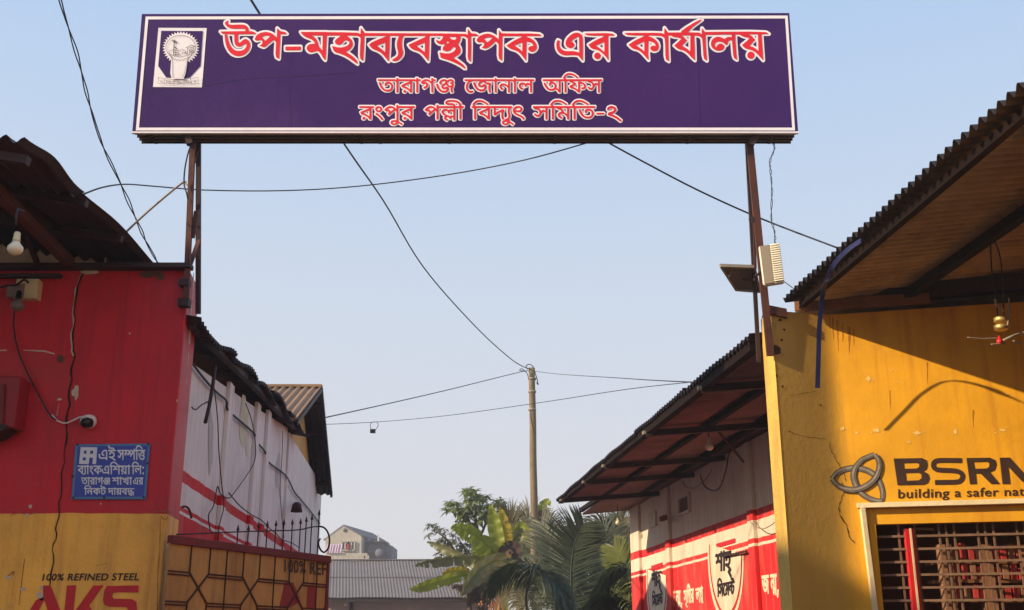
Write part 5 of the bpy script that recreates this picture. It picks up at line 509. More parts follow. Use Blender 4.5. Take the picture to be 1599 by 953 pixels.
'cement': '207,-516 68,3 73,36 52,48 66,86 90,164 -30,100 -32,30 14,5 1310,-2 1,-20 -11,-15 -100,0 -66,-24 -44,-44 -30,-64 -21,-106 0,-127 7,-33 17,-20 21,-8 50,3 30,13 18,32 -3,100 17,66 18,8 110,4 56,24 28,28 23,43 14,47 12,92 57,10 21,34 0,120 -21,34 -24,8 -247,5 -1,490 12,142 10,-1 14,-14 36,-70 21,-70 14,-94 -9,-85 -40,6 -20,-9 -14,-18 -14,-124 8,-26 20,-19 50,-19 47,0 27,10 47,44 34,97 7,150 -20,147 -34,113 -66,120 -48,47 -67,25 -37,-5 -30,-13 -44,-44 -26,-63 -14,-70 -4,-280 -34,-74 -38,-51 -7,1 -7,17 -4,70 11,37 31,43 8,27 -28,126 -24,24 -33,0 -31,-27 -26,-37 -40,-96 -15,-87 1,-90 24,-107 29,-53 35,-35 23,-12 53,-8 70,31 2,-63 -8,-8 -234,0 -8,12 0,823 -8,27 -17,15 -23,6 -57,-1 -31,-20 -7,-24 -1,-170 -59,-163 -31,-57 -18,-14 -14,18 -7,36 3,64 14,40 42,46 7,24 -13,116 -11,27 -31,21 -26,-4 -70,-68 0,54 -50,61 -67,24 -73,-21 -44,-44 -40,-76 -28,-94 -17,-116 -3,-184 10,-113 24,-120 42,-120 -84,-5 -9,12 0,830 -11,25 -27,15 -80,-5 -17,-15 -8,-24 -1,-510 -8,0 -55,210 -38,91 -29,33 -41,18 -33,-1 -37,-19 -30,-31 -22,-41 -47,-143 45,-70 18,-17 23,-8 38,18 22,66 7,-2 15,-57 -14,-153 -11,-50 -26,-47 -88,-41 -17,-16 -7,-20 1,-43 -7,-4 -5,841 -11,25 -27,15 -63,1 -24,-10 -18,-35 0,-830 -5,-7 -43,-7 -21,-22 -4,-134 11,-25 33,-21 -21,-70 0,-27 67,-210 61,-102 40,-35;235,-313 -20,6 -21,21 -46,100 -18,77 22,62 318,1 -26,-23 -72,-124 -52,-73 -38,-34;418,159 -4,8 34,82 70,-15 -1,-73;1142,160 41,141 11,123 21,20 1,-280;915,193 -27,48 -34,93 -20,100 -11,100 0,97 11,100 17,70 31,43 38,-30 36,-3 -16,-117 10,-137 38,-96 59,-67 -15,-77 -13,-26 -27,-28 -55,-26',
'jonmo': '-7,-42 862,-1 23,7 14,14 8,24 0,133 -8,23 -14,14 -23,8 -274,5 29,50 38,28 30,7 70,-3 29,15 46,153 -26,147 -14,160 4,193 30,243 -8,24 -17,17 -84,37 -26,-7 -18,-21 -27,-193 -12,-215 -23,95 -36,90 -43,57 -71,47 -77,14 -87,-22 -68,-53 -52,-70 -57,-120 -64,-223 -53,-310 0,-30 18,-28 90,-47 26,8 16,17 36,227 44,196 44,120 49,74 48,25 33,-1 30,-18 28,-50 13,-103 -74,31 -50,0 -53,-23 -48,-55 -34,-96 -10,-124 21,-140 50,-123 -269,-5 -27,-10 -18,-32 0,-140 11,-25;1067,-42 761,-1 24,7 15,18 6,23 -4,147 -24,24 -63,5 -5,7 0,1094 -8,23 -17,16 -90,5 -32,-18 -10,-23 -1,-57 -35,-86 -55,-100 -37,-33 -8,9 0,44 16,30 26,23 7,23 -36,147 -25,24 -34,0 -64,-67 -26,-54 -21,-76 -4,-127 25,-100 45,-70 0,-137 -51,-110 -54,-74 -16,-7 -14,11 -15,60 11,80 56,87 -36,157 -32,24 -34,-7 -34,-34 -40,-60 -36,-97 -15,-83 4,-150 27,-97 24,-44 39,-42 65,-32 40,0 36,11 74,50 1,-133 -8,-8 -310,0 -23,-8 -22,-34 0,-136 10,-27;1555,181 -5,614 65,64 5,-671 -8,-8;428,274 -44,74 -16,47 -8,97 8,29 24,-15 56,-89 45,-29 -58,-113;608,481 20,136 18,-122;1897,935 95,-2 20,6 22,23 9,46 -30,197 -47,233 -28,31 -73,4 -23,-7 -14,-14 -8,-44 40,-433 12,-25',
'srishti': '737,-513 55,3 63,25 91,86 70,100 65,113 31,144 480,1 23,6 17,16 8,26 -4,120 -21,23 -50,6 -5,8 0,830 -15,32 -30,13 -47,0 -34,-18 -52,-147 -63,-117 -57,-68 -80,-48 -16,-17 -32,-160 7,-30 73,-90 191,-187 -290,-1 -7,5 9,60 0,103 -18,97 -37,86 -131,174 -21,56 -3,64 7,43 14,17 30,4 30,-17 21,-41 1,-46 -22,-50 0,-34 39,-90 21,-17 27,0 41,47 34,100 0,100 -18,77 -42,87 -32,34 -46,30 -50,14 -34,0 -40,-13 -33,-20 -41,-49 -23,-50 -14,-56 -7,-134 14,-70 33,-83 -53,-60 -30,-70 -21,-140 4,-80 14,-73 -33,-5 -8,11 0,827 -8,23 -20,18 -64,4 -30,-10 -18,-38 0,-827 -8,-8 -47,0 -5,848 10,60 -17,33 -77,57 69,52 52,51 55,74 1,26 -26,87 -19,24 -23,5 -22,-9 -55,-68 -62,-55 -48,-28 -63,-20 -17,-14 -31,-128 -3,-20 10,-27 126,-123 -4,-504 -8,-11 -6,7 -70,248 -39,76 -41,31 -37,8 -37,-11 -41,-38 -43,-83 -26,-80 -1,-27 53,-73 32,-12 30,19 26,76 8,4 24,-74 -14,-146 -14,-64 -22,-40 -42,-27 -60,-22 -15,-17 -4,-64 -29,-20 -10,-26 0,-107 17,-33 31,-12 512,-2 -23,-96 69,-210 35,-67 56,-63 41,-24;692,-260 -52,144 28,73 304,-2 -14,-31 -96,-2 -47,-11 -38,-20 -39,-44 -24,-46 -16,-60;918,150 -1,7 59,67 -4,-33 -12,-27 -18,-14;225,157 40,103 43,-20 40,1 -1,-84;855,328 6,49 13,27 14,14 28,3 4,-7 -8,-13;1418,381 -86,81 -29,39 62,58 53,67;1277,781 38,9 30,30 14,31 11,60 -4,40 -17,53 -31,34 -33,11 -33,-9 -25,-23 -27,-73 0,-60 16,-53 32,-38',
'logno': '1043,-144 42,-2 27,10 17,28 13,64 73,10 17,16 8,27 0,97 -8,26 -20,17 -57,6 -5,7 0,900 -13,34 -32,14 -53,1 -37,-17 -11,-28 -1,-60 -14,-34 -61,-107 -20,-24 -23,-13 -17,4 -4,44 11,27 34,33 8,26 -35,124 -20,17 -34,-3 -50,-46 -19,-28 -31,-74 -15,-93 18,-107 46,-80 -22,-9 -16,-17 -41,-127 9,-23 79,-84 14,-66 -8,-12 -17,1 -63,33 -20,-5 -15,-14 -63,-100 0,-23 25,-64 -4,-8 -40,1 -5,7 0,827 -10,33 -35,18 -50,1 -27,-8 -17,-21 -4,-510 -39,-70 -10,4 -8,23 0,97 -8,26 -20,17 -67,13 -20,-6 -17,-20 -12,-87 -27,-70 -21,-20 -23,6 -18,67 7,70 33,60 49,44 7,30 -24,120 -12,16 -39,8 -46,-29 -48,-52 -31,-50 -39,-127 -7,-66 3,-77 27,-100 24,-43 34,-39 37,-24 43,-12 73,14 64,51 40,-30 36,-11 54,10 4,-86 -458,-10 -20,-17 -8,-23 0,-103 13,-30 35,-15 627,0 23,7 16,18 11,82 67,-81 76,-36 77,9 41,22 56,50 2,-136 13,-27;852,148 48,44 26,44 20,83 1,67 -31,120 -27,50 -64,83 43,-7 50,10 35,17 46,40 3,-330 -46,-110 -40,-70 -38,-37',
}
# =================================================================== SETTING
g = MB(); g.add([(-400, -200, 0), (400, -200, 0), (400, 700, 0), (-400, 700, 0)], [(0, 1, 2, 3)])
tag(g.build('ground', M['ground']), 'bare brown earth spreading out under the buildings', 'ground', kind='structure')
g = MB(); g.add([(-2.4, -6, 0.01), (2.0, -6, 0.01), (2.0, 8, 0.01), (1.6, 48, 0.01), (-5.2, 48, 0.01), (-2.4, 8, 0.01)], [(0, 1, 2, 3, 4, 5)])
tag(g.build('lane', M['road']), 'worn grey concrete lane running in through the gate', 'lane', kind='structure')

# ------------------------------------------------------------------- left shop (red over yellow)
XL, YL = -2.525, 8.15
ls = thing('left_shop_building', 'red over yellow painted shop with a cracked wall and dark tin porch roof', 'building', (-4.5, 8.4, 0))
w = MB()
w.prism([(-9, YL, 0), (XL, YL, 0), (XL - 0.055, YL + 0.48, 0), (-9, YL + 0.48, 0)], (0, 0, 4.395))
w.build('wall', M['red_wall'], ls, bevel=0.012)
u_ = MB(); u_.box((-9, 8.30, 4.3), (at(128, 400, 8.3).x, 8.62, 4.95)); u_.prism([at(128, 378, 8.3), at(151, 413, 8.3), at(128, 418, 8.3)], (0, 0.3, 0))
u_.build('upper_wall', M['plaster'], ls)
# deep shaded room wall under the porch and the building further left
b = MB(); b.bar(at(-60, 417, 8.10), at(300, 416.5, 8.10), 0.10, 0.035); b.bar(at(-60, 431, 8.09), at(96, 431, 8.09), 0.05, 0.03)
b.build('wall_beam', M['dark_iron'], ls)
# porch roof: two tin sheets, ridges running front to back
n0, f0 = at(38, 217, 5.6), at(132, 306, 7.0)
n1, f1 = at(128, 300, 6.95), at(236, 411, 8.2)
f1 = n1 + (f1 - n1) * 1.35
def bow1(i, j): return 0.015 * math.sin(math.pi * j) * (1 if i > 0.93 else 0.3) + 0.008 * math.sin(9 * j + 4 * i)
def bow2(i, j): return 0.03 * math.sin(math.pi * j) * (1 if i > 0.93 else 0.4) + 0.010 * math.sin(8 * j + 5 * i)
r_ = MB()
TL = 0.17
corrugated(r_, n0 - Vector((5.5, 0, -5.5 * TL)), f0 - n0, (5.5, 0, -5.5 * TL), 0.105, 0.022, 14, 0.02, seed=1, bow=bow1)
corrugated(r_, n1 - Vector((5.7, 0, 0.015 - 5.7 * TL)), f1 - n1, (5.7, 0, -5.7 * TL), 0.105, 0.022, 14, 0.02, seed=4, bow=bow2)
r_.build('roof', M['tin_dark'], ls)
for (u, v, Y) in ((46, 243, 5.72), (137, 311, 7.0), (192, 367, 7.7)):
    p = at(u, v, Y); q = MB(); q.bar(p - Vector((5.5, 0, 0.035 - 5.5 * TL)), p - Vector((0, 0, 0.035)), 0.055, 0.05)
    q.build('purlin', M['dark_iron'], ls)
for (a, c_, wd, mm) in (((-60, 243, 6.2), (110, 411, 8.08), 0.07, 'rust'), ((-60, 232, 6.3), (118, 392, 8.2), 0.05, 'dark_iron'), ((60, 352, 7.4), (104, 408, 8.05), 0.04, 'rust'), ((24, 318, 7.2), (60, 416, 8.05), 0.035, 'dark_iron')):
    q = MB(); q.bar(at(*a), at(*c_), wd, wd); q.build('rafter', M[mm], ls)
# rain-washed crack: broken edge of plaster beside a dark gap
cr = [(131, 424), (125, 440), (121, 452), (117, 476), (118, 500), (114, 520), (115, 541), (118, 556), (112, 575), (113, 592), (108, 610), (110, 632), (104, 655), (105, 680), (101, 702), (102, 722), (96, 741), (97, 764), (92, 785), (93, 806), (87, 826), (88, 842), (82, 858), (84, 879), (79, 905), (80, 925), (76, 960)]
cp = []
for i, (u, v) in enumerate(cr[:-1]):
    cp.append((u, v)); a, c2 = cr[i], cr[i + 1]
    cp.append(((a[0] + c2[0]) / 2 + random.uniform(-1.6, 1.6), (a[1] + c2[1]) / 2))
cp.append(cr[-1])
q = MB(); stroke(q, cp, [random.uniform(0.7, 2.0) if v < 700 else random.uniform(0.5, 1.2) for u, v in cp], lambda u, v: at(u, v, YL - 0.005))
q.build('crack', M['crack'], ls)
q = MB(); stroke(q, [(u - 2.6 if i % 3 else u - 1.6, v) for i, (u, v) in enumerate(cp) if v < 560], [random.uniform(0.2, 1.5) for p in cp if p[1] < 560], lambda u, v: at(u, v, YL - 0.004))
q.build('crack_edge', M['plaster'], ls)
def blob(mb, u, v, ru, rv, mp, seed=0, n=18):
    pts = []
    for k in range(n):
        t = 2 * math.pi * k / n; f = 0.75 + 0.5 * noise.noise(Vector((math.cos(t) * 1.5 + seed, math.sin(t) * 1.5, seed * 3.1)))
        pts.append(mp(u + ru * f * math.cos(t), v + rv * f * math.sin(t)))
    return mb.add(pts, [tuple(range(n))])
q = MB()
mpL = lambda u, v: at(u, v, YL - 0.006)
for (u, v, ru, rv, sd) in ((140, 424, 20, 7, 1), (48, 791, 4, 4, 2), (43, 805, 4, 3.5, 3), (63, 931, 8, 8, 4), (36, 920, 5, 4, 5), (118, 612, 6, 15, 6), (14, 902, 6, 3, 7), (203, 521, 2, 2, 8), (66, 918, 4, 4, 9), (26, 602, 2, 5, 11), (94, 624, 5, 2.5, 12), (16, 944, 2, 2, 13), (277, 626, 1.2, 3, 14), (158, 787, 1.5, 1.5, 15)):
    q = MB(); blob(q, u, v, ru, rv, mpL, sd); q.build('bare_patch', M['plaster'], ls)
q = MB()
stroke(q, [(0, 547.5), (11, 547)], 0.9, mpL); stroke(q, [(37, 547), (70, 548.5), (86, 553)], [0.5, 1.3, 1.0], mpL); stroke(q, [(88, 649), (93, 628), (90, 650)], 0.35, mpL); stroke(q, [(25, 606), (24, 640), (21, 672)], [0.5, 0.8, 0.3], mpL)
q.build('scratch', M['plaster'], ls)
md_ = mat('grey_brown_patch', srgb(96, 66, 58), 0.9, 0.3, 9, 0)  # grey-brown patches at a hole and near the wall top
for (u, v, ru, rv, sd) in ((95, 561, 7, 8, 21), (235, 428, 22, 8, 22), (251, 434, 8, 5, 25)):
    q = MB(); blob(q, u, v, ru, rv, lambda a, c_: at(a, c_, YL - 0.008), sd); q.build('dark_patch', md_, ls)
q = MB(); lettering(q, [[(-20, 549), (60, 549.5), (112, 554), (109, 592), (110, 628), (60, 626), (24, 627), (-20, 625)]], lambda u, v: at(u, v, YL - 0.002)); q.build('repainted_patch', mat('brighter_red_paint', srgb(200, 28, 36), 0.5, 0.2, 3, 0.2, 26, dirt=srgb(150, 40, 44), dirt_amt=0.5), ls)
# flaking paint along the corner
q = MB()
for pts, wd in (([(303, 426), (302, 450), (301, 468)], [0.5, 1.2, 0.4]), ([(299, 476), (298, 500), (297, 520), (296, 538)], [0.4, 1.9, 1.3, 0.3]), ([(295, 552), (293, 575), (291, 600)], [0.2, 0.6, 0.2])):
    stroke(q, smooth_path(pts, 4), 0.001, lambda u, v: at(u, v, YL)) if False else None
    P_ = [on_plane(u, v, Vector((XL + 0.002, YL, 0)), Vector((0.48, 0.055, 0)).normalized()) for u, v in smooth_path(pts, 4)]
    q.strip(P_, [random.uniform(0.6, 1.3) * 0.035 * max(wd) for _ in P_], (1, 0.11, 0))
q.build('flaked_edge', M['plaster'], ls)
mo_ = mat('ochre_scuff', srgb(150, 92, 40), 0.9, 0.4, 14, 0)
for P_, wd in (([(16, 806), (30, 801), (44, 804), (60, 799)], 0.8), ([(238, 800), (256, 799), (268, 801)], 0.9), ([(251, 806), (250, 850), (247, 900), (246, 955)], 0.7), ([(262, 808), (258, 812), (252, 806)], 0.8), ([(39, 872), (34, 910), (30, 945)], 0.5), ([(150, 884), (168, 880)], 0.5), ([(10, 902), (22, 893), (20, 900)], 0.9), ([(256, 880), (268, 876)], 1.0), ([(257, 888), (262, 892)], 0.8)):
    P2 = smooth_path(P_, 4); q = MB(); stroke(q, P2, [wd * random.uniform(.3, 1.1) for _ in P2], lambda u, v: at(u, v, YL - 0.0035)); q.build('scuff', mo_, ls)
# painted advert
q = MB()
latin(q, '100% REFINED STEEL', [(67, 896), (218.5, 895), (217, 906.5), (66, 907)], lambda u, v: at(u, v, YL - 0.006), bold=0.018, shear=0.12, space=1.05)
q.build('lettering', M['paint_black'], ls)
q = MB()
mk = lambda pts: lettering(q, [[(30 + x / 7.614, 880 + y / 7.614) for x, y in pts]], lambda u, v: at(u, v, YL - 0.006))
mk([(285, 262), (378, 262), (510, 600), (480, 800), (420, 800), (300, 430), (120, 800), (-20, 800), (130, 555), (200, 440), (292, 400)])
mk([(570, 262), (680, 258), (650, 560), (630, 800), (510, 800), (540, 560), (552, 440)])
mk([(885, 262), (1005, 260), (835, 500), (1000, 800), (860, 800), (740, 600), (650, 640), (660, 575)])
mk([(1425, 260), (1418, 345), (1180, 343), (1120, 352), (1105, 395), (1130, 418), (1340, 422), (1395, 455), (1405, 560), (1390, 760), (1330, 800), (900, 800), (910, 710), (1230, 706), (1290, 690), (1300, 560), (1280, 520), (1080, 516), (1015, 495), (1000, 430), (1015, 320), (1050, 268)])
q.build('lettering', M['paint_red'], ls)

# unseen block added out of view on the left, sized to shade the red wall
nb = thing('left_shade_block', 'unseen tall plain block added to shade the wall of the red shop', 'building', (-17, 1, 0))
w = MB(); w.box((-22, -3.2, 0), (-14, 4.7, 10.15)); w.build('wall', M['plaster'], nb)
w = MB(); w.box((-22.1, -3.3, 10.15), (-13.9, 4.8, 10.27)); w.build('parapet', M['plaster'], nb)

ob = thing('opposite_shade_block', 'unseen plain block added across the street to darken the yellow shop porch', 'building', (14, -10, 0))  # unseen block added to cut the skylight on the yellow wall
w = MB(); w.box((4.5, -16, 0), (26, -7.5, 7.0)); w.build('wall', M['far_grey'], ob)
w = MB(); w.box((4.3, -16.2, 7.0), (26.2, -7.3, 7.2)); w.build('parapet', M['far_grey'], ob)

# ------------------------------------------------------------------- left lane wall
LX = lambda Y: -2.649 - 0.0733 * (Y - 8.88)
LN = Vector((1, 0.0733, 0)).normalized()
def lw(u, v, off=0.0): return on_plane(u, v, Vector((LX(10), 10, 0)) + LN * off, LN)
lb = thing('left_lane_building', 'long white lime-washed building with red stripes behind the open gate, black tin eave', 'building', (-4, 13, 0))
w = MB()
ytop = [(8.70, 3.80), (12.0, 4.12), (15.0, 4.44), (15.05, 4.40), (20.2, 4.36)]
pts = [(LX(8.7), 8.7, 0), (LX(20.2), 20.2, 0)] + [(LX(y), y, z) for y, z in reversed(ytop)]
w.prism(pts, -LN * 0.25)
w.box((-9, 19.95, 0), (LX(20.2) - 0.25, 20.2, 4.3))
w.build('wall', M['lane_left'], lb)
for u in (350, 396, 414):
    p = lw(u, 700); q = MB(); d = Vector((-0.0733, 1, 0)).normalized()
    base = Vector((p.x, p.y, 0)); a = base - d * 0.11; c_ = base + d * 0.11
    ht = 3.84 + (p.y - 8.7) * 0.10
    q.prism([a, c_, c_ + LN * 0.042, a + LN * 0.042], (0, 0, ht)); q.build('pilaster', M['lane_left'], lb, bevel=0.008)
p = lw(447, 720); q = MB(); q.prism([Vector((p.x, p.y, 0)), Vector((p.x, p.y, 0)) + Vector((-0.0733, 1, 0)) * 0.12, Vector((p.x, p.y, 0)) + Vector((-0.0733, 1, 0)) * 0.12 + LN * 0.03, Vector((p.x, p.y, 0)) + LN * 0.03], (0, 0, 4.38)); q.build('pilaster', M['lane_left'], lb)
for (u, v, ru, rv, sd) in ((383, 665, 9, 62, 3), (330, 690, 5, 60, 7), (436, 740, 5, 40, 9)):
    q = MB(); blob(q, u, v, ru, rv, lambda a_, c_: lw(a_, c_, 0.004), sd, 30); q.build('moss_stain' if u > 370 and u < 400 else 'water_stain', M['moss'] if u > 370 and u < 400 else M['wash_stain'], lb)
# eave: overlapping tin sheets seen from below, each drooping a little
ev = [(8.25, 4.08), (9.6, 4.17), (10.9, 4.27), (12.3, 4.36), (13.9, 4.46), (15.8, 4.60)]
r_ = MB()
for k in range(len(ev) - 1):
    (ya, za), (yb, zb) = ev[k], ev[k + 1]
    oa = 0.20 - 0.0 * k; st = 0.035 * ((k % 2) - 0.5)
    A = Vector((LX(ya) + oa, ya - 0.08, za - 0.02 + st)); B = Vector((LX(yb) + oa, yb + 0.12, zb - 0.07 + st))
    run = Vector((-2.6, 0, 0.30))
    corrugated(r_, A, run, B - A, 0.105, 0.022, 7, 0.05, seed=k * 3, bow=lambda i, j, k=k: -0.09 * (1 - j) ** 6 * (0.5 + 0.5 * math.sin(5 * i + k)))
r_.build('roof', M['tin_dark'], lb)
q = MB()
for k in range(5):
    (ya, za), (yb, zb) = ev[k], ev[k + 1]
    q.bar((LX(ya) + 0.10, ya, za - 0.09), (LX(yb) + 0.10, yb, zb - 0.09), 0.06, 0.07)
q.build('purlin', M['dark_iron'], lb)

# ------------------------------------------------------------------- gabled building behind it
gx = lambda Y, o=0.25: LX(Y) + o
gb = thing('gabled_building', 'gabled building with a tan tin roof and ochre gable rising behind the white lane wall', 'building', (-5, 16, 0))
RY, RZ, NY, NZ, FY, FZ = 16.8, 5.42, 14.0, 4.36, 19.4, 4.10
w = MB(); w.prism([(LX(NY) - 0.05, NY + .3, 3.0), (LX(FY) - 0.05, FY - .2, 3.0), (LX(FY) - 0.05, FY - .2, FZ - 0.05), (LX(RY) - 0.05, RY, RZ - 0.12), (LX(NY) - 0.05, NY + .3, NZ - 0.02)], (-0.2, 0, 0))
w.build('gable_wall', M['gable_yellow'], gb)
r_ = MB()
corrugated(r_, (gx(RY) - 4.5, RY, RZ), (gx(NY) - gx(RY), NY - RY, NZ - RZ), (4.5 + 0.0, 0, 0), 0.115, 0.02, 6, 0.01, seed=9)
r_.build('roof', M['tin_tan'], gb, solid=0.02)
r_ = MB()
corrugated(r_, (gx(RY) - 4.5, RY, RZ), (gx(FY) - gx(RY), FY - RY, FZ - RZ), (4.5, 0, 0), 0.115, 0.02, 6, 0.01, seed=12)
r_.build('roof', M['tin_dark'], gb, solid=0.02)  # far slope in darker tin, the shade of its underside put into the colour
q = MB(); q.bar((gx(RY), RY + 0.02, RZ - 0.03), (gx(FY), FY + 0.03, FZ - 0.03), 0.04, 0.07); q.bar((gx(RY), RY, RZ - 0.04), (gx(NY), NY, NZ - 0.04), 0.03, 0.06)
q.build('bargeboard', M['tin_dark'], gb)
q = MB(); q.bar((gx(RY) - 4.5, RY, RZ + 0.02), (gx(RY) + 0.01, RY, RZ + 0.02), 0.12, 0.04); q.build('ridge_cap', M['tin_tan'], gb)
for k in range(4):
    t = 0.12 + 0.25 * k; q = MB(); y = RY + (FY - RY) * t; z = RZ + (FZ - RZ) * t - 0.05
    q.bar((LX(y) - 0.05, y, z), (gx(y) - 0.02, y, z), 0.05, 0.05); q.build('purlin', M['dark_iron'], gb)

# ------------------------------------------------------------------- right lane building
RXf = lambda Y, l: l - 0.1114 * Y
RN = Vector((1, 0.1114, 0)).normalized()
RD = Vector((-0.1114, 1, 0)).normalized()
def rw(u, v, off=0.0): return on_plane(u, v, Vector((RXf(12, 4.5), 12, 0)) - RN * off, RN)
rb = thing('right_lane_building', 'white and red painted cement-advert building under a wide tin awning, behind the yellow shop', 'building', (4, 15, 0))
w = MB()
w.prism([(RXf(10.9, 4.5), 10.9, 0), (RXf(20.46, 4.5), 20.46, 0), (RXf(20.46, 4.5) + 4, 20.46, 0), (RXf(10.9, 4.5) + 0.3, 10.9, 0)], (0, 0, 4.02))
w.build('wall', M['lane_right'], rb)
for u in (1000, 1047, 1180):
    p = rw(u, 850); base = Vector((p.x, p.y, 0)); a = base - RD * 0.11; c_ = base + RD * 0.11
    if u == 1000: c_ = Vector((RXf(20.5, 4.5), 20.5, 0))
    q = MB(); q.prism([a, c_, c_ - RN * 0.055, a - RN * 0.055], (0, 0, 4.0)); q.build('pilaster', M['lane_right'], rb, bevel=0.008)
for (ua, ub, va, vb, mm) in ((1062, 1078, 773, 804, 0), (1016.5, 1026, 799, 823, 1)):
    A, B_, C_, D_ = [rw(*p, 0.0) for p in ((ua, va + 4), (ub, va), (ub, vb - 4), (ua, vb))]
    z0, z1 = (C_.z + D_.z) / 2, (A.z + B_.z) / 2
    pa, pb = Vector((A.x, A.y, 0)), Vector((B_.x, B_.y, 0))
    q = MB()
    q.prism([pa - RN * 0.004 + Vector((0, 0, z0)), pb - RN * 0.004 + Vector((0, 0, z0)), pb - RN * 0.004 + Vector((0, 0, z1)), pa - RN * 0.004 + Vector((0, 0, z1))], -RN * 0.002)
    vt = q.build('vent', M['dark_room'], rb)
    q = MB()
    for (s, e2, zz, ze) in ((pa, pb, z1, z1), (pa, pb, z0, z0), (pa, pa, z0, z1), (pb, pb, z0, z1)):
        q.bar(s - RN * 0.015 + Vector((0, 0, zz)), e2 - RN * 0.015 + Vector((0, 0, ze)), 0.045, 0.045)
    if mm:
        for k in range(1, 4):
            zz = z0 + (z1 - z0) * k / 4; q.bar(pa - RN * 0.02 + Vector((0, 0, zz)), pb - RN * 0.02 + Vector((0, 0, zz)), 0.03, 0.05)
        m_ = (pa + pb) / 2; q.bar(m_ - RN * 0.02 + Vector((0, 0, z0)), m_ - RN * 0.02 + Vector((0, 0, z1)), 0.04, 0.05)
    q.build('vent_frame', M['lane_right'], vt)
# painted shields and slogan
def shield(cu, top, w_, h_, sl):
    """cu centre u, top v, half width, height, slope of horizontal lines on this receding wall"""
    o = []
    for k in range(17):
        t = k / 16.0
        o.append((cu - w_ * (1 - t ** 2.6) ** 0.75, top + h_ * t + sl * w_ * (1 - t)))
    left = o
    right = [(2 * cu - u, v - 2 * sl * (cu - u) if False else v + 2 * sl * (u - cu)) for u, v in o]
    return left + list(reversed(right))[1:]
def paint(name, polys, mm, parent, off):
    q = MB()
    for p in polys: lettering(q, [p], lambda u, v: rw(u, v, off))
    return q.build(name, M[mm], parent)
def scale_poly(p, f, c0): return [(c0[0] + (x - c0[0]) * f, c0[1] + (y - c0[1]) * f) for x, y in p]
for (cu, top, hw, hh, sl, words) in ((1133.5, 858, 24.0, 102, 0.30, (('shah', 60, 60, [(1118, 866.5), (1142, 860.5), (1142, 889), (1118, 893)]), ('cement', 100, 50, [(1120.5, 913), (1147, 907.5), (1147, 928), (1120.5, 932)]))),
                                     (1026.0, 894, 14.2, 88, 0.33, (('shah', 60, 60, [(1018, 896.5), (1032.5, 892), (1032.5, 913.5), (1018, 916.5)]), ('cement', 100, 50, [(1019, 931), (1035, 926.5), (1035, 943), (1019, 947)])))):
    s0 = shield(cu, top, hw, hh, -sl)
    sh = paint('shield', [scale_poly(s0, 1.17, (cu, top))], 'paint_cream', rb, 0.004)
    paint('shield_outline', [scale_poly(s0, 1.07, (cu, top))], 'paint_red', sh, 0.008)
    paint('shield_field', [s0], 'shield_white', sh, 0.012)
    tw = hw * 0.62
    paint('shield_bar', [[(cu - tw, top - 6 + sl * tw), (cu + tw, top - 6 - sl * tw), (cu + tw, top - 13 - sl * tw), (cu - tw, top - 13 + sl * tw)]], 'paint_red', sh, 0.008)
    # the red band is interrupted above the shield
    q = MB()
    for key, ww, hh2, quad in words:
        lettering(q, decode(LET[key]), quad_map(quad, ww, hh2, lambda u, v: rw(u, v, 0.016)))
    q.build('lettering', M['paint_black'], sh)
for key, ww, hh2, quad in (('jonmo', 100, 60, [(1190, 900), (1215, 896.5), (1216, 927), (1191, 927)]), ('jonmo', 100, 60, [(1045, 925), (1064.5, 922.5), (1065.5, 946), (1046, 945)]), ('srishti', 80, 50, [(1068, 923), (1083.5, 919.5), (1084, 941), (1068.5, 941)]), ('logno', 60, 50, [(1086.5, 920), (1097.5, 917), (1099, 940), (1088, 940.5)])):
    q = MB(); lettering(q, decode(LET[key]), quad_map(quad, ww, hh2, lambda u, v: rw(u, v, 0.005)))
    q.build('lettering', M['paint_cream'], rb)
# awning
def rp(Y, l, z): return Vector((RXf(Y, l), Y, z))
r_ = MB()
ys = [8.55, 10.6, 12.7, 14.8, 16.9, 18.80]
for k in range(5):
    A, B_ = rp(ys[k] - 0.05, 2.85, 3.955 - 0.008 * k + 0.012 * (k % 2)), rp(ys[k + 1] + 0.06, 2.85, 3.955 - 0.008 * (k + 1) + 0.012 * (k % 2))
    corrugated(r_, A, (3.6, 0, 0.30), B_ - A, 0.105, 0.028, 8, 0.02, seed=20 + k)
A, B_ = rp(18.75, 3.62, 3.93), rp(20.75, 3.62, 3.90)
corrugated(r_, A, (2.4, 0, 0.20), B_ - A, 0.105, 0.02, 6, 0.02, seed=30)
r_.build('roof', M['tin_red'], rb)
for l, z, y0, y1, wd in ((2.92, 3.90, 8.6, 18.8, 0.08), (3.59, 3.965, 8.6, 20.7, 0.07), (4.22, 4.015, 9.2, 20.7, 0.08)):
    q = MB(); q.bar(rp(y0, l, z), rp(y1, l, z), wd, wd); q.build('purlin', M['tar_iron'], rb)
for (u, v) in ((1092, 594), (1006, 668), (942, 718), (911, 748), (876, 778)):
    l = 2.86; r0 = ray(u, v); Y = l / (r0.x / r0.y + 0.1114)
    q = MB(); q.bar(rp(Y, 2.88, 3.86), rp(Y, 4.55, 3.98), 0.06, 0.07); rf = q.build('rafter', M['dark_iron'], rb)
    q = MB(); q.bar(rp(Y - 0.03, 2.86, 3.87), rp(Y + 0.03, 2.86, 3.87), 0.03, 0.035); q.build('bracket', M['conduit'], rf)
    if v < 760:
        q = MB(); q.bar(rp(Y + 0.25, 2.95, 3.93), rp(Y + 0.25, 4.5, 4.035), 0.025, 0.02); q.build('batten', M['dark_iron'], rb)
q = MB(); q.bar(at(1162, 722, 13), at(1094, 640, 12), 0.02); q.build('brace', M['dark_iron'], rb)

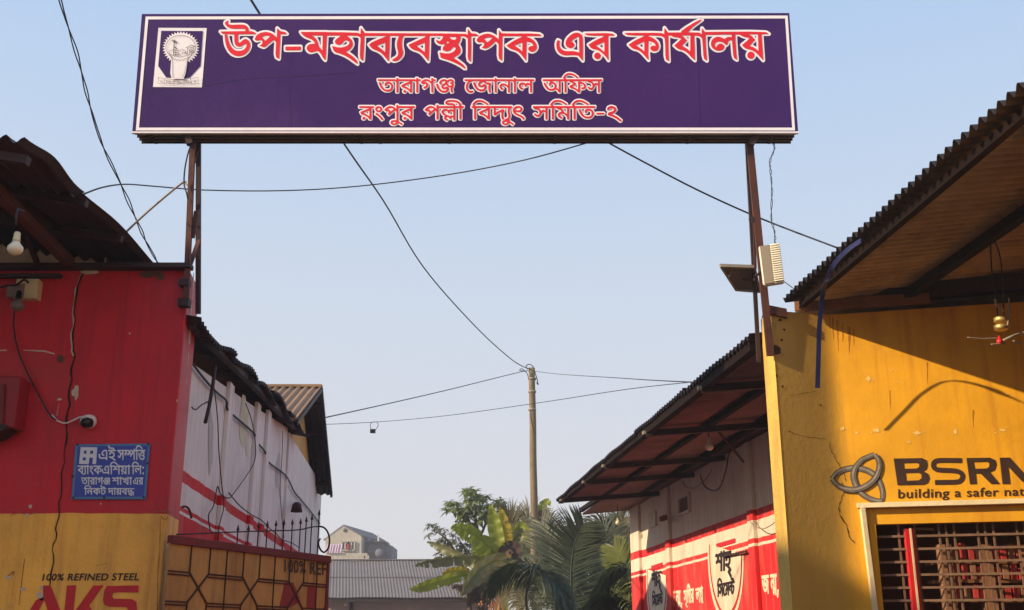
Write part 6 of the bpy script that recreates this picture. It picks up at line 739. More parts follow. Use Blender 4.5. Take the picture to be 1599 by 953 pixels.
# ------------------------------------------------------------------- yellow shop on the right
JX, JY, K_ = 2.46, 8.3363, 0.25          # joint of pillar and front wall; how far the wall turns towards the lane
YN = Vector((K_, 1, 0)).normalized()
def yw(u, v, off=0.0): return on_plane(u, v, Vector((JX, JY, 0)) - YN * off, YN)
ysb = thing('yellow_shop_building', 'bright yellow shop with a steel advert, barred window and ribbed tin roof', 'building', (4, 8.4, 0))
prof = [(2.0, 8.47), (2.022, 8.203), (2.12, 8.230), (2.24, 8.262), (2.34, 8.289), (2.41, 8.307), (2.46, 8.317), (2.50, 8.320), (2.53, 8.318), (2.555, 8.313), (2.575, 8.3075)]
TOPZ = 4.08
o0 = yw(1352.5, 794)
ox, oz = o0.x, o0.z
ty = lambda x: JY - K_ * (x - JX)
def yfront(u, v, off=0.0):
    """hit on the bent front of the yellow shop"""
    for (xa, ya), (xb, yb) in list(zip(prof[1:-1], prof[2:])) + [(prof[-1], (6.2, ty(6.2)))]:
        nn_ = Vector((yb - ya, -(xb - xa), 0)).normalized()
        p = on_plane(u, v, Vector((xa, ya, 0)) + nn_ * off, nn_)
        if xa - 0.004 <= p.x <= xb + 0.004: return p
    return yw(u, v, off)
front = prof + [(ox, ty(ox)), (6.2, ty(6.2))]
w = MB()
vs_, fs_ = [], []
for (x, y) in front[:-1]: vs_ += [(x, y, 0), (x, y, TOPZ)]
for i in range(len(front) - 2): fs_.append((2 * i, 2 * i + 2, 2 * i + 3, 2 * i + 1))
w.add(vs_[2:], [tuple(k - 2 for k in f) for f in fs_[1:]], True)
w.add(vs_[:4], [fs_[0]])
w.add([(ox, ty(ox), oz), (6.2, ty(6.2), oz), (6.2, ty(6.2), TOPZ), (ox, ty(ox), TOPZ)], [(0, 1, 2, 3)])
w.add([(ox, ty(ox), 0), (6.2, ty(6.2), 0), (6.2, ty(6.2), 0.9), (ox, ty(ox), 0.9)], [(0, 1, 2, 3)])
# thickness: reveal, top and back
back = [(x + K_ * 0.22, y + 0.22) for x, y in front]
w.add([(ox, ty(ox), 0.9), (ox, ty(ox), oz), (ox + .055, ty(ox) + .22, oz), (ox + .055, ty(ox) + .22, 0.9)], [(0, 1, 2, 3)])
w.add([(ox, ty(ox), oz), (6.2, ty(6.2), oz), (6.255, ty(6.2) + .22, oz), (ox + .055, ty(ox) + .22, oz)], [(3, 2, 1, 0)])
w.add([(2.022, 8.203, TOPZ), (2.34, 8.289, TOPZ), (2.50, 8.320, TOPZ), (2.575, 8.3075, TOPZ), (6.2, ty(6.2), TOPZ), (6.2, 9.0, TOPZ), (2.0, 8.47, TOPZ)], [(0, 1, 2, 3, 4, 5, 6)])
w.add([(2.0, 8.47, 0), (ox, 8.6, 0), (ox, 8.6, TOPZ), (2.0, 8.47, TOPZ)], [(3, 2, 1, 0)])
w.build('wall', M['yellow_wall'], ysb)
# the lane-facing edge of the pillar: in a paler yellow
q = MB(); q.add([(1.998, 8.47, 0.3), (2.020, 8.20, 0.3), (2.020, 8.20, TOPZ + .003), (1.998, 8.47, TOPZ + .003)], [(0, 1, 2, 3)]); q.build('pillar_edge', M['yellow_pale'], ysb)
q = MB(); q.prism([(1.99, 8.17, TOPZ - .035), (2.01, 8.48, TOPZ - .035), (2.16, 8.48, TOPZ - .06), (2.14, 8.19, TOPZ - .06)], (0, 0, 0.07)); q.build('pillar_cap', M['rust'], ysb)
# unseen wall added on the right to darken the porch
q = MB(); q.box((6.2, -1.4, 0), (6.4, 7.4, 4.6)); q.build('porch_shade_wall', M['yellow_wall'], ysb)
q = MB(); q.box((2.75, -1.4, 0), (6.19, 5.4, 4.2)); q.build('porch_shade_block', M['yellow_wall'], ysb)  # unseen block added to keep skylight off the wall under the roof
# room behind the bars
q = MB()
q.add([(2.75, 8.75, 0.9), (2.75, 9.9, 0.9), (2.75, 9.9, 3.2), (2.75, 8.75, 3.2)], [(3, 2, 1, 0)])
q.add([(2.75, 9.9, 0), (6.4, 9.9, 0), (6.4, 9.9, 3.2), (2.75, 9.9, 3.2)], [(3, 2, 1, 0)])
q.add([(2.75, 8.6, 3.2), (6.4, 7.8, 3.2), (6.4, 9.9, 3.2), (2.75, 9.9, 3.2)], [(0, 1, 2, 3)])
q.add([(6.4, 7.4, 0), (6.4, 9.9, 0), (6.4, 9.9, 3.2), (6.4, 7.4, 3.2)], [(0, 1, 2, 3)])
q.add([(2.75, 8.7, 0.9), (6.4, 7.7, 0.9), (6.4, 9.9, 0.9), (2.75, 9.9, 0.9)], [(0, 1, 2, 3)])
q.build('room_wall', M['dark_room'], ysb)
# window trim, lintel and bars
q = MB()
q.bar(yw(1338.5, 790, 0.012), yw(1660, 781, 0.012), 0.04, 0.036); q.bar(yw(1347, 793, 0.012), yw(1371, 985, 0.012), 0.036, 0.04)
q.build('window_trim', M['cream'], ysb, bevel=0.003)
q = MB()
A, B_ = yw(1352, 797, -0.03), yw(1700, 787, -0.03)
z1, z0 = oz - 0.003, yw(1450, 817, -0.03).z
q.prism([(A.x, A.y, z0), (B_.x, B_.y, z0), (B_.x, B_.y, z1), (A.x, A.y, z1)], (0.02, 0.08, 0)); q.bar((A.x + .03, A.y, 0.9), (A.x + .03, A.y, z0), 0.05, 0.06)
q.build('window_lintel', M['yellow_wall'], ysb)
q = MB(); gr = -0.10
for v in (838.5, 858.5, 878.5, 898.5, 918.5, 938.5, 959, 980):
    a = yw(1372, v, gr); q.bar((ox + 0.02, ty(ox) + 0.10, a.z), (6.0, ty(6.0) + 0.10, a.z), 0.010, 0.017)
for u in (1366, 1404.5, 1430, 1468, 1479, 1491.5, 1528.5, 1540, 1553, 1590, 1602, 1616):
    a = yw(u, 840, gr - 0.012); q.bar((a.x, a.y, 0.9), (a.x, a.y, z0 + 0.05), 0.014, 0.010)
q.build('window_bars', M['grille_iron'], ysb)
# roof of the yellow shop, ribs running across, eave towards the lane
def sp(Y, l, z): return Vector((l - 0.1114 * Y, Y, z))
r_ = MB()
corrugated(r_, sp(8.28, 3.06, 4.185), (4.2, 0, 0.42), sp(-1.5, 3.06, 4.338) - sp(8.28, 3.06, 4.185), 0.092, 0.028, 14, 0.02, per=8, seed=40)
corrugated(r_, sp(10.6, 3.3, 4.19), (4.2, 0, 0.42), sp(8.2, 3.3, 4.19) - sp(10.6, 3.3, 4.19), 0.092, 0.020, 6, 0.02, seed=41)
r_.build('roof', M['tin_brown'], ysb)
for l, z0_, z1_, wd in ((3.18, 4.128, 4.276, 0.05), (3.99, 4.195, 4.342, 0.07)):
    q = MB(); q.bar(sp(8.2, l, z0_), sp(-1.5, l, z1_), wd, wd); q.build('purlin', M['tar_iron'], ysb)
q = MB(); q.bar(yw(1241, 478, 0.035), yw(1452, 466, 0.035), 0.03, 0.085); q.build('plank', M['timber'], ysb, bevel=0.004)
q = MB(); q.bar(yw(1256, 473, -0.06), yw(1700, 432, -0.06), 0.12, 0.12); q.build('gap_bar', M['dark_iron'], ysb)  # dark bar put in for the dark gap between wall top and roof
# dirt, rust runs and bird marks painted by weather
ms_ = mat('soot_stain', srgb(84, 56, 30), 0.9, 0.3, 20, 0)
for (u, v, ru, rv, sd) in ((1213, 548, 9, 9, 1), (1208, 510, 7, 7, 2), (1219, 500, 4, 3, 3), (1225, 515, 3, 2, 4), (1214, 555, 12, 4, 5), (1221, 531, 2.5, 2.5, 6), (1211, 574, 2, 2, 7), (1213, 587, 2, 3, 8), (1223, 604, 2, 3, 9), (1282, 633, 2, 2, 10), (1233, 674, 1.5, 2, 11)):
    q = MB(); blob(q, u, v, ru, rv, lambda a, c_: yfront(a, c_, 0.003), sd, 24); q.build('soot_stain', ms_, ysb)
mf = mat('paint_flake', srgb(234, 196, 116), 0.8, 0.25, 25, 0)
for (u, v, ru, rv, sd) in ((1370, 672, 8, 6, 1), (1357, 592, 5, 6, 2), (1392, 578, 4, 2, 3), (1400, 597, 3, 2, 4), (1316, 670, 6, 5, 5), (1432, 676, 9, 4, 6), (1492, 674, 5, 5, 7), (1566, 672, 8, 4, 8), (1573, 616, 3, 2, 9), (1420, 690, 6, 2, 10), (1339, 676, 4, 3, 11), (1466, 596, 2.5, 1.5, 12)):
    q = MB(); blob(q, u, v, ru * 0.8, rv * 0.8, lambda a, c_: yfront(a, c_, 0.003), sd + 40, 26); q.build('bare_patch', mf, ysb)
    for k in range(4):
        q = MB(); blob(q, u + random.uniform(-1.6, 1.6) * ru, v + random.uniform(-1, 1) * rv, ru * random.uniform(.1, .3), rv * random.uniform(.1, .3), lambda a, c_: yfront(a, c_, 0.003), sd + 60 + k, 12); q.build('bare_patch', mf, ysb)
for cp_, wd_ in (([(1296, 690), (1299, 704), (1305, 715), (1312, 728), (1318, 735), (1322, 752)], 0.5), ([(1318, 768), (1316, 775), (1311, 790), (1313, 805), (1322, 820), (1327, 838), (1336, 848)], 0.8), ([(1234, 674), (1250, 680), (1268, 683), (1290, 686)], 0.35), ([(1233, 618), (1255, 614), (1276, 611)], 0.3)):
    P_ = smooth_path(cp_, 4); P_ = [(u + random.uniform(-1, 1), v + random.uniform(-.6, .6)) for u, v in P_]
    q = MB(); stroke(q, P_, [random.uniform(0.4, 1.1) * wd_ for _ in P_], lambda u, v: yfront(u, v, 0.003))
    q.build('crack', M['crack'], ysb)

md2 = mat('brown_drip_stain', srgb(186, 122, 24), 0.9, 0.35, 9, 0)
for u, v0, v1, wd in ((1301, 496, 530, 1.4), (1308, 500, 548, 2.2), (1316, 506, 535, 1.6), (1326, 510, 552, 2.6), (1333, 513, 540, 1.2), (1296, 494, 515, 1.0), (1448, 566, 600, 1.2), (1520, 640, 668, 1.5), (1390, 610, 640, 0.9)):
    P_ = [(u + random.uniform(-.5, .5) + (v - v0) * 0.02, v) for v in [v0 + (v1 - v0) * k / 6 for k in range(7)]]
    q = MB(); stroke(q, P_, [wd * (1 - k / 7) * random.uniform(.5, 1.1) + .05 for k in range(7)], lambda u_, v_: yfront(u_, v_, 0.002)); q.build('drip_stain', md2, ysb)
# painted advert: knot emblem and lettering
px = lambda pts: [(1280 + x / 3.624, 690 + y / 3.624) for x, y in pts]
kn = thing('x', '', '', (0, 0, 0)); bpy.data.objects.remove(kn)
arcs = [[(72, 210), (98, 178), (140, 157), (205, 148), (270, 163), (318, 195), (345, 240), (358, 290), (356, 335)],
        [(356, 335), (318, 333), (265, 312), (222, 275), (200, 230), (192, 190), (205, 145), (245, 100), (312, 72)],
        [(312, 72), (336, 110), (336, 160), (308, 215), (255, 255), (195, 272), (130, 262), (92, 235), (72, 210)]]
q = MB(); q2 = MB(); q3 = MB()
for k, a in enumerate(arcs):
    path = smooth_path(px(a), 8); rr = [3.0 + 1.2 * math.sin(math.pi * i / (len(path) - 1)) for i in range(len(path))]
    stroke(q2, path, [r0 + 0.7 for r0 in rr], lambda u, v, k=k: yfront(u, v, 0.004 + 0.006 * k))
    stroke(q, path, rr, lambda u, v, k=k: yfront(u, v, 0.006 + 0.006 * k))
    stroke(q3, [(u - 0.5, v - 0.7) for u, v in path], [r0 * 0.38 for r0 in rr], lambda u, v, k=k: yfront(u, v, 0.008 + 0.006 * k))
em = q2.build('emblem_outline', M['paint_dark'], ysb)
q.build('emblem', M['knot_grey'], em); q3.build('emblem_highlight', M['knot_light'], em)
q = MB()
ml = lambda *cs: lettering(q, [px(c_) for c_ in cs], lambda u, v: yw(u, v, 0.005))
ml([(420, 95), (580, 92), (606, 104), (612, 130), (606, 155), (588, 166), (616, 182), (624, 208), (612, 234), (590, 243), (442, 246)], [(476, 121), (552, 119), (565, 128), (564, 143), (550, 151), (480, 153)], [(487, 177), (560, 175), (577, 185), (578, 206), (562, 218), (492, 221)])
L_, R_ = stroke_poly([tuple(p) for p in smooth_path([(806, 106), (745, 105), (672, 106), (648, 118), (646, 140), (662, 156), (700, 161), (765, 164), (800, 176), (810, 198), (798, 220), (770, 228), (710, 229), (654, 230)], 3)], 13.5)
ml([tuple(p) for p in L_] + [tuple(p) for p in reversed(R_)])
ml([(832, 92), (966, 90), (996, 104), (1002, 128), (992, 160), (966, 172), (1022, 239), (972, 239), (912, 180), (884, 180), (890, 238), (852, 241)], [(872, 115), (950, 113), (962, 124), (960, 142), (946, 151), (880, 153)])
ml([(1020, 90), (1078, 89), (1156, 176), (1232, 88), (1290, 87), (1304, 237), (1258, 238), (1248, 138), (1172, 226), (1148, 226), (1068, 140), (1080, 239), (1036, 239)])
q.build('lettering', M['paint_dark'], ysb)
q = MB(); latin(q, 'building a safer nation', [(1403, 764), (1632, 759.5), (1632, 778), (1403, 783)], lambda u, v: yw(u, v, 0.005), bold=0.012, space=1.06)
q.build('lettering', M['paint_dark'], ysb)
# =================================================================== THE SIGN OVER THE GATE
SY = 8.0
sg = thing('gate_sign_board', 'long purple office sign board with red Bengali lettering spanning the gate', 'sign', at(727, 222, 8.1))
c4 = [(222, 22), (1233, 20.5), (1247, 207), (207, 207)]
fr = [at(u, v, SY) for u, v in c4]
q = MB(); bk = [p + Vector((0, 0.018, 0)) for p in fr]
q.hexa([fr[3], fr[2], bk[2], bk[3], fr[0], fr[1], bk[1], bk[0]]); q.build('panel', M['purple'], sg)
q = MB(); ins = lambda p, dx, dz, y: Vector((p.x + dx, y, p.z + dz))
a = [ins(fr[0], .012, -.012, SY + .0185), ins(fr[1], -.012, -.012, SY + .0185), ins(fr[2], -.012, .012, SY + .0185), ins(fr[3], .012, .012, SY + .0185)]
d_ = [p + Vector((0, 0.19, 0)) for p in a]
q.hexa([a[3], a[2], d_[2], d_[3], a[0], a[1], d_[1], d_[0]]); q.build('tray', M['sign_metal'], sg)
q = MB()
for k in (0.0, 0.33, 0.66, 1.0):
    y = SY + 0.03 + 0.165 * k; q.box((fr[3].x + .012, y - .006, fr[3].z - 0.004), (fr[2].x - .012, y + .006, fr[3].z + 0.011))
for u in (232, 560, 590, 700, 868, 1080, 1210):
    p = at(u, 213, SY); q.box((p.x - .012, SY + .024, fr[3].z - .007), (p.x + .012, SY + .2, fr[3].z + .010))
q.build('tray_seam', M['dark_iron'], sg)
q = MB(); q.box((fr[3].x - .003, SY - .004, fr[3].z - .006), (fr[2].x + .003, SY + .022, fr[3].z + .007)); q.build('edge_trim', M['vinyl_white'], sg)
SM = lambda k: (lambda u, v: at(u, v, SY - 0.003 * k))
q = MB()
lettering(q, [[(228, 26), (1230.5, 24.5), (1242, 204), (212.5, 204)], [(232, 30.5), (1226.5, 29), (1237.5, 199.5), (217.5, 199.5)]], SM(1))
q.build('border_line', M['vinyl_white'], sg)
SUB = ['taraganj', 'zonal', 'office', 'rangpur', 'palli', 'bidyut', 'samity', 'two']
for keys in (['head'], SUB[:3], SUB[3:]):
    q = MB(); q2 = MB()
    for k in keys:
        lettering(q, decode(LET[k + ('_white' if k == 'head' else '_o')]), SM(1)); lettering(q2, decode(LET[k + ('_red' if k == 'head' else '')]), SM(2))
    h = q.build('lettering_outline', M['vinyl_white'], sg); q2.build('lettering', M['vinyl_red'], h)
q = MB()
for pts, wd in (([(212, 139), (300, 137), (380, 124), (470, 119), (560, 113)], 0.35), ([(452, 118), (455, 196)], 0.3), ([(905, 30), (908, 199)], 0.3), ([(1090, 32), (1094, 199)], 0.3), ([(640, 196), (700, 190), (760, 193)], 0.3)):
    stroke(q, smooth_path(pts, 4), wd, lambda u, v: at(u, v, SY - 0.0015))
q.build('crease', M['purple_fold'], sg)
# emblem: a light bulb inside a cog wheel over a ribbon
E_ = lambda pts: [(235 + x / 8.66, 35 + y / 8.66) for x, y in pts]
q = MB(); lettering(q, [E_([(112, 75), (765, 78), (700, 880), (38, 875)])], SM(1)); em = q.build('emblem', M['vinyl_white'], sg)
q = MB(); lettering(q, [E_([(150, 115), (712, 118), (680, 590), (535, 745), (455, 758), (215, 745), (108, 590)])], SM(2)); q.build('emblem_field', M['purple'], em)
cog = []
for k in range(108):
    t = 2 * math.pi * k / 108; r0 = 252 if (k % 3) == 0 else 222
    cog.append((415 + r0 * math.cos(t), 345 + r0 * 0.9 * math.sin(t)))
q = MB(); lettering(q, [E_(cog)], SM(3)); lettering(q, [E_([(285, 470), (510, 470), (500, 560), (478, 690), (455, 765), (290, 765), (272, 690), (280, 560)])], SM(3.8)); q.build('emblem_bulb', M['vinyl_white'], em)
q = MB()
def ln(pts, r0=2.6, k=5): stroke(q, E_(pts), r0 / 8.66, SM(k))
ln([(412 + 200 * math.cos(t), 335 + 160 * math.sin(t)) for t in [math.radians(130 + 280 * i / 40) for i in range(41)]])
ln([(283, 458), (300, 520), (300, 690), (308, 700), (308, 750)]); ln([(541, 458), (500, 520), (478, 620), (460, 700), (445, 710), (440, 750)])
ln([(255, 420), (300, 445), (400, 468), (500, 450), (560, 425)])
ln([(255, 440), (275, 455), (290, 490), (310, 470), (325, 510), (345, 490), (360, 520), (385, 495), (405, 522), (425, 495), (450, 515), (465, 488), (490, 500), (510, 465), (535, 475), (560, 430)])
ln([(318, 430), (322, 330), (326, 235)], 6); ln([(295, 240), (326, 262), (360, 270)], 6); ln([(305, 265), (340, 240), (355, 285)], 4); ln([(325, 330), (345, 345), (360, 365)], 5)
ln([(255, 415), (262, 385), (300, 370), (340, 375), (390, 385), (430, 362), (470, 385), (492, 420)]); ln([(318, 436), (325, 405), (385, 410), (390, 436)], 4); ln([(428, 436), (440, 405), (480, 410), (492, 436)], 4); ln([(312, 436), (400, 438)], 4)
ln([(485, 345), (560, 308), (615, 328)], 4); ln([(505, 345), (505, 430)]); ln([(590, 340), (585, 415)]); ln([(530, 345), (590, 343)], 3); ln([(530, 370), (575, 370), (573, 412), (527, 412), (530, 370)], 3); ln([(552, 370), (550, 412)], 3); ln([(530, 390), (575, 390)], 3)
ln([(200, 762), (380, 782), (545, 758), (560, 812), (380, 836), (182, 818), (200, 762)]); ln([(105, 745), (200, 762), (182, 825), (95, 828), (118, 785), (105, 745)]); ln([(545, 758), (658, 748), (640, 785), (655, 828), (560, 835), (545, 758)])
q.build('emblem_drawing', M['vinyl_ink'], em)
q = MB()
for key, xa, xb in (('rangpur', 210, 285), ('palli', 295, 345), ('bidyut', 355, 425), ('samity', 435, 525)):
    P_ = decode(LET[key]); xs = [p[0] for c_ in P_ for p in c_]; x0, x1 = min(xs), max(xs)
    lettering(q, P_, lambda u, v, x0=x0, x1=x1, xa=xa, xb=xb: SM(5)(*E_([(xa + (u - x0) / (x1 - x0) * (xb - xa), 786 + (v - 166) / 20.5 * 24 + 8 * math.sin((xa + (u - x0) / (x1 - x0) * (xb - xa) - 210) / 315 * math.pi))])[0]))
for xa in (130, 590):
    ln2 = [(xa, 790), (xa + 18, 792), (xa + 18, 812)]; stroke(q, E_(ln2), 0.3, SM(5)); stroke(q, E_([(xa + 5, 800), (xa + 14, 812), (xa + 30, 790), (xa + 32, 812)]), 0.3, SM(5))
q.build('ribbon_lettering', M['vinyl_ink'], em)

# ------------------------------------------------------------------- posts
lp = thing('sign_post', 'rusty brown angle-iron post of the sign on the red wall', 'post', at(295, 475, 8.1))
q = MB(); q.bar(at(301.5, 224, 8.09), at(291, 474, 8.09), 0.042, 0.035); q.build('upright', M['rust'], lp)
q = MB(); q.bar(at(310.5, 224, 8.17), at(310, 490, 8.28), 0.036, 0.036); q.build('upright', M['dark_iron'], lp)
for a, c_ in (((307, 330, 8.13), (301, 372, 8.1)), ((311, 375, 8.22), (296, 418, 8.11)), ((308, 236, 8.14), (300, 262, 8.1))):
    q = MB(); q.bar(at(*a), at(*c_), 0.035, 0.012); q.build('brace', M['rust'], lp)
q = MB(); q.box(at(283, 470, 8.14), at(294, 477, 8.06)); q.build('foot_plate', M['dark_iron'], lp)
q = MB(); q.box(at(284, 440, 8.14), at(294, 445, 8.06)); q.build('foot_plate', M['dark_iron'], lp)
q = MB(); q.bar(at(295, 214, 8.05), at(297, 226, 8.05), 0.05, 0.05); q.build('bracket', M['dark_iron'], lp)
rp_ = thing('sign_post', 'rusty brown angle-iron post of the sign on the yellow pillar', 'post', at(1203, 555, 8.1))
q = MB(); q.bar(at(1171, 224, 8.12), at(1203.5, 556, 8.185), 0.055, 0.03); q.build('upright', M['rust'], rp_)
q = MB(); q.bar(at(1167, 224, 8.20), at(1185.5, 566, 8.50), 0.03, 0.03); q.build('upright', M['dark_iron'], rp_)
q = MB(); q.bar(at(1178, 345, 8.15), at(1180, 420, 8.3), 0.02, 0.03); q.build('brace', M['rust'], rp_)
q = MB(); q.bar(at(1172, 340, 8.06), at(1178, 346, 8.06), 0.04, 0.03); q.bar(at(1183, 206, 8.05), at(1173, 226, 8.06), 0.03, 0.05); q.build('bracket', M['dark_iron'], rp_)

# ------------------------------------------------------------------- gate leaf
GA, GB = Vector((-2.424, 8.16, 0)), Vector((-1.642, 10.08, 0))
GDv = (GB - GA).normalized(); GNv = Vector((GDv.y, -GDv.x, 0)); GL = (GB - GA).length
def gp(s, z, off=0.0): return GA + GDv * s + Vector((0, 0, z)) + GNv * off
def gpx(u, v, off=0.0): return on_plane(u, v, GA + GNv * off, GNv)
gt = thing('gate_leaf', 'ochre sheet-metal gate leaf with dark hexagon pattern and spiked red top, standing open', 'gate', gp(GL / 2, 0))
def gbox(mb, s0, s1, z0, z1, o0, o1):
    return mb.hexa([gp(s0, z0, o0), gp(s1, z0, o0), gp(s1, z0, o1), gp(s0, z0, o1), gp(s0, z1, o0), gp(s1, z1, o0), gp(s1, z1, o1), gp(s0, z1, o1)])
q = MB(); gbox(q, -0.1, GL, 0.15, 2.29, -0.02, 0.0); q.build('panel', M['gold_panel'], gt)
q = MB(); gbox(q, -0.1, GL + .01, 2.285, 2.345, -0.03, 0.022); gbox(q, GL - .03, GL + .01, 0.15, 2.284, -0.03, 0.012); q.build('frame', M['red_iron'], gt, bevel=0.004)
us = [298, 328, 354.5, 381, 406.5, 430, 453.5, 476, 496.5, 512]
ss = []
for u in us:
    p = gpx(u, 870); ss.append((p - GA).dot(GDv))
za, zb = 2.095, 1.885
q = MB()
def gl(s0, z0, s1, z1, wd=0.012): q.bar(gp(s0, z0, 0.004), gp(s1, z1, 0.004), wd, 0.008, up=GNv)
for rows in ((za, zb), (za - 0.62, zb - 0.62), (za - 1.24, zb - 1.24)):
    a_, b_ = rows
    top = 2.285 if a_ == za else a_ + 0.41
    for i, s in enumerate(ss): gl(s, top, s, a_, 0.009); gl(s, b_, s, b_ - 0.005, 0.009)
    for i in (1, 4, 7):
        gl(ss[i], a_, ss[i + 1] if i + 1 < len(ss) else GL, a_, 0.011)
    for i0, i1 in ((-1, 0), (1, 3), (4, 6), (7, 9)):
        s0 = ss[i0] if i0 >= 0 else -0.1; s1 = ss[i1]
        for zz in (a_, a_ - 0.022, b_, b_ - 0.022): gl(s0, zz, s1, zz, 0.011)
        if i0 >= 0: gl(ss[i0 + 1], a_, ss[i0 + 1], b_, 0.008)
    for i0, i1 in ((0, 1), (3, 4), (6, 7)):
        gl(ss[i0], a_, ss[i1], b_, 0.014); gl(ss[i0], b_, ss[i1], a_, 0.014)
q.build('pattern_bars', M['gate_line'], gt)
sx = [372.7, 389, 405, 418.5, 432, 444.3, 457.6, 470.3, 479.3, 488, 499.3]
st = [819, 819, 814, 813, 812, 810.5, 810, 809, 806, 803, 795.5]
for u, v in zip(sx, st):
    p = gpx(u, v, -0.004); s = (p - GA).dot(GDv); q = MB()
    q.bar(gp(s, 2.345, -0.004), gp(s, p.z - 0.05, -0.004), 0.009); q.lathe(gp(s, p.z - 0.055, -0.004), (0, 0, 1), [(0, 0.005), (0.012, 0.013), (0.055, 0.001)], 8)
    q.build('spike', M['dark_iron'], gt)
q = MB(); q.tube([gpx(u, v, 0.008) for u, v in smooth_path([(276, 835), (340, 832), (420, 829), (452, 828.5), (471, 827), (486, 823.5), (501, 821.8)], 3)], 0.006, 6); q.build('rail', M['dark_iron'], gt)
def scroll(pts):
    q = MB(); P_ = smooth_path(pts, 4); n = len(P_); vs = []; fs = []
    for u, v in P_:
        vs += [gpx(u, v, -0.035), gpx(u, v, 0.035)]
    q.add(vs, [(2 * i, 2 * i + 1, 2 * i + 3, 2 * i + 2) for i in range(n - 1)], True)
    return q.build('scroll', M['dark_iron'], gt, solid=0.016)
scroll([(499, 822), (507, 824.5), (513, 833), (515, 845), (512.5, 857), (507, 862.5), (502, 860), (498.5, 853), (498, 846), (501, 841)])
scroll([(284, 792.5), (289, 791), (294, 793.5), (297.5, 800), (299.5, 810)])
q = MB(); latin(q, '100% REFI', [(445, 873), (513.8, 880), (513.8, 899.5), (445, 893)], lambda u, v: gpx(u, v, 0.0095), bold=0.012, space=1.1); q.build('lettering', M['paint_dark'], gt)
q = MB()
for pts in ([(436, 950), (445, 910), (459, 910), (470, 940), (451, 950)], [(479, 950), (481, 914), (494, 915), (492, 950)], [(505, 953), (512, 934), (513.5, 931), (513.5, 953)]):
    lettering(q, [pts], lambda u, v: gpx(u, v, 0.0015))
q.build('lettering', M['gate_red'], gt)

# ------------------------------------------------------------------- bank notice plate
bp_ = thing('notice_plate', 'small blue enamel bank notice with white Bengali lettering on the red wall', 'sign', at(174, 780, 8.13))
ply = YL - 0.02
q = MB(); c4 = [at(118, 694, ply), at(235, 692.5, ply), at(228, 780, ply), at(111.5, 780, ply)]; bk = [p + Vector((0, 0.012, 0)) for p in c4]
q.hexa([c4[3], c4[2], bk[2], bk[3], c4[0], c4[1], bk[1], bk[0]]); q.build('border', M['plate_edge'], bp_, bevel=0.003)
q = MB(); lettering(q, [[(122, 697.5), (231, 696.3), (224.5, 775.5), (116, 776)]], lambda u, v: at(u, v, ply - .003)); q.build('field', M['plate_blue'], bp_)
q = MB()
for k in 'ei sampatti bank asia ltd taraganj2 shakha er nikat dayboddho'.split(): lettering(q, decode(LET[k]), lambda u, v: at(u, v, ply - .006))
q.build('lettering', M['plate_white'], bp_)
q = MB(); zz = lambda pts: [(105 + x / 9.53, 685 + y / 9.53) for x, y in pts]
lettering(q, [zz([(205, 128), (453, 130), (432, 380), (380, 380), (386, 285), (334, 285), (325, 380), (180, 378)]), zz([(255, 178), (293, 178), (290, 226), (250, 226)]), zz([(348, 180), (394, 180), (390, 228), (344, 228)]), zz([(238, 280), (284, 280), (280, 325), (234, 325)])], lambda u, v: at(u, v, ply - .006)); q.build('logo', M['plate_white'], bp_)
for (u, v) in ((121.5, 694.5), (232, 693.5), (225, 776.5), (115, 777), (163, 777), (114, 744), (230.5, 724)):
    q = MB(); q.lathe(at(u, v, ply - 0.001), (0, -1, 0), [(0, 0.009), (0.004, 0.006)], 8); q.build('screw', M['dark_iron'], bp_)

# ------------------------------------------------------------------- small fittings
def bulb(label, u, v, Y, r, mm, cord=None, hold='plastic_cream', tilt=(0, 0, -1)):
    p = at(u, v, Y); t = thing('light_bulb', label, 'bulb', p)
    q = MB(); q.lathe(p, tilt, [(-2.2 * r, 0.30 * r), (-2.0 * r, 0.42 * r), (-1.2 * r, 0.45 * r), (-1.15 * r, 0.5 * r), (-0.9 * r, 0.5 * r)], 14); q.build('holder', M[hold], t)
    q = MB(); q.lathe(p, tilt, [(-0.9 * r, 0.42 * r), (-0.55 * r, 0.62 * r), (-0.1 * r, 0.98 * r), (0.3 * r, 1.0 * r), (0.7 * r, 0.8 * r), (0.95 * r, 0.4 * r), (1.03 * r, 0.05 * r)], 18); q.build('globe', M[mm], t)
    if cord:
        q = MB(); q.tube(cord, 0.006, 6); q.build('cord', M['cable'], t)
    return t
bulb('cream light bulb hanging in its holder under the dark left porch roof', 24.5, 387, 5.75, 0.042, 'bulb_white', [at(25, 352, 5.75), at(26, 335, 5.76), at(28, 326, 5.8), at(38, 330, 6.3)])
bulb('dusty grey globe bulb below the junction box on the red wall', 28, 476, 8.0, 0.05, 'bulb_grey', hold='plastic_black')
bulb('small round white bulb hanging under the right lane awning', 1108, 697, 12.6, 0.05, 'bulb_white', [at(1107.5, 692, 12.6), at(1107, 676, 12.6), at(1106, 664, 12.6)])
bulb('tiny white bulb hanging off the far end of the right lane awning', 965.5, 816, 19.6, 0.045, 'bulb_white', [at(965.5, 806, 19.6), at(964.5, 793, 19.6), at(965, 786, 19.6)])
jb = thing('junction_box', 'cream plastic junction box on the red wall above the grey globe', 'electrical box', at(47, 467, 8.1))
q = MB(); q.box(at(34, 441, 8.15), at(57, 466, 8.06)); q.build('box', M['plastic_cream'], jb, bevel=0.006)
q = MB(); q.box(at(20, 449, 8.14), at(36, 464, 8.05)); q.build('side_box', M['bulb_grey'], jb, bevel=0.005)
q = MB(); q.tube(px_path([(45, 442, 8.05), (38, 437, 8.03), (26, 445, 8.03), (12, 446, 8.05), (-10, 452, 8.05)]), 0.008, 6); q.build('wire', M['cable'], jb)
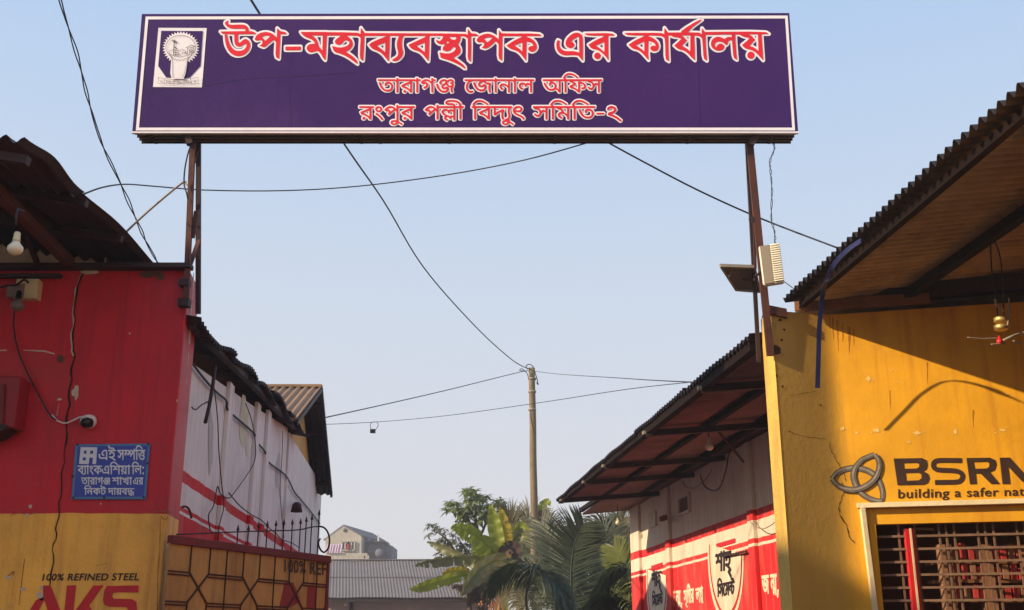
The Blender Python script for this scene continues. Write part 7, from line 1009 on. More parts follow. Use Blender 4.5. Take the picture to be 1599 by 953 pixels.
cc = thing('security_camera', 'small white security camera with a black lens on the red wall', 'camera', at(140, 661, 8.13))
q = MB(); q.lathe(at(143, 659, YL), (-0.35, -1, -0.1), [(0.0, 0.052), (0.02, 0.054), (0.05, 0.05), (0.075, 0.042)], 20); q.build('housing', M['plastic_white'], cc)
q = MB(); q.lathe(at(141, 660, YL - .05), (-0.45, -1, -0.25), [(0.0, 0.036), (0.03, 0.04), (0.055, 0.036), (0.07, 0.026), (0.075, 0.01)], 20); q.build('lens', M['plastic_black'], cc)
q = MB(); q.tube(px_path([(143, 653, 8.1), (128, 651, 8.1), (114, 657, 8.1), (103, 661, 8.1), (90, 657, 8.1), (82, 648, 8.1)]), 0.006, 6); q.build('lead', M['plastic_white'], cc)
sb = thing('shutter_box', 'red metal shutter housing at the left end of the red wall', 'shutter box', at(5, 690, 7.9))
q = MB(); q.box(at(-60, 596, 8.15), at(22, 668, 7.97)); q.build('housing', mat('red_shutter_paint', srgb(150, 26, 38), 0.5, 0.15, 4, 0.1), sb, bevel=0.01)
q = MB(); q.prism([at(-60, 668, 8.12), at(26, 670, 8.12), at(29, 676, 8.12), at(14, 686, 8.12), at(6, 690, 8.12), at(-60, 694, 8.12)], (0, -0.2, 0)); q.build('lower_lip', M['dark_iron'], sb, bevel=0.006)
q = MB(); q.bar(at(6, 600, 7.955), at(3, 668, 7.955), 0.02, 0.01); q.build('seam', M['red_iron'], sb)

fl = thing('flood_light', 'cream finned flood lamp housing strapped to the right sign post', 'lamp', at(1204, 450, 8.0))
ctr = at(1205, 414, 8.06)
ax = Vector((0.86, -0.50, 0.0)).normalized(); ay = Vector((0.50, 0.86, 0)).normalized(); az = Vector((-0.05, 0, 1)).normalized()
def fb(mb, x0, x1, y0, y1, z0, z1): return mb.hexa([ctr + ax * x + ay * y + az * z for z in (z0, z1) for (x, y) in ((x0, y0), (x1, y0), (x1, y1), (x0, y1))])
q = MB(); fb(q, -0.082, 0.082, -0.03, 0.03, -0.165, 0.165); q.build('housing', M['lamp_cream'], fl, bevel=0.02)
q = MB(); fb(q, -0.062, 0.012, -0.036, -0.024, -0.155, 0.155); q.build('mounting_plate', M['lamp_band'], fl)
q = MB()
for k in range(17): fb(q, 0.018, 0.092, -0.042, -0.028, -0.148 + 0.0182 * k, -0.141 + 0.0182 * k)
q.build('fin', M['lamp_cream'], fl); 
q = MB(); q.tube([ctr - ax * 0.06, ctr - ax * 0.10 + Vector((0, 0.02, -0.05)), at(1181, 430, 8.08)], 0.012, 6); q.build('bracket', M['dark_iron'], fl)
so = thing('solar_panel', 'small tilted solar panel seen from below beside the right sign post', 'solar panel', at(1160, 450, 8.0))
c4 = [at(1125, 415, 8.22), at(1179, 417, 8.30), at(1187, 455, 8.58), at(1149, 452, 8.54)]
nn = (c4[1] - c4[0]).cross(c4[3] - c4[0]).normalized(); nn = nn if nn.z > 0 else -nn
q = MB(); q.prism(c4, nn * 0.02); q.build('panel', M['solar_back'], so)
q = MB()
for a, c_ in ((0, 1), (1, 2), (2, 3), (3, 0)): q.bar(c4[a], c4[c_], 0.014, 0.03, up=nn)
q.bar(c4[0] * 0.62 + c4[1] * 0.38 - nn * 0.008, c4[0] * .55 + c4[3] * 0.45 - nn * 0.008, 0.006); q.build('frame', M['conduit'], so)
q = MB(); m_ = (c4[0] + c4[1] + c4[2] + c4[3]) / 4; q.bar(m_ - nn * .01, at(1180, 437, 8.3), 0.018); q.build('bracket', M['dark_iron'], so)
q = MB(); p = c4[0] * .6 + c4[3] * .4 + (c4[1] - c4[0]) * .06; q.lathe(p - nn * 0.002, -nn, [(0, 0.013), (0.008, 0.01), (0.009, 0.004)], 10); q.build('cable_gland', M['plastic_white'], so)

tag(MB().strip(px_path([(1345, 376, 6.70), (1326, 389, 6.86), (1312, 402, 7.00), (1303, 413, 7.12), (1296, 426, 7.28), (1289, 443, 7.54), (1284, 468, 7.71), (1280, 510, 7.83), (1278.5, 560, 7.93), (1277, 606, 8.02)], 5), 0.034, (0.12, 1, 0)).build('hose', M['blue_pipe'], solid=0.007), 'dark blue flattened hose drooping from the eave of the yellow shop', 'hose')

hl = thing('hanging_socket', 'brass double-ring lamp socket dangling from wires in front of the yellow wall', 'lamp socket', at(1564, 540, 7.1))
HY = 7.1
for v in (499, 511):
    q = MB(); p = at(1564, v + 4.5, HY); q.lathe(p, (0.03, 0, 1), [(0, 0.040), (0.004, 0.046), (0.030, 0.046), (0.034, 0.040)], 20); q.build('ring', M['gold'], hl)
q = MB(); q.tube(px_path([(1547, 373, 7.2), (1549, 420, HY), (1556, 468, HY), (1559, 499, HY)]), 0.005, 6); q.tube(px_path([(1552, 373, 7.2), (1562, 400, HY), (1566, 440, HY), (1568, 499, HY)]), 0.005, 6); q.build('cord', M['cable'], hl)
q = MB(); q.tube(px_path([(1554, 468, HY), (1557, 477, HY - .02), (1563, 479, HY - .02), (1568, 486, HY), (1569, 500, HY)]), 0.008, 6); q.tube(px_path([(1576, 466, HY), (1576, 485, HY), (1574, 508, HY - .05)]), 0.006, 6); q.tube(px_path([(1567, 532, HY - .02), (1580, 526, HY - .03), (1595, 521, HY), (1620, 516, HY)]), 0.010, 6); q.tube(px_path([(1511, 527, HY), (1535, 529, HY), (1560, 528, HY)]), 0.004, 6); q.tube(px_path([(1548, 538, HY - .02), (1562, 537, HY - .02), (1570, 536, HY)]), 0.005, 6); q.tube(px_path([(1582, 532, HY), (1596, 538, HY)]), 0.005, 6); q.build('loose_wire', M['conduit'], hl)
q = MB(); q.lathe(at(1562, 538, HY - .01), (0, 0, 1), [(0, 0.010), (0.010, 0.020), (0.030, 0.020), (0.04, 0.008), (0.06, 0.006)], 12); q.build('plug', M['red_plastic'], hl)

# things inside the barred room
rk = thing('storage_rack', 'brown wooden storage rack seen through the window bars', 'rack', (4.2, 9.3, 0.9))
RKY = 8.34
for u in (1478, 1541, 1606):
    p = at(u, 900, RKY); q = MB(); q.box((p.x - .045, RKY - .04, 0.9), (p.x + .045, RKY + .04, at(u, 851, RKY).z)); q.build('post', M['brick_box'], rk)
zs = [at(1500, v, RKY).z for v in (878, 908, 938)]
for z in zs:
    q = MB(); q.box((at(1465, 880, RKY).x, RKY - .03, z - .012), (at(1640, 880, RKY).x, RKY + 0.25, z + .012)); q.build('shelf', M['timber'], rk)
kk = 0; names = ['top', 'middle', 'lowest']
for si, z in enumerate(zs):
    for j, u in enumerate((1492, 1505, 1518, 1529, 1556, 1568, 1581, 1593)):
        h = random.uniform(0.08, 0.125); p = at(u, 880, RKY); x = p.x
        o = MB().box((x - .024, RKY - .02, z + .0125), (x + .022, RKY + .1, z + .0125 + h)).build('carton', M['red_box'] if (j + si) % 3 else M['brick_box'], bevel=0.003)
        tag(o, '%s carton on the %s shelf of the rack behind the bars' % ('small red' if (j + si) % 3 else 'small brown', names[si]), 'carton', 'cartons on the %s shelf %s' % (names[si], 'red' if (j + si) % 3 else 'brown'))
pb = thing('striped_pillar', 'red upright with a white centre stripe just inside the window bars', 'pillar', at(1425, 953, 8.32))
q = MB(); a, c_ = at(1419, 826, 8.32), at(1430, 985, 8.32); q.bar((a.x, 8.32, 0.9), (a.x, 8.32, a.z), 0.064, 0.05); q.build('post', M['red_plastic'], pb)
q = MB(); q.box((a.x - .006, 8.282, 0.9), (a.x + .008, 8.288, a.z)); q.build('stripe', M['cream'], pb)
tl = MB(); tl.bar(at(1430, 826, 9.6), at(1458, 827, 9.6), 0.02); tag(tl.build('tube_lamp', M['plastic_white']), 'short white tube lamp fixed high inside the barred room', 'lamp')

# =================================================================== CABLES
def cable(name, label, pts, r, mm='cable', k=5, twist=None):
    r *= 0.78
    P_ = px_path(pts, k); q = MB()
    if twist:
        m = len(P_)
        for s in (0, math.pi):
            q.tube([p + Vector((math.cos(s + i * twist), 0, math.sin(s + i * twist))) * r * 1.1 * (1 + 1.2 * math.sin(i * 0.37) ** 2) for i, p in enumerate(P_)], r, 6)
    else: q.tube(P_, r, 6)
    return tag(q.build(name, M[mm]), label, 'cable')
cable('power_cable', 'thick twisted black cable dropping from the top left of the sky behind the red shop', [(88, -30, 9.0), (97, 10, 9.3), (122, 90, 9.8), (137, 150, 10.2), (158, 220, 10.6), (188, 285, 11.0), (212, 340, 11.4), (230, 380, 11.7), (248, 412, 12)], 0.0085, k=7, twist=0.5)
cable('power_cable', 'black cable coming over the sign board and sloping down to the wooden pole top', [(380, -20, 9), (400, 12, 9.4), (440, 75, 10.5), (540, 228, 13), (600, 315, 16), (660, 415, 20), (740, 507, 25.5), (800, 562, 30), (829, 577, 32)], 0.017, k=6)
cable('power_cable', 'thin black cable sagging from the left porch roof across behind the sign posts', [(132, 303, 7.1), (160, 293, 7.5), (195, 288, 8.0), (240, 291, 8.5), (320, 297, 9.2), (440, 298, 9.6), (560, 291, 9.6), (700, 273, 9.4), (820, 250, 9.0), (915, 224, 8.3)], 0.008)
cable('power_cable', 'straight black cable running from under the sign down to the yellow shop roof', [(945, 220, 8.3), (1000, 250, 8.4), (1090, 297, 8.4), (1190, 342, 8.5), (1310, 388, 8.0)], 0.009)
cable('power_cable', 'thin cable from the wooden pole top to the tan gabled roof', [(826, 579, 32), (805, 583, 31), (700, 609, 26), (600, 632, 22), (505, 653, 17.5)], 0.014)
cable('power_cable', 'thin cable from the wooden pole top to the right lane awning', [(836, 580, 32), (880, 585, 28), (960, 590, 20), (1020, 594, 15), (1082, 597, 10.9)], 0.010)
cable('power_cable', 'very thin low wire strung level between the two lane roofs', [(506, 663, 17.5), (590, 659, 18), (700, 649, 17), (850, 628, 15), (980, 608, 13), (1078, 597, 11)], 0.006)
cable('power_cable', 'fine wire hanging twisted from the right end of the sign to the flood lamp', [(1207, 222, 8.1), (1210, 232, 8.1), (1203, 252, 8.1), (1204, 268, 8.1), (1206, 300, 8.08), (1205, 340, 8.05), (1210, 362, 8.02), (1211, 380, 8.0)], 0.004, k=7, twist=0.9)
cable('power_cable', 'short wire from the flood lamp to the yellow shop roof', [(1222, 438, 8.02), (1232, 445, 8.05), (1241, 452, 8.1)], 0.004)
cable('conduit_pipe', 'bent grey conduit rising from the porch roof to the left sign post', [(165, 412, 8.2), (168, 396, 8.2), (190, 370, 8.2), (232, 330, 8.15), (284, 286.5, 8.1), (290, 287, 8.1), (296, 292, 8.08)], 0.011, 'conduit', 4)
cable('power_cable', 'short black wire looping beside the left sign post below the sign', [(300, 224, 8.05), (294, 240, 8.03), (289, 265, 8.03), (288, 288, 8.05), (292, 302, 8.04), (294, 312, 8.06)], 0.008)
cable('power_cable', 'thin dark wire drooping down the red wall to the security camera', [(23, 486, 8.1), (22, 510, 8.1), (28, 545, 8.1), (42, 580, 8.1), (60, 615, 8.1), (72, 638, 8.1), (80, 650, 8.09), (88, 656, 8.09)], 0.008)
def wcable(label, pts, r, off=0.03, k=4):
    r *= 0.55
    q = MB(); q.tube([lw(u, v, off) for u, v in smooth_path(pts, k)], r, 6)
    return tag(q.build('wall_cable', M['cable']), label, 'cable')
wcable('thick black cable clipped in waves along the white left lane wall', [(300, 566), (318, 590), (338, 612), (354, 626), (356, 640), (376, 658), (392, 672), (402, 684), (403, 692), (414, 705), (420, 722), (446, 742), (460, 768), (470, 780), (488, 802), (500, 818)], 0.020)
wcable('thin wire looping down from the eave of the white left lane wall', [(384, 630), (393, 655), (399, 690), (398, 720), (384, 745), (366, 770), (358, 778), (345, 772), (340, 760), (334, 790), (326, 805), (329, 830)], 0.010, 0.06)
wcable('thin wire hanging straight down the first pilaster of the left lane wall', [(334, 600), (340, 650), (342, 700), (346, 750), (350, 790), (343, 820), (341, 845)], 0.009, 0.07)
wcable('thin wire dropping beside the wall joint of the left lane wall', [(442, 672), (441, 710), (438, 760), (440, 800), (444, 840)], 0.008, 0.04)
wcable('slack wire crossing the left lane wall low above the gate', [(358, 770), (375, 790), (395, 805), (408, 812), (420, 824), (432, 834), (440, 842), (458, 849), (468, 856)], 0.012, 0.08)
q = MB(); q.tube([lw(u, v, 0.14) for u, v in ((336, 572), (333, 600), (327, 635), (321, 660))], 0.016, 7); q.tube([lw(u, v, 0.12) for u, v in smooth_path([(300, 636), (306, 640), (316, 632), (326, 627)], 3)], 0.006, 5)
tag(q.build('dangling_rod', M['dark_iron']), 'dark broken rod dangling from the eave on the white left lane wall', 'rod')
wlp = thing('wall_lamp', 'small dark lamp on a bracket on the far white lane wall', 'lamp', lw(464, 795, 0.1))
q = MB(); q.bar(lw(466, 786, 0.0), lw(464, 788, 0.22), 0.03); q.build('bracket', M['dark_iron'], wlp)
q = MB(); q.lathe(lw(464, 788, 0.2), (0, 0, -1), [(-0.03, 0.03), (0, 0.06), (0.10, 0.08)], 12); q.build('shade', M['dark_iron'], wlp)
hb = thing('hanging_box', 'small black box hanging from the low wire left of the pole', 'box', at(583, 679, 18))
q = MB(); p = at(583, 673.5, 18); q.box((p.x - .045, 17.97, p.z - .03), (p.x + .04, 18.03, p.z + .03)); q.build('box', M['plastic_black'], hb)
q = MB(); q.tube(px_path([(580, 671, 18), (578.5, 664, 18), (582, 659.5, 18), (589, 659.5, 18), (591, 665, 18), (586, 672, 18)], 3), 0.005, 5); q.build('wire_loop', M['cable'], hb)
q = MB(); q.tube([rw(u, v, 0.10) for u, v in smooth_path([(1067, 752), (1072, 761), (1085, 762), (1098, 753), (1110, 738), (1112, 732)], 4)], 0.008, 6)
tag(q.build('power_cable', M['conduit']), 'pale slack wire under the right lane awning', 'cable')
q = MB(); q.tube([rw(u, v, 0.14) for u, v in smooth_path([(1094, 742), (1100, 758), (1112, 766), (1124, 762), (1134, 735), (1138, 712), (1144, 700)], 4)], 0.009, 6)
tag(q.build('power_cable', M['cable']), 'dark wire looping down the shaded right lane wall', 'cable')
q = MB(); q.tube([rw(u, v, 0.12) for u, v in smooth_path([(1168, 808), (1175, 818), (1190, 826), (1205, 820), (1214, 812)], 4)], 0.006, 6)
tag(q.build('power_cable', M['conduit']), 'thin pale wire sagging across the sunlit right lane wall by the pillar', 'cable')
q = MB(); q.bar(rw(1128, 869, 0.05), rw(1166, 861, 0.05), 0.02); q.bar(rw(1166, 861, 0.05), rw(1166, 865, 0.05), 0.016)
tag(q.build('bent_rod', M['dark_iron']), 'thin bent iron rod sticking across the larger painted shield', 'rod')
wb = thing('wall_bracket_lamp', 'small brown lamp sticking out beside the brick vent on the right lane wall', 'lamp', rw(1038, 810, 0.1))
q = MB(); q.bar(rw(1041, 807, 0.0), rw(1033, 811, 0.25), 0.06, 0.07); q.build('body', M['timber'], wb)

# =================================================================== POLE
PY = 32
po = thing('utility_pole', 'tall weathered wooden pole standing among the palms', 'pole', at(836, 930, PY))
b0, t0 = at(837, 960, PY), at(831, 575, PY)
q = MB(); pts = [b0 + (t0 - b0) * (i / 14) + Vector((0.006 * math.sin(i * 1.3), 0, 0)) for i in range(15)]; pts[0].z = 0.0
q.tube(pts, 0.122, 14, 0.095); q.build('shaft', M['pole'], po)
q = MB(); q.tube(px_path([(824, 577, 31.9), (822, 572, 31.9), (827, 569, 31.9), (833, 573, 31.8), (836, 582, 31.8), (839, 592, 31.8), (841, 601, 31.8), (838, 597, 31.8)], 4), 0.014, 6); q.tube(px_path([(821, 580, 31.8), (815, 576, 31.8), (812, 579, 31.8), (822, 581, 31.8), (826, 592, 31.8)], 4), 0.012, 6); q.build('wire_tail', M['cable'], po)
q = MB(); q.tube(px_path([(829, 640, 31.85), (830, 655, 31.85), (834, 672, 31.85)], 3), 0.012, 5); q.build('cleft', M['crack'], po)
q = MB()
for v in (592, 612, 640): q.lathe(at(831.5, v, PY), (0, 0, 1), [(-.03, .118), (.0, .122), (.03, .118)], 12)
q.build('wire_band', M['conduit'], po)

# =================================================================== FAR BUILDINGS
sd = thing('tin_roof_shed', 'long low shed with a ribbed grey tin roof beyond the gate', 'building', at(620, 953, 44))
a = at(470, 875, 47); c_ = at(742, 876, 47); e0 = at(462, 935, 42.5); e1 = at(742, 931, 42.5)
a.z = c_.z = (a.z + c_.z) / 2; e0.z = e1.z = (e0.z + e1.z) / 2
r_ = MB(); corrugated(r_, e0, a - e0, Vector((e1.x - e0.x, 0, 0)), 0.125, 0.016, 8, 0.03, per=4, seed=51); r_.build('roof', M['tin_grey'], sd)
q = MB(); md = (a + e0) / 2; q.bar(md + Vector((0, 0, .035)), md + Vector((e1.x - e0.x, 0, .035)), 0.05, 0.02); q.bar(a + Vector((0, 0, .03)), a + Vector((e1.x - e0.x, 0, .03)), 0.2, 0.05); q.build('roof_lap', M['tin_grey'], sd)
q = MB(); q.box((e0.x - 1, 43.6, 0), (e1.x + 0.5, 44.0, e0.z + .2)); q.build('wall', M['shed_wall'], sd)
q = MB(); q.bar(e0 + Vector((0, .1, -.1)), e1 + Vector((0, .1, -.1)), 0.1, 0.14); q.build('fascia', M['tin_dark'], sd)
q = MB(); p = at(549, 945, 43.5); q.bar((p.x, 43.52, 0.3), (p.x, 43.52, e0.z), 0.12); q.build('post', M['dark_iron'], sd)
bulb('white bulb hanging under the eave of the grey tin shed', 540.5, 944, 43.2, 0.06, 'bulb_white', [at(540.5, 938, 43.2), at(540.5, 933, 43.2)])

FBY = 100
fbd = thing('far_house', 'distant cream gabled house with a grey lean-to rising behind the tin shed', 'building', at(560, 875, FBY))
fx = lambda u, v, Y=FBY: at(u, v, Y)
zx = lambda x, y: (500 + x / 6.664, 810 + y / 6.664)
A = [fx(*zx(105, 190)), fx(*zx(245, 78)), fx(*zx(432, 185)), fx(*zx(432, 700)), fx(*zx(60, 700)), fx(*zx(60, 200))]
q = MB(); q.prism([A[4], A[3], A[2], A[1], A[5]], (0.9, 9, 0)); q.build('wall', M['far_wall'], fbd)
q = MB()
rid = fx(*zx(247, 70)); le = fx(*zx(40, 222)); re = fx(*zx(436, 182)); bkv = Vector((1.6, 8, 0))
q.add([rid, le, le + bkv, rid + bkv], [(0, 1, 2, 3)]); q.add([rid, re, re + bkv, rid + bkv], [(3, 2, 1, 0)]); q.build('roof', M['tin_grey'], fbd, solid=0.15)
def fwin(x0, x1, y0, y1):
    q = MB(); a, c_ = fx(*zx(x0, y0), FBY - .05), fx(*zx(x1, y1), FBY - .05); q.box((a.x, FBY - .08, c_.z), (c_.x, FBY + .02, a.z)); wo = q.build('window', M['far_dark'], fbd)
    q = MB()
    for xx in (a.x, (a.x + c_.x) / 2, c_.x): q.bar((xx, FBY - .1, c_.z), (xx, FBY - .1, a.z), 0.12)
    for z in (a.z, c_.z): q.bar((a.x, FBY - .1, z), (c_.x, FBY - .1, z), 0.12)
    q.build('frame', M['far_wall'], wo)
fwin(232, 296, 240, 330); fwin(300, 358, 238, 330)
q = MB(); q.lathe(fx(*zx(262, 122), FBY), (0, -1, 0), [(0, .18), (.06, .16)], 12); q.build('vent', M['far_dark'], fbd)
q = MB(); a = fx(*zx(60, 360), FBY - 1.2); c_ = fx(*zx(492, 428), FBY - 1.2); zr0, zr1 = c_.z, a.z
q.box((a.x, FBY - 1.25, zr1 - .25), (c_.x, FBY - 1.1, zr1)); q.box((a.x, FBY - 1.25, zr0 - .4), (c_.x, FBY - 1.1, zr0 + .1))
for k in range(9):
    x = a.x + (c_.x - a.x) * k / 8; q.box((x - .16, FBY - 1.24, zr0), (x + .16, FBY - 1.12, zr1 - .2))
q.build('balcony_rail', M['far_wall'], fbd)
q = MB(); q.box((a.x, FBY - .6, zr0 - 6), (c_.x, FBY - .1, zr0 - .35)); q.build('lower_wall', M['far_wall'], fbd)
q = MB()
for (x0, x1, y0) in ((432, 500, 200), (498, 665, 245), (672, 748, 290)):
    a, c_ = fx(*zx(x0, y0), FBY + 2), fx(*zx(x1, 700), FBY + 2); q.box((a.x, FBY + 1 + 0.3 * (x0 > 600), c_.z), (c_.x, FBY + 6, a.z))
q.build('lean_to', M['far_grey'], fbd)
q = MB(); a, c_ = fx(*zx(495, 240), FBY + .9), fx(*zx(690, 252), FBY + .9); q.box((a.x, FBY + .5, c_.z), (c_.x, FBY + 6, a.z)); a, c_ = fx(*zx(492, 352), FBY + .6), fx(*zx(705, 425), FBY + .6); q.box((a.x, FBY + .5, c_.z - 1), (c_.x, FBY + 1, a.z)); q.build('parapet', M['far_dark'], fbd)
q = MB(); p = fx(*zx(618, 358), FBY + .4); q.lathe(p, (0, -1, 0), [(0, .38), (.08, .34), (.12, .1)], 16); q.build('dish', M['far_grey'], fbd)
q = MB(); a = fx(*zx(607, 240), FBY + 3); q.bar(a, a + Vector((0, 0, .65)), 0.14); q.build('chimney', M['plastic_white'], fbd)
for k, (x0, x1, mm, lb_) in enumerate(((70, 120, 'cloth_pink', 'lilac cloth drying on the far balcony, the one nearest the gate scroll'), (122, 175, 'cloth_pink', 'lilac cloth drying in the middle of the far balcony'), (177, 232, 'cloth_pink', 'lilac cloth drying beside the far window'), (266, 287, 'cloth_red', 'small red cloth hanging in the far window'))):
    ya, yb = (270, 368) if k < 3 else (255, 318)
    a, c_ = fx(*zx(x0, ya), FBY - 1.3), fx(*zx(x1, yb), FBY - 1.3); q = MB()
    yy = FBY - 1.35 if k < 3 else FBY - .2
    q.grid(lambda i, j, a=a, c_=c_, yy=yy: Vector((a.x + (c_.x - a.x) * i, yy + 0.06 * math.sin(11 * i + 3 * j), a.z + (c_.z - a.z) * j * (0.9 + 0.1 * math.sin(4 * i)))), 12, 8)
    tag(q.build('laundry', M[mm], solid=0.02), lb_, 'laundry', 'laundry on the far house')

# =================================================================== PLANTS
VIEW = Vector((0, 1, 0.05))
def banana_leaf(mb, pts, width, roll=0.0, tears=0.12, fold=0.25, seed=0):
    width *= 1.08; tears *= 0.35
    rnd = random.Random(seed)
    P_ = px_path(pts, 14); n = len(P_); rows = []
    for i, p in enumerate(P_):
        t = i / (n - 1)
        d = (P_[min(i + 1, n - 1)] - P_[max(i - 1, 0)]).normalized()
        lat = d.cross(VIEW).normalized(); nr = lat.cross(d).normalized()
        lat = (lat * math.cos(roll) + nr * math.sin(roll)).normalized(); nr = lat.cross(d).normalized()
        wd = width * (min(1.0, t * 4 + 0.10) ** 0.8) * (1 - max(0, (t - 0.55) / 0.45) ** 1.7) + 0.006
        row = []
        for k in range(-4, 5):
            s = k / 4.0
            rip = 0.13 * width * math.sin(t * 46 + seed + (2 if s > 0 else 0)) * abs(s) + 0.05 * width * noise.noise(Vector((t * 9, s * 2, seed)))
            edge = 1 + 0.10 * noise.noise(Vector((t * 14, seed + (5 if s > 0 else 0), 1)))
            row.append(p + lat * (wd * s * edge) + nr * (fold * wd * abs(s) ** 1.4 * (-1) + rip))
        rows.append(row)
    vs = [p for r0 in rows for p in r0]; fs = []
    torn = {(s, i) for s in (0, 1) for i in range(n - 1) if rnd.random() < tears and 2 < i}
    for i in range(n - 1):
        for k in range(8):
            side = 0 if k < 4 else 1
            if (side, i) in torn and (k in (0, 1, 2) if side == 0 else k in (5, 6, 7)):
                if (k in (0, 7)) or rnd.random() < 0.55: continue
            fs.append((i * 9 + k, i * 9 + k + 1, (i + 1) * 9 + k + 1, (i + 1) * 9 + k))
    mb.add(vs, fs, True)
    mb.tube(P_, width * 0.05, 5, width * 0.015)
    return mb
BY = 33
bn = thing('banana_plant', 'banana plant with broad upright and drooping leaves left of the wooden pole', 'banana plant', at(785, 953, BY))
q = MB(); b0 = at(782, 960, BY); b0.z = 0; q.tube([b0, at(784, 930, BY), at(785, 900, BY), at(785, 868, BY)], 0.16, 12, 0.09); q.build('stem', M['stem_green'], bn)
for i, (pts, wd, roll, mm, tr, fo) in enumerate((
    ([(784, 880, 33), (779, 850, 33), (772, 815, 33), (766, 786, 32.9)], 0.20, 0.15, 'banana', 0.02, 0.35),
    ([(788, 880, 33.2), (790, 850, 33.3), (787, 820, 33.3), (781, 791, 33.3)], 0.19, -0.2, 'banana_yellow', 0.10, 0.3),
    ([(782, 876, 32.8), (766, 856, 32.5), (742, 836, 32.2), (720, 825, 32.0), (704, 823, 31.9)], 0.24, 0.5, 'banana', 0.12, 0.35),
    ([(756, 878, 32.6), (735, 870, 32.3), (700, 872, 32.1), (668, 877, 32.0), (647, 883, 31.9)], 0.17, 0.7, 'banana_dull', 0.30, 0.7),
    ([(745, 898, 32.5), (715, 900, 32.2), (680, 910, 32.0), (655, 918, 31.9), (639, 920, 31.8)], 0.15, 0.35, 'banana', 0.18, 0.3),
    ([(738, 893, 33.5), (720, 891, 33.4), (702, 893, 33.3), (690, 899, 33.3)], 0.11, 0.3, 'banana_yellow', 0.1, 0.3),
    ([(796, 880, 32.4), (775, 876, 31.9), (752, 888, 31.5), (734, 908, 31.3), (720, 932, 31.2)], 0.27, 0.55, 'banana_dull', 0.12, 0.5),
    ([(765, 886, 33.6), (735, 878, 34), (705, 862, 34.2), (682, 852, 34.4), (667, 846, 34.5)], 0.13, 0.4, 'banana_dull', 0.1, 0.5),
    ([(762, 884, 33.4), (750, 872, 33.4), (746, 858, 33.3), (742, 845, 33.3)], 0.20, -0.4, 'banana', 0.1, 0.2),
    ([(776, 880, 32.6), (790, 862, 32.4), (800, 856, 32.4), (808, 872, 32.4), (812, 895, 32.4)], 0.17, 0.2, 'banana_dry', 0.3, 0.6),
    ([(790, 900, 32.0), (800, 890, 31.8), (806, 905, 31.7), (808, 935, 31.6)], 0.15, 0.4, 'banana_dry', 0.3, 0.6),
    ([(786, 905, 32.4), (778, 915, 32.2), (784, 935, 32.1), (792, 958, 32.0)], 0.18, 0.3, 'banana', 0.1, 0.3),
    ([(770, 890, 33.8), (756, 905, 34.2), (740, 925, 34.5), (730, 950, 34.7)], 0.2, 0.4, 'banana_dry', 0.3, 0.5),
    ([(790, 884, 33.6), (806, 868, 34.0), (820, 862, 34.4), (834, 872, 34.6)], 0.22, 0.3, 'banana_dull', 0.2, 0.5))):
    q = MB(); banana_leaf(q, pts, wd, roll, tr, fo, i + 1); q.build('leaf', M[mm], bn)
b2 = thing('banana_plant', 'second banana plant whose bent leaf tip shows right behind the pole', 'banana plant', at(845, 953, 35))
q = MB(); b0 = at(842, 960, 35); b0.z = 0; q.tube([b0, at(841, 900, 35), at(840, 850, 35)], 0.15, 10, 0.08); q.build('stem', M['stem_green'], b2)
for i, (pts, wd, roll, mm) in enumerate((
    ([(840, 850, 35), (841, 825, 35), (846, 803, 34.8), (854, 786, 34.6), (860, 790, 34.5)], 0.17, 0.3, 'banana'),
    ([(842, 840, 35), (846, 815, 34.8), (853, 806, 34.6), (859, 812, 34.5)], 0.2, 0.3, 'banana_dry'),
    ([(836, 850, 35), (818, 835, 35.3), (806, 838, 35.5), (798, 852, 35.6)], 0.2, 0.4, 'banana_dull'),
    ([(846, 856, 35), (862, 838, 35.3), (880, 836, 35.5), (896, 850, 35.6)], 0.2, 0.4, 'banana_dry'),
    ([(840, 850, 35), (822, 828, 35.3), (812, 822, 35.5), (800, 832, 35.6)], 0.16, 0.4, 'banana'))):
    q = MB(); banana_leaf(q, pts, wd, roll, 0.2, 0.5, i + 40); q.build('leaf', M[mm], b2)
st_ = thing('fruit_stalk', 'orange dry fruit stalks bunched below the drooping banana leaf', 'stalk', at(775, 953, 31.2))
q = MB()
for k in range(9):
    u = 765 + k * 2.5; q.tube(px_path([(u - 6 + random.uniform(-3, 3), 918 + random.uniform(0, 8), 31.2), (u + random.uniform(-4, 4), 932, 31.1), (u + 4 + random.uniform(-5, 5), 962, 31.2)], 3), 0.022, 5)
for k in range(6): q.lathe(at(random.uniform(744, 766), random.uniform(936, 953), 31.2), (0, 0, 1), [(-.04, .01), (0, .045), (.04, .01)], 6)
q.build('stalks', M['orange_stalk'], st_)

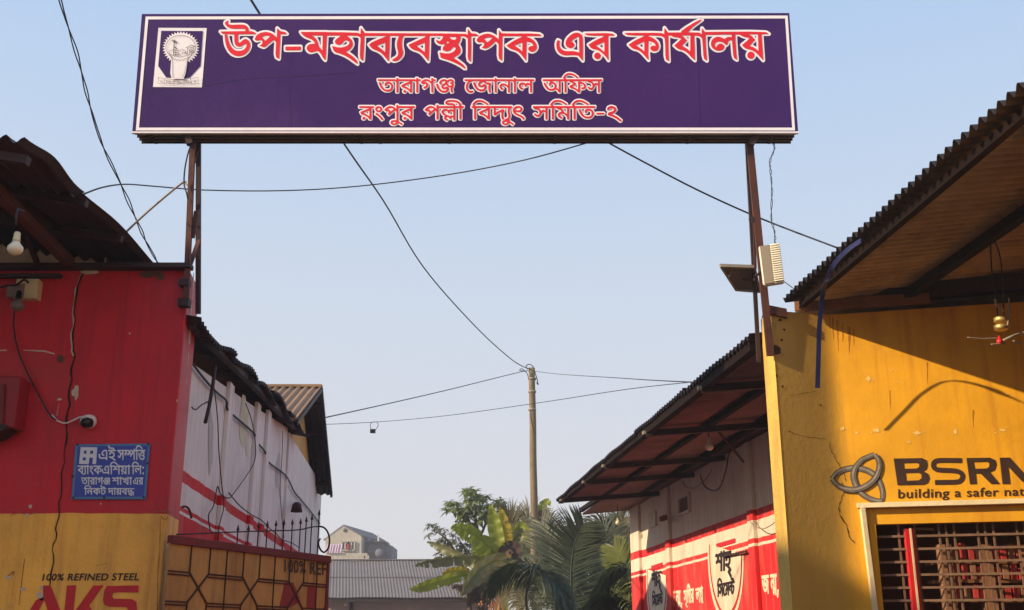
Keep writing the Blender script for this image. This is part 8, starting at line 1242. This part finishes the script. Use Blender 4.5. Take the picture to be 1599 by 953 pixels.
def frond(mb, pts, leaf_len, droop=0.35, roll=0.0, n=100, seed=0, wdt=0.017, ang=0.55, start=0.12, sides=(-1, 1)):
    rnd = random.Random(seed); P_ = px_path(pts, 10); m = len(P_)
    for i in range(n):
        t = start + (1 - start) * (i + 0.5) / n; f = t * (m - 1); k = min(int(f), m - 2); p = P_[k].lerp(P_[k + 1], f - k)
        d = (P_[min(k + 2, m - 1)] - P_[max(k - 1, 0)]).normalized()
        lat = d.cross(VIEW).normalized(); nr = lat.cross(d).normalized()
        lat = (lat * math.cos(roll) + nr * math.sin(roll)).normalized(); nr = lat.cross(d).normalized()
        L = leaf_len * (math.sin(math.pi * (0.12 + 0.80 * t)) ** 0.6) * rnd.uniform(0.85, 1.12)
        for s in sides:
            a = ang + rnd.uniform(-0.10, 0.10) + 0.5 * t
            dr = (lat * s * math.cos(a) + d * math.sin(a) + nr * (rnd.uniform(-0.16, 0.16) - 0.10)).normalized()
            w_ = wdt * rnd.uniform(0.8, 1.15); pp = [p]
            for q_ in range(1, 5):
                dr = (dr + Vector((0, 0, -droop * 0.28 * q_ * rnd.uniform(0.7, 1.3)))).normalized(); pp.append(pp[-1] + dr * L / 4)
            wv = dr.cross(nr).normalized(); vs = []
            for q_, x in enumerate(pp):
                ww = w_ * (0.55, 1.0, 0.9, 0.6, 0.06)[q_]; vs += [x - wv * ww, x + wv * ww]
            mb.add(vs, [(2 * q_, 2 * q_ + 1, 2 * q_ + 3, 2 * q_ + 2) for q_ in range(4)])
    mb.tube(P_, 0.035, 6, 0.010)
    return mb
def palm(name, label, base, crown, fronds, mm='palm'):
    t = thing(name, label, 'palm', base)
    q = MB(); q.tube([base, base.lerp(crown, 0.5), crown], 0.15, 10, 0.11); q.build('trunk', M['bark'], t)
    for i, f in enumerate(fronds):
        pts, L, dr, ro = f[:4]; m2 = f[4] if len(f) > 4 else mm; kw = f[5] if len(f) > 5 else {}
        q = MB(); frond(q, pts, L, dr, ro, seed=i + int(base.x * 10), **kw); q.build('frond', M[m2], t)
    return t
def gnd(u, Y): p = at(u, 960, Y); p.z = 0; return p
palm('coconut_palm', 'young coconut palm with one tall upright frond in the middle right of the pole', gnd(893, 29), at(892, 975, 29),
     [([(891, 975, 29), (892, 930, 29), (893, 880, 29), (899, 845, 28.9), (912, 818, 28.7)], 1.1, 0.08, 0.12, 'palm', dict(n=120, ang=0.30)),
      ([(890, 975, 29), (872, 930, 29.4), (862, 890, 29.7), (858, 850, 30), (846, 815, 30.3)], 1.0, 0.15, 0.3),
      ([(893, 975, 29), (915, 930, 29.4), (935, 890, 29.9), (945, 850, 30.3), (944, 822, 30.6)], 1.1, 0.2, 0.3),
      ([(894, 975, 29), (925, 945, 29), (955, 915, 29), (985, 905, 29), (1004, 912, 29)], 0.9, 0.5, 0.2)])
palm('coconut_palm', 'coconut palm with a frond arching over in front of the pole foot', gnd(842, 27.5), at(842, 985, 27.5),
     [([(862, 985, 27.5), (872, 930, 27.4), (856, 900, 27.2), (832, 885, 27), (800, 884, 26.9), (778, 896, 26.8), (764, 918, 26.7)], 0.85, 0.65, 0.9, 'palm', dict(n=130, wdt=0.016)),
      ([(828, 985, 27.5), (822, 930, 27.2), (838, 897, 27), (862, 905, 26.8), (880, 930, 26.7), (888, 965, 26.6)], 0.8, 0.6, 0.8, 'palm', dict(n=110)),
      ([(838, 985, 27.5), (820, 940, 27.8), (805, 915, 28), (785, 905, 28.2), (765, 912, 28.3)], 0.7, 0.5, 0.5, 'palm_dry')])
palm('coconut_palm', 'coconut palm drooping its frond against the corner of the right lane building', gnd(985, 24), at(985, 985, 24),
     [([(1010, 985, 24), (1010, 930, 24), (990, 893, 23.9), (962, 890, 23.8), (938, 915, 23.7), (920, 955, 23.6)], 0.75, 0.65, 0.8, 'palm', dict(n=120, wdt=0.015)),
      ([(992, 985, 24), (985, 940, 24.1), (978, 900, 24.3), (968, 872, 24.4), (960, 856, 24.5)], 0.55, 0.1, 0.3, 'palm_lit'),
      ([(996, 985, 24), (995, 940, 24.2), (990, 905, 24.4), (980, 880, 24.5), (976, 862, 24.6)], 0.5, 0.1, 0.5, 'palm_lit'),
      ([(990, 985, 24), (965, 950, 23.8), (945, 935, 23.6), (925, 945, 23.5)], 0.6, 0.5, 0.4)])
palm('coconut_palm', 'hazy coconut palm whose feathery crown rises behind by the awning end', gnd(965, 37), at(962, 868, 37),
     [([(962, 870, 37), (955, 840, 37), (940, 822, 37), (920, 822, 37), (900, 836, 37)], 1.1, 0.45, 0.6, 'palm_dry'),
      ([(962, 870, 37), (966, 835, 37), (976, 815, 36.8), (990, 806, 36.6), (1005, 812, 36.5)], 1.0, 0.5, 0.6, 'palm_dry'),
      ([(962, 870, 37), (945, 858, 37), (925, 856, 37), (905, 868, 37), (890, 890, 37)], 1.1, 0.5, 0.6),
      ([(962, 870, 37), (975, 850, 37), (992, 846, 37), (1010, 860, 37)], 1.0, 0.5, 0.6),
      ([(962, 870, 37), (958, 845, 37.2), (962, 822, 37.3), (975, 808, 37.4)], 0.9, 0.3, 0.5),
      ([(962, 870, 37), (950, 880, 36.6), (938, 900, 36.4), (930, 930, 36.3)], 1.1, 0.5, 0.6),
      ([(962, 870, 37), (975, 882, 36.6), (984, 905, 36.4), (988, 930, 36.3)], 1.0, 0.5, 0.6)])
palm('coconut_palm', 'brownish palm behind the banana leaves just left of the pole', gnd(812, 37), at(812, 858, 37),
     [([(812, 860, 37), (806, 835, 37), (798, 815, 37), (788, 806, 37)], 0.9, 0.3, 0.4, 'palm_dry'),
      ([(812, 860, 37), (818, 830, 37), (828, 812, 37), (842, 808, 37)], 0.9, 0.4, 0.4, 'palm_dry'),
      ([(812, 860, 37), (830, 850, 37), (848, 850, 37), (864, 866, 37)], 0.9, 0.5, 0.5),
      ([(812, 860, 37), (800, 858, 37), (785, 866, 37), (776, 884, 37)], 0.9, 0.5, 0.5, 'palm_dry'),
      ([(812, 860, 37), (840, 838, 37), (862, 828, 37), (884, 834, 37)], 1.0, 0.4, 0.5),
      ([(812, 860, 37), (820, 880, 36.6), (826, 905, 36.4), (828, 930, 36.3)], 1.0, 0.5, 0.5)])

def rosette_tree(name, label, base, trunk, clusters, leaf, wd, mm, Y, nleaf=9):
    t = thing(name, label, 'tree', base)
    q = MB()
    for pts, r0, r1 in trunk: q.tube(px_path(pts, 4), r0, 8, r1)
    q.build('trunk', M['bark'], t)
    rnd = random.Random(int(base.x * 7)); q = MB()
    for (u, v, ru, rv, n) in clusters:
        for _ in range(n):
            a = rnd.uniform(0, 6.283); rr = rnd.uniform(0, 1) ** 0.5
            c0 = at(u + ru * rr * math.cos(a), v + rv * rr * math.sin(a), Y + rnd.uniform(-1.1, 1.1))
            for k in range(nleaf):
                th = 6.283 * k / nleaf + rnd.uniform(-.3, .3); el = rnd.uniform(-0.75, 0.35)
                d = Vector((math.cos(th) * math.cos(el), math.sin(th) * math.cos(el), math.sin(el))); L = leaf * rnd.uniform(0.6, 1.2)
                s = d.cross(Vector((0, 0, 1))).normalized(); ww = wd * rnd.uniform(0.7, 1.2); dn = Vector((0, 0, -0.16 * L))
                q.add([c0, c0 + d * L * .45 - s * ww + dn * .2, c0 + d * L + dn, c0 + d * L * .45 + s * ww + dn * .2, c0 + d * L * .5 + dn * .1 + Vector((0, 0, -.01))], [(0, 1, 4), (1, 2, 4), (4, 2, 3), (0, 4, 3)])
    q.build('crown', M[mm], t)
    return t
rosette_tree('broadleaf_tree', 'open tree with star-shaped leaf clusters rising above the banana plant', gnd(752, 38),
    [([(753, 960, 38), (752, 900, 38), (748, 850, 38), (744, 815, 38), (740, 785, 38)], 0.11, 0.03), ([(749, 850, 38), (738, 825, 38), (728, 805, 38), (712, 796, 38)], 0.05, 0.02), ([(748, 845, 38), (760, 815, 38), (768, 795, 38), (778, 785, 38)], 0.05, 0.02), ([(744, 815, 38), (735, 795, 38), (730, 775, 38)], 0.035, 0.015)],
    [(734, 769, 13, 7, 16), (750, 776, 12, 8, 10), (707, 790, 12, 9, 16), (724, 796, 10, 9, 12), (745, 795, 12, 9, 12), (765, 788, 10, 8, 8), (735, 783, 9, 7, 10), (778, 783, 9, 6, 7), (722, 809, 12, 6, 8), (755, 803, 12, 8, 10), (738, 812, 14, 8, 10), (770, 800, 8, 8, 5), (786, 790, 8, 6, 5), (715, 820, 8, 5, 4)], 0.34, 0.055, 'tree_leaf', 38)
rosette_tree('broadleaf_tree', 'sparse grey-green tree lower left of the banana plant', gnd(712, 37),
    [([(735, 960, 37), (728, 900, 37), (715, 870, 37), (700, 845, 37), (682, 830, 37)], 0.08, 0.02), ([(722, 885, 37), (705, 868, 37), (690, 862, 37), (676, 868, 37)], 0.04, 0.015), ([(726, 895, 37), (730, 870, 37), (722, 850, 37), (715, 840, 37)], 0.04, 0.015)],
    [(676, 822, 10, 5, 10), (695, 830, 11, 8, 10), (712, 840, 14, 9, 18), (690, 845, 14, 7, 14), (705, 856, 16, 9, 22), (725, 850, 14, 9, 18), (718, 868, 16, 9, 22), (735, 866, 12, 10, 16), (690, 866, 9, 7, 7), (672, 835, 6, 5, 3), (738, 880, 12, 8, 12)], 0.22, 0.035, 'tree_leaf_grey', 37, 8)
rosette_tree('dark_tree', 'dark dense tree filling the gap behind the palms', gnd(880, 41),
    [([(880, 960, 41), (880, 900, 41), (878, 860, 41)], 0.2, 0.08)],
    [(790, 850, 22, 30, 50), (820, 860, 22, 35, 50), (850, 870, 22, 35, 60), (880, 850, 22, 28, 60), (905, 870, 25, 35, 60), (940, 880, 25, 45, 70), (970, 890, 22, 50, 60), (800, 900, 30, 40, 70), (860, 910, 40, 40, 90), (920, 920, 40, 40, 90), (980, 930, 25, 40, 50), (885, 832, 10, 8, 16), (860, 850, 25, 20, 60), (930, 850, 22, 20, 50), (975, 850, 16, 25, 40), (900, 900, 50, 45, 120), (760, 900, 20, 25, 30), (865, 843, 8, 8, 12)], 0.36, 0.07, 'tree_dark', 41, 8)
rosette_tree('undergrowth_bush', 'dark brush below the banana leaves beside the tin shed', gnd(735, 35.5),
    [([(748, 960, 35.5), (747, 930, 35.5), (745, 915, 35.5)], 0.05, 0.02)],
    [(735, 922, 14, 14, 34), (752, 935, 14, 16, 40), (725, 918, 8, 5, 12), (770, 940, 12, 14, 30), (712, 914, 12, 4, 12)], 0.2, 0.035, 'banana_dry', 35.5, 8)

# =================================================================== HAZE
hz = MB(); hz.box((-60, -30, -1.0), (70, 125, 22.0))
hm = bpy.data.materials.new('thin_winter_haze'); hm.use_nodes = True
hn, hl_ = hm.node_tree.nodes, hm.node_tree.links
hn.remove(hn['Principled BSDF'])
pv = hn.new('ShaderNodeVolumePrincipled'); pv.inputs['Color'].default_value = (0.86, 0.86, 0.90, 1); pv.inputs['Density'].default_value = 0.0022; pv.inputs['Anisotropy'].default_value = 0.2
hl_.new(pv.outputs[0], hn['Material Output'].inputs['Volume'])
tag(hz.build('haze', hm), 'thin pale winter haze over the lane and the far roofs', 'haze', kind='stuff')
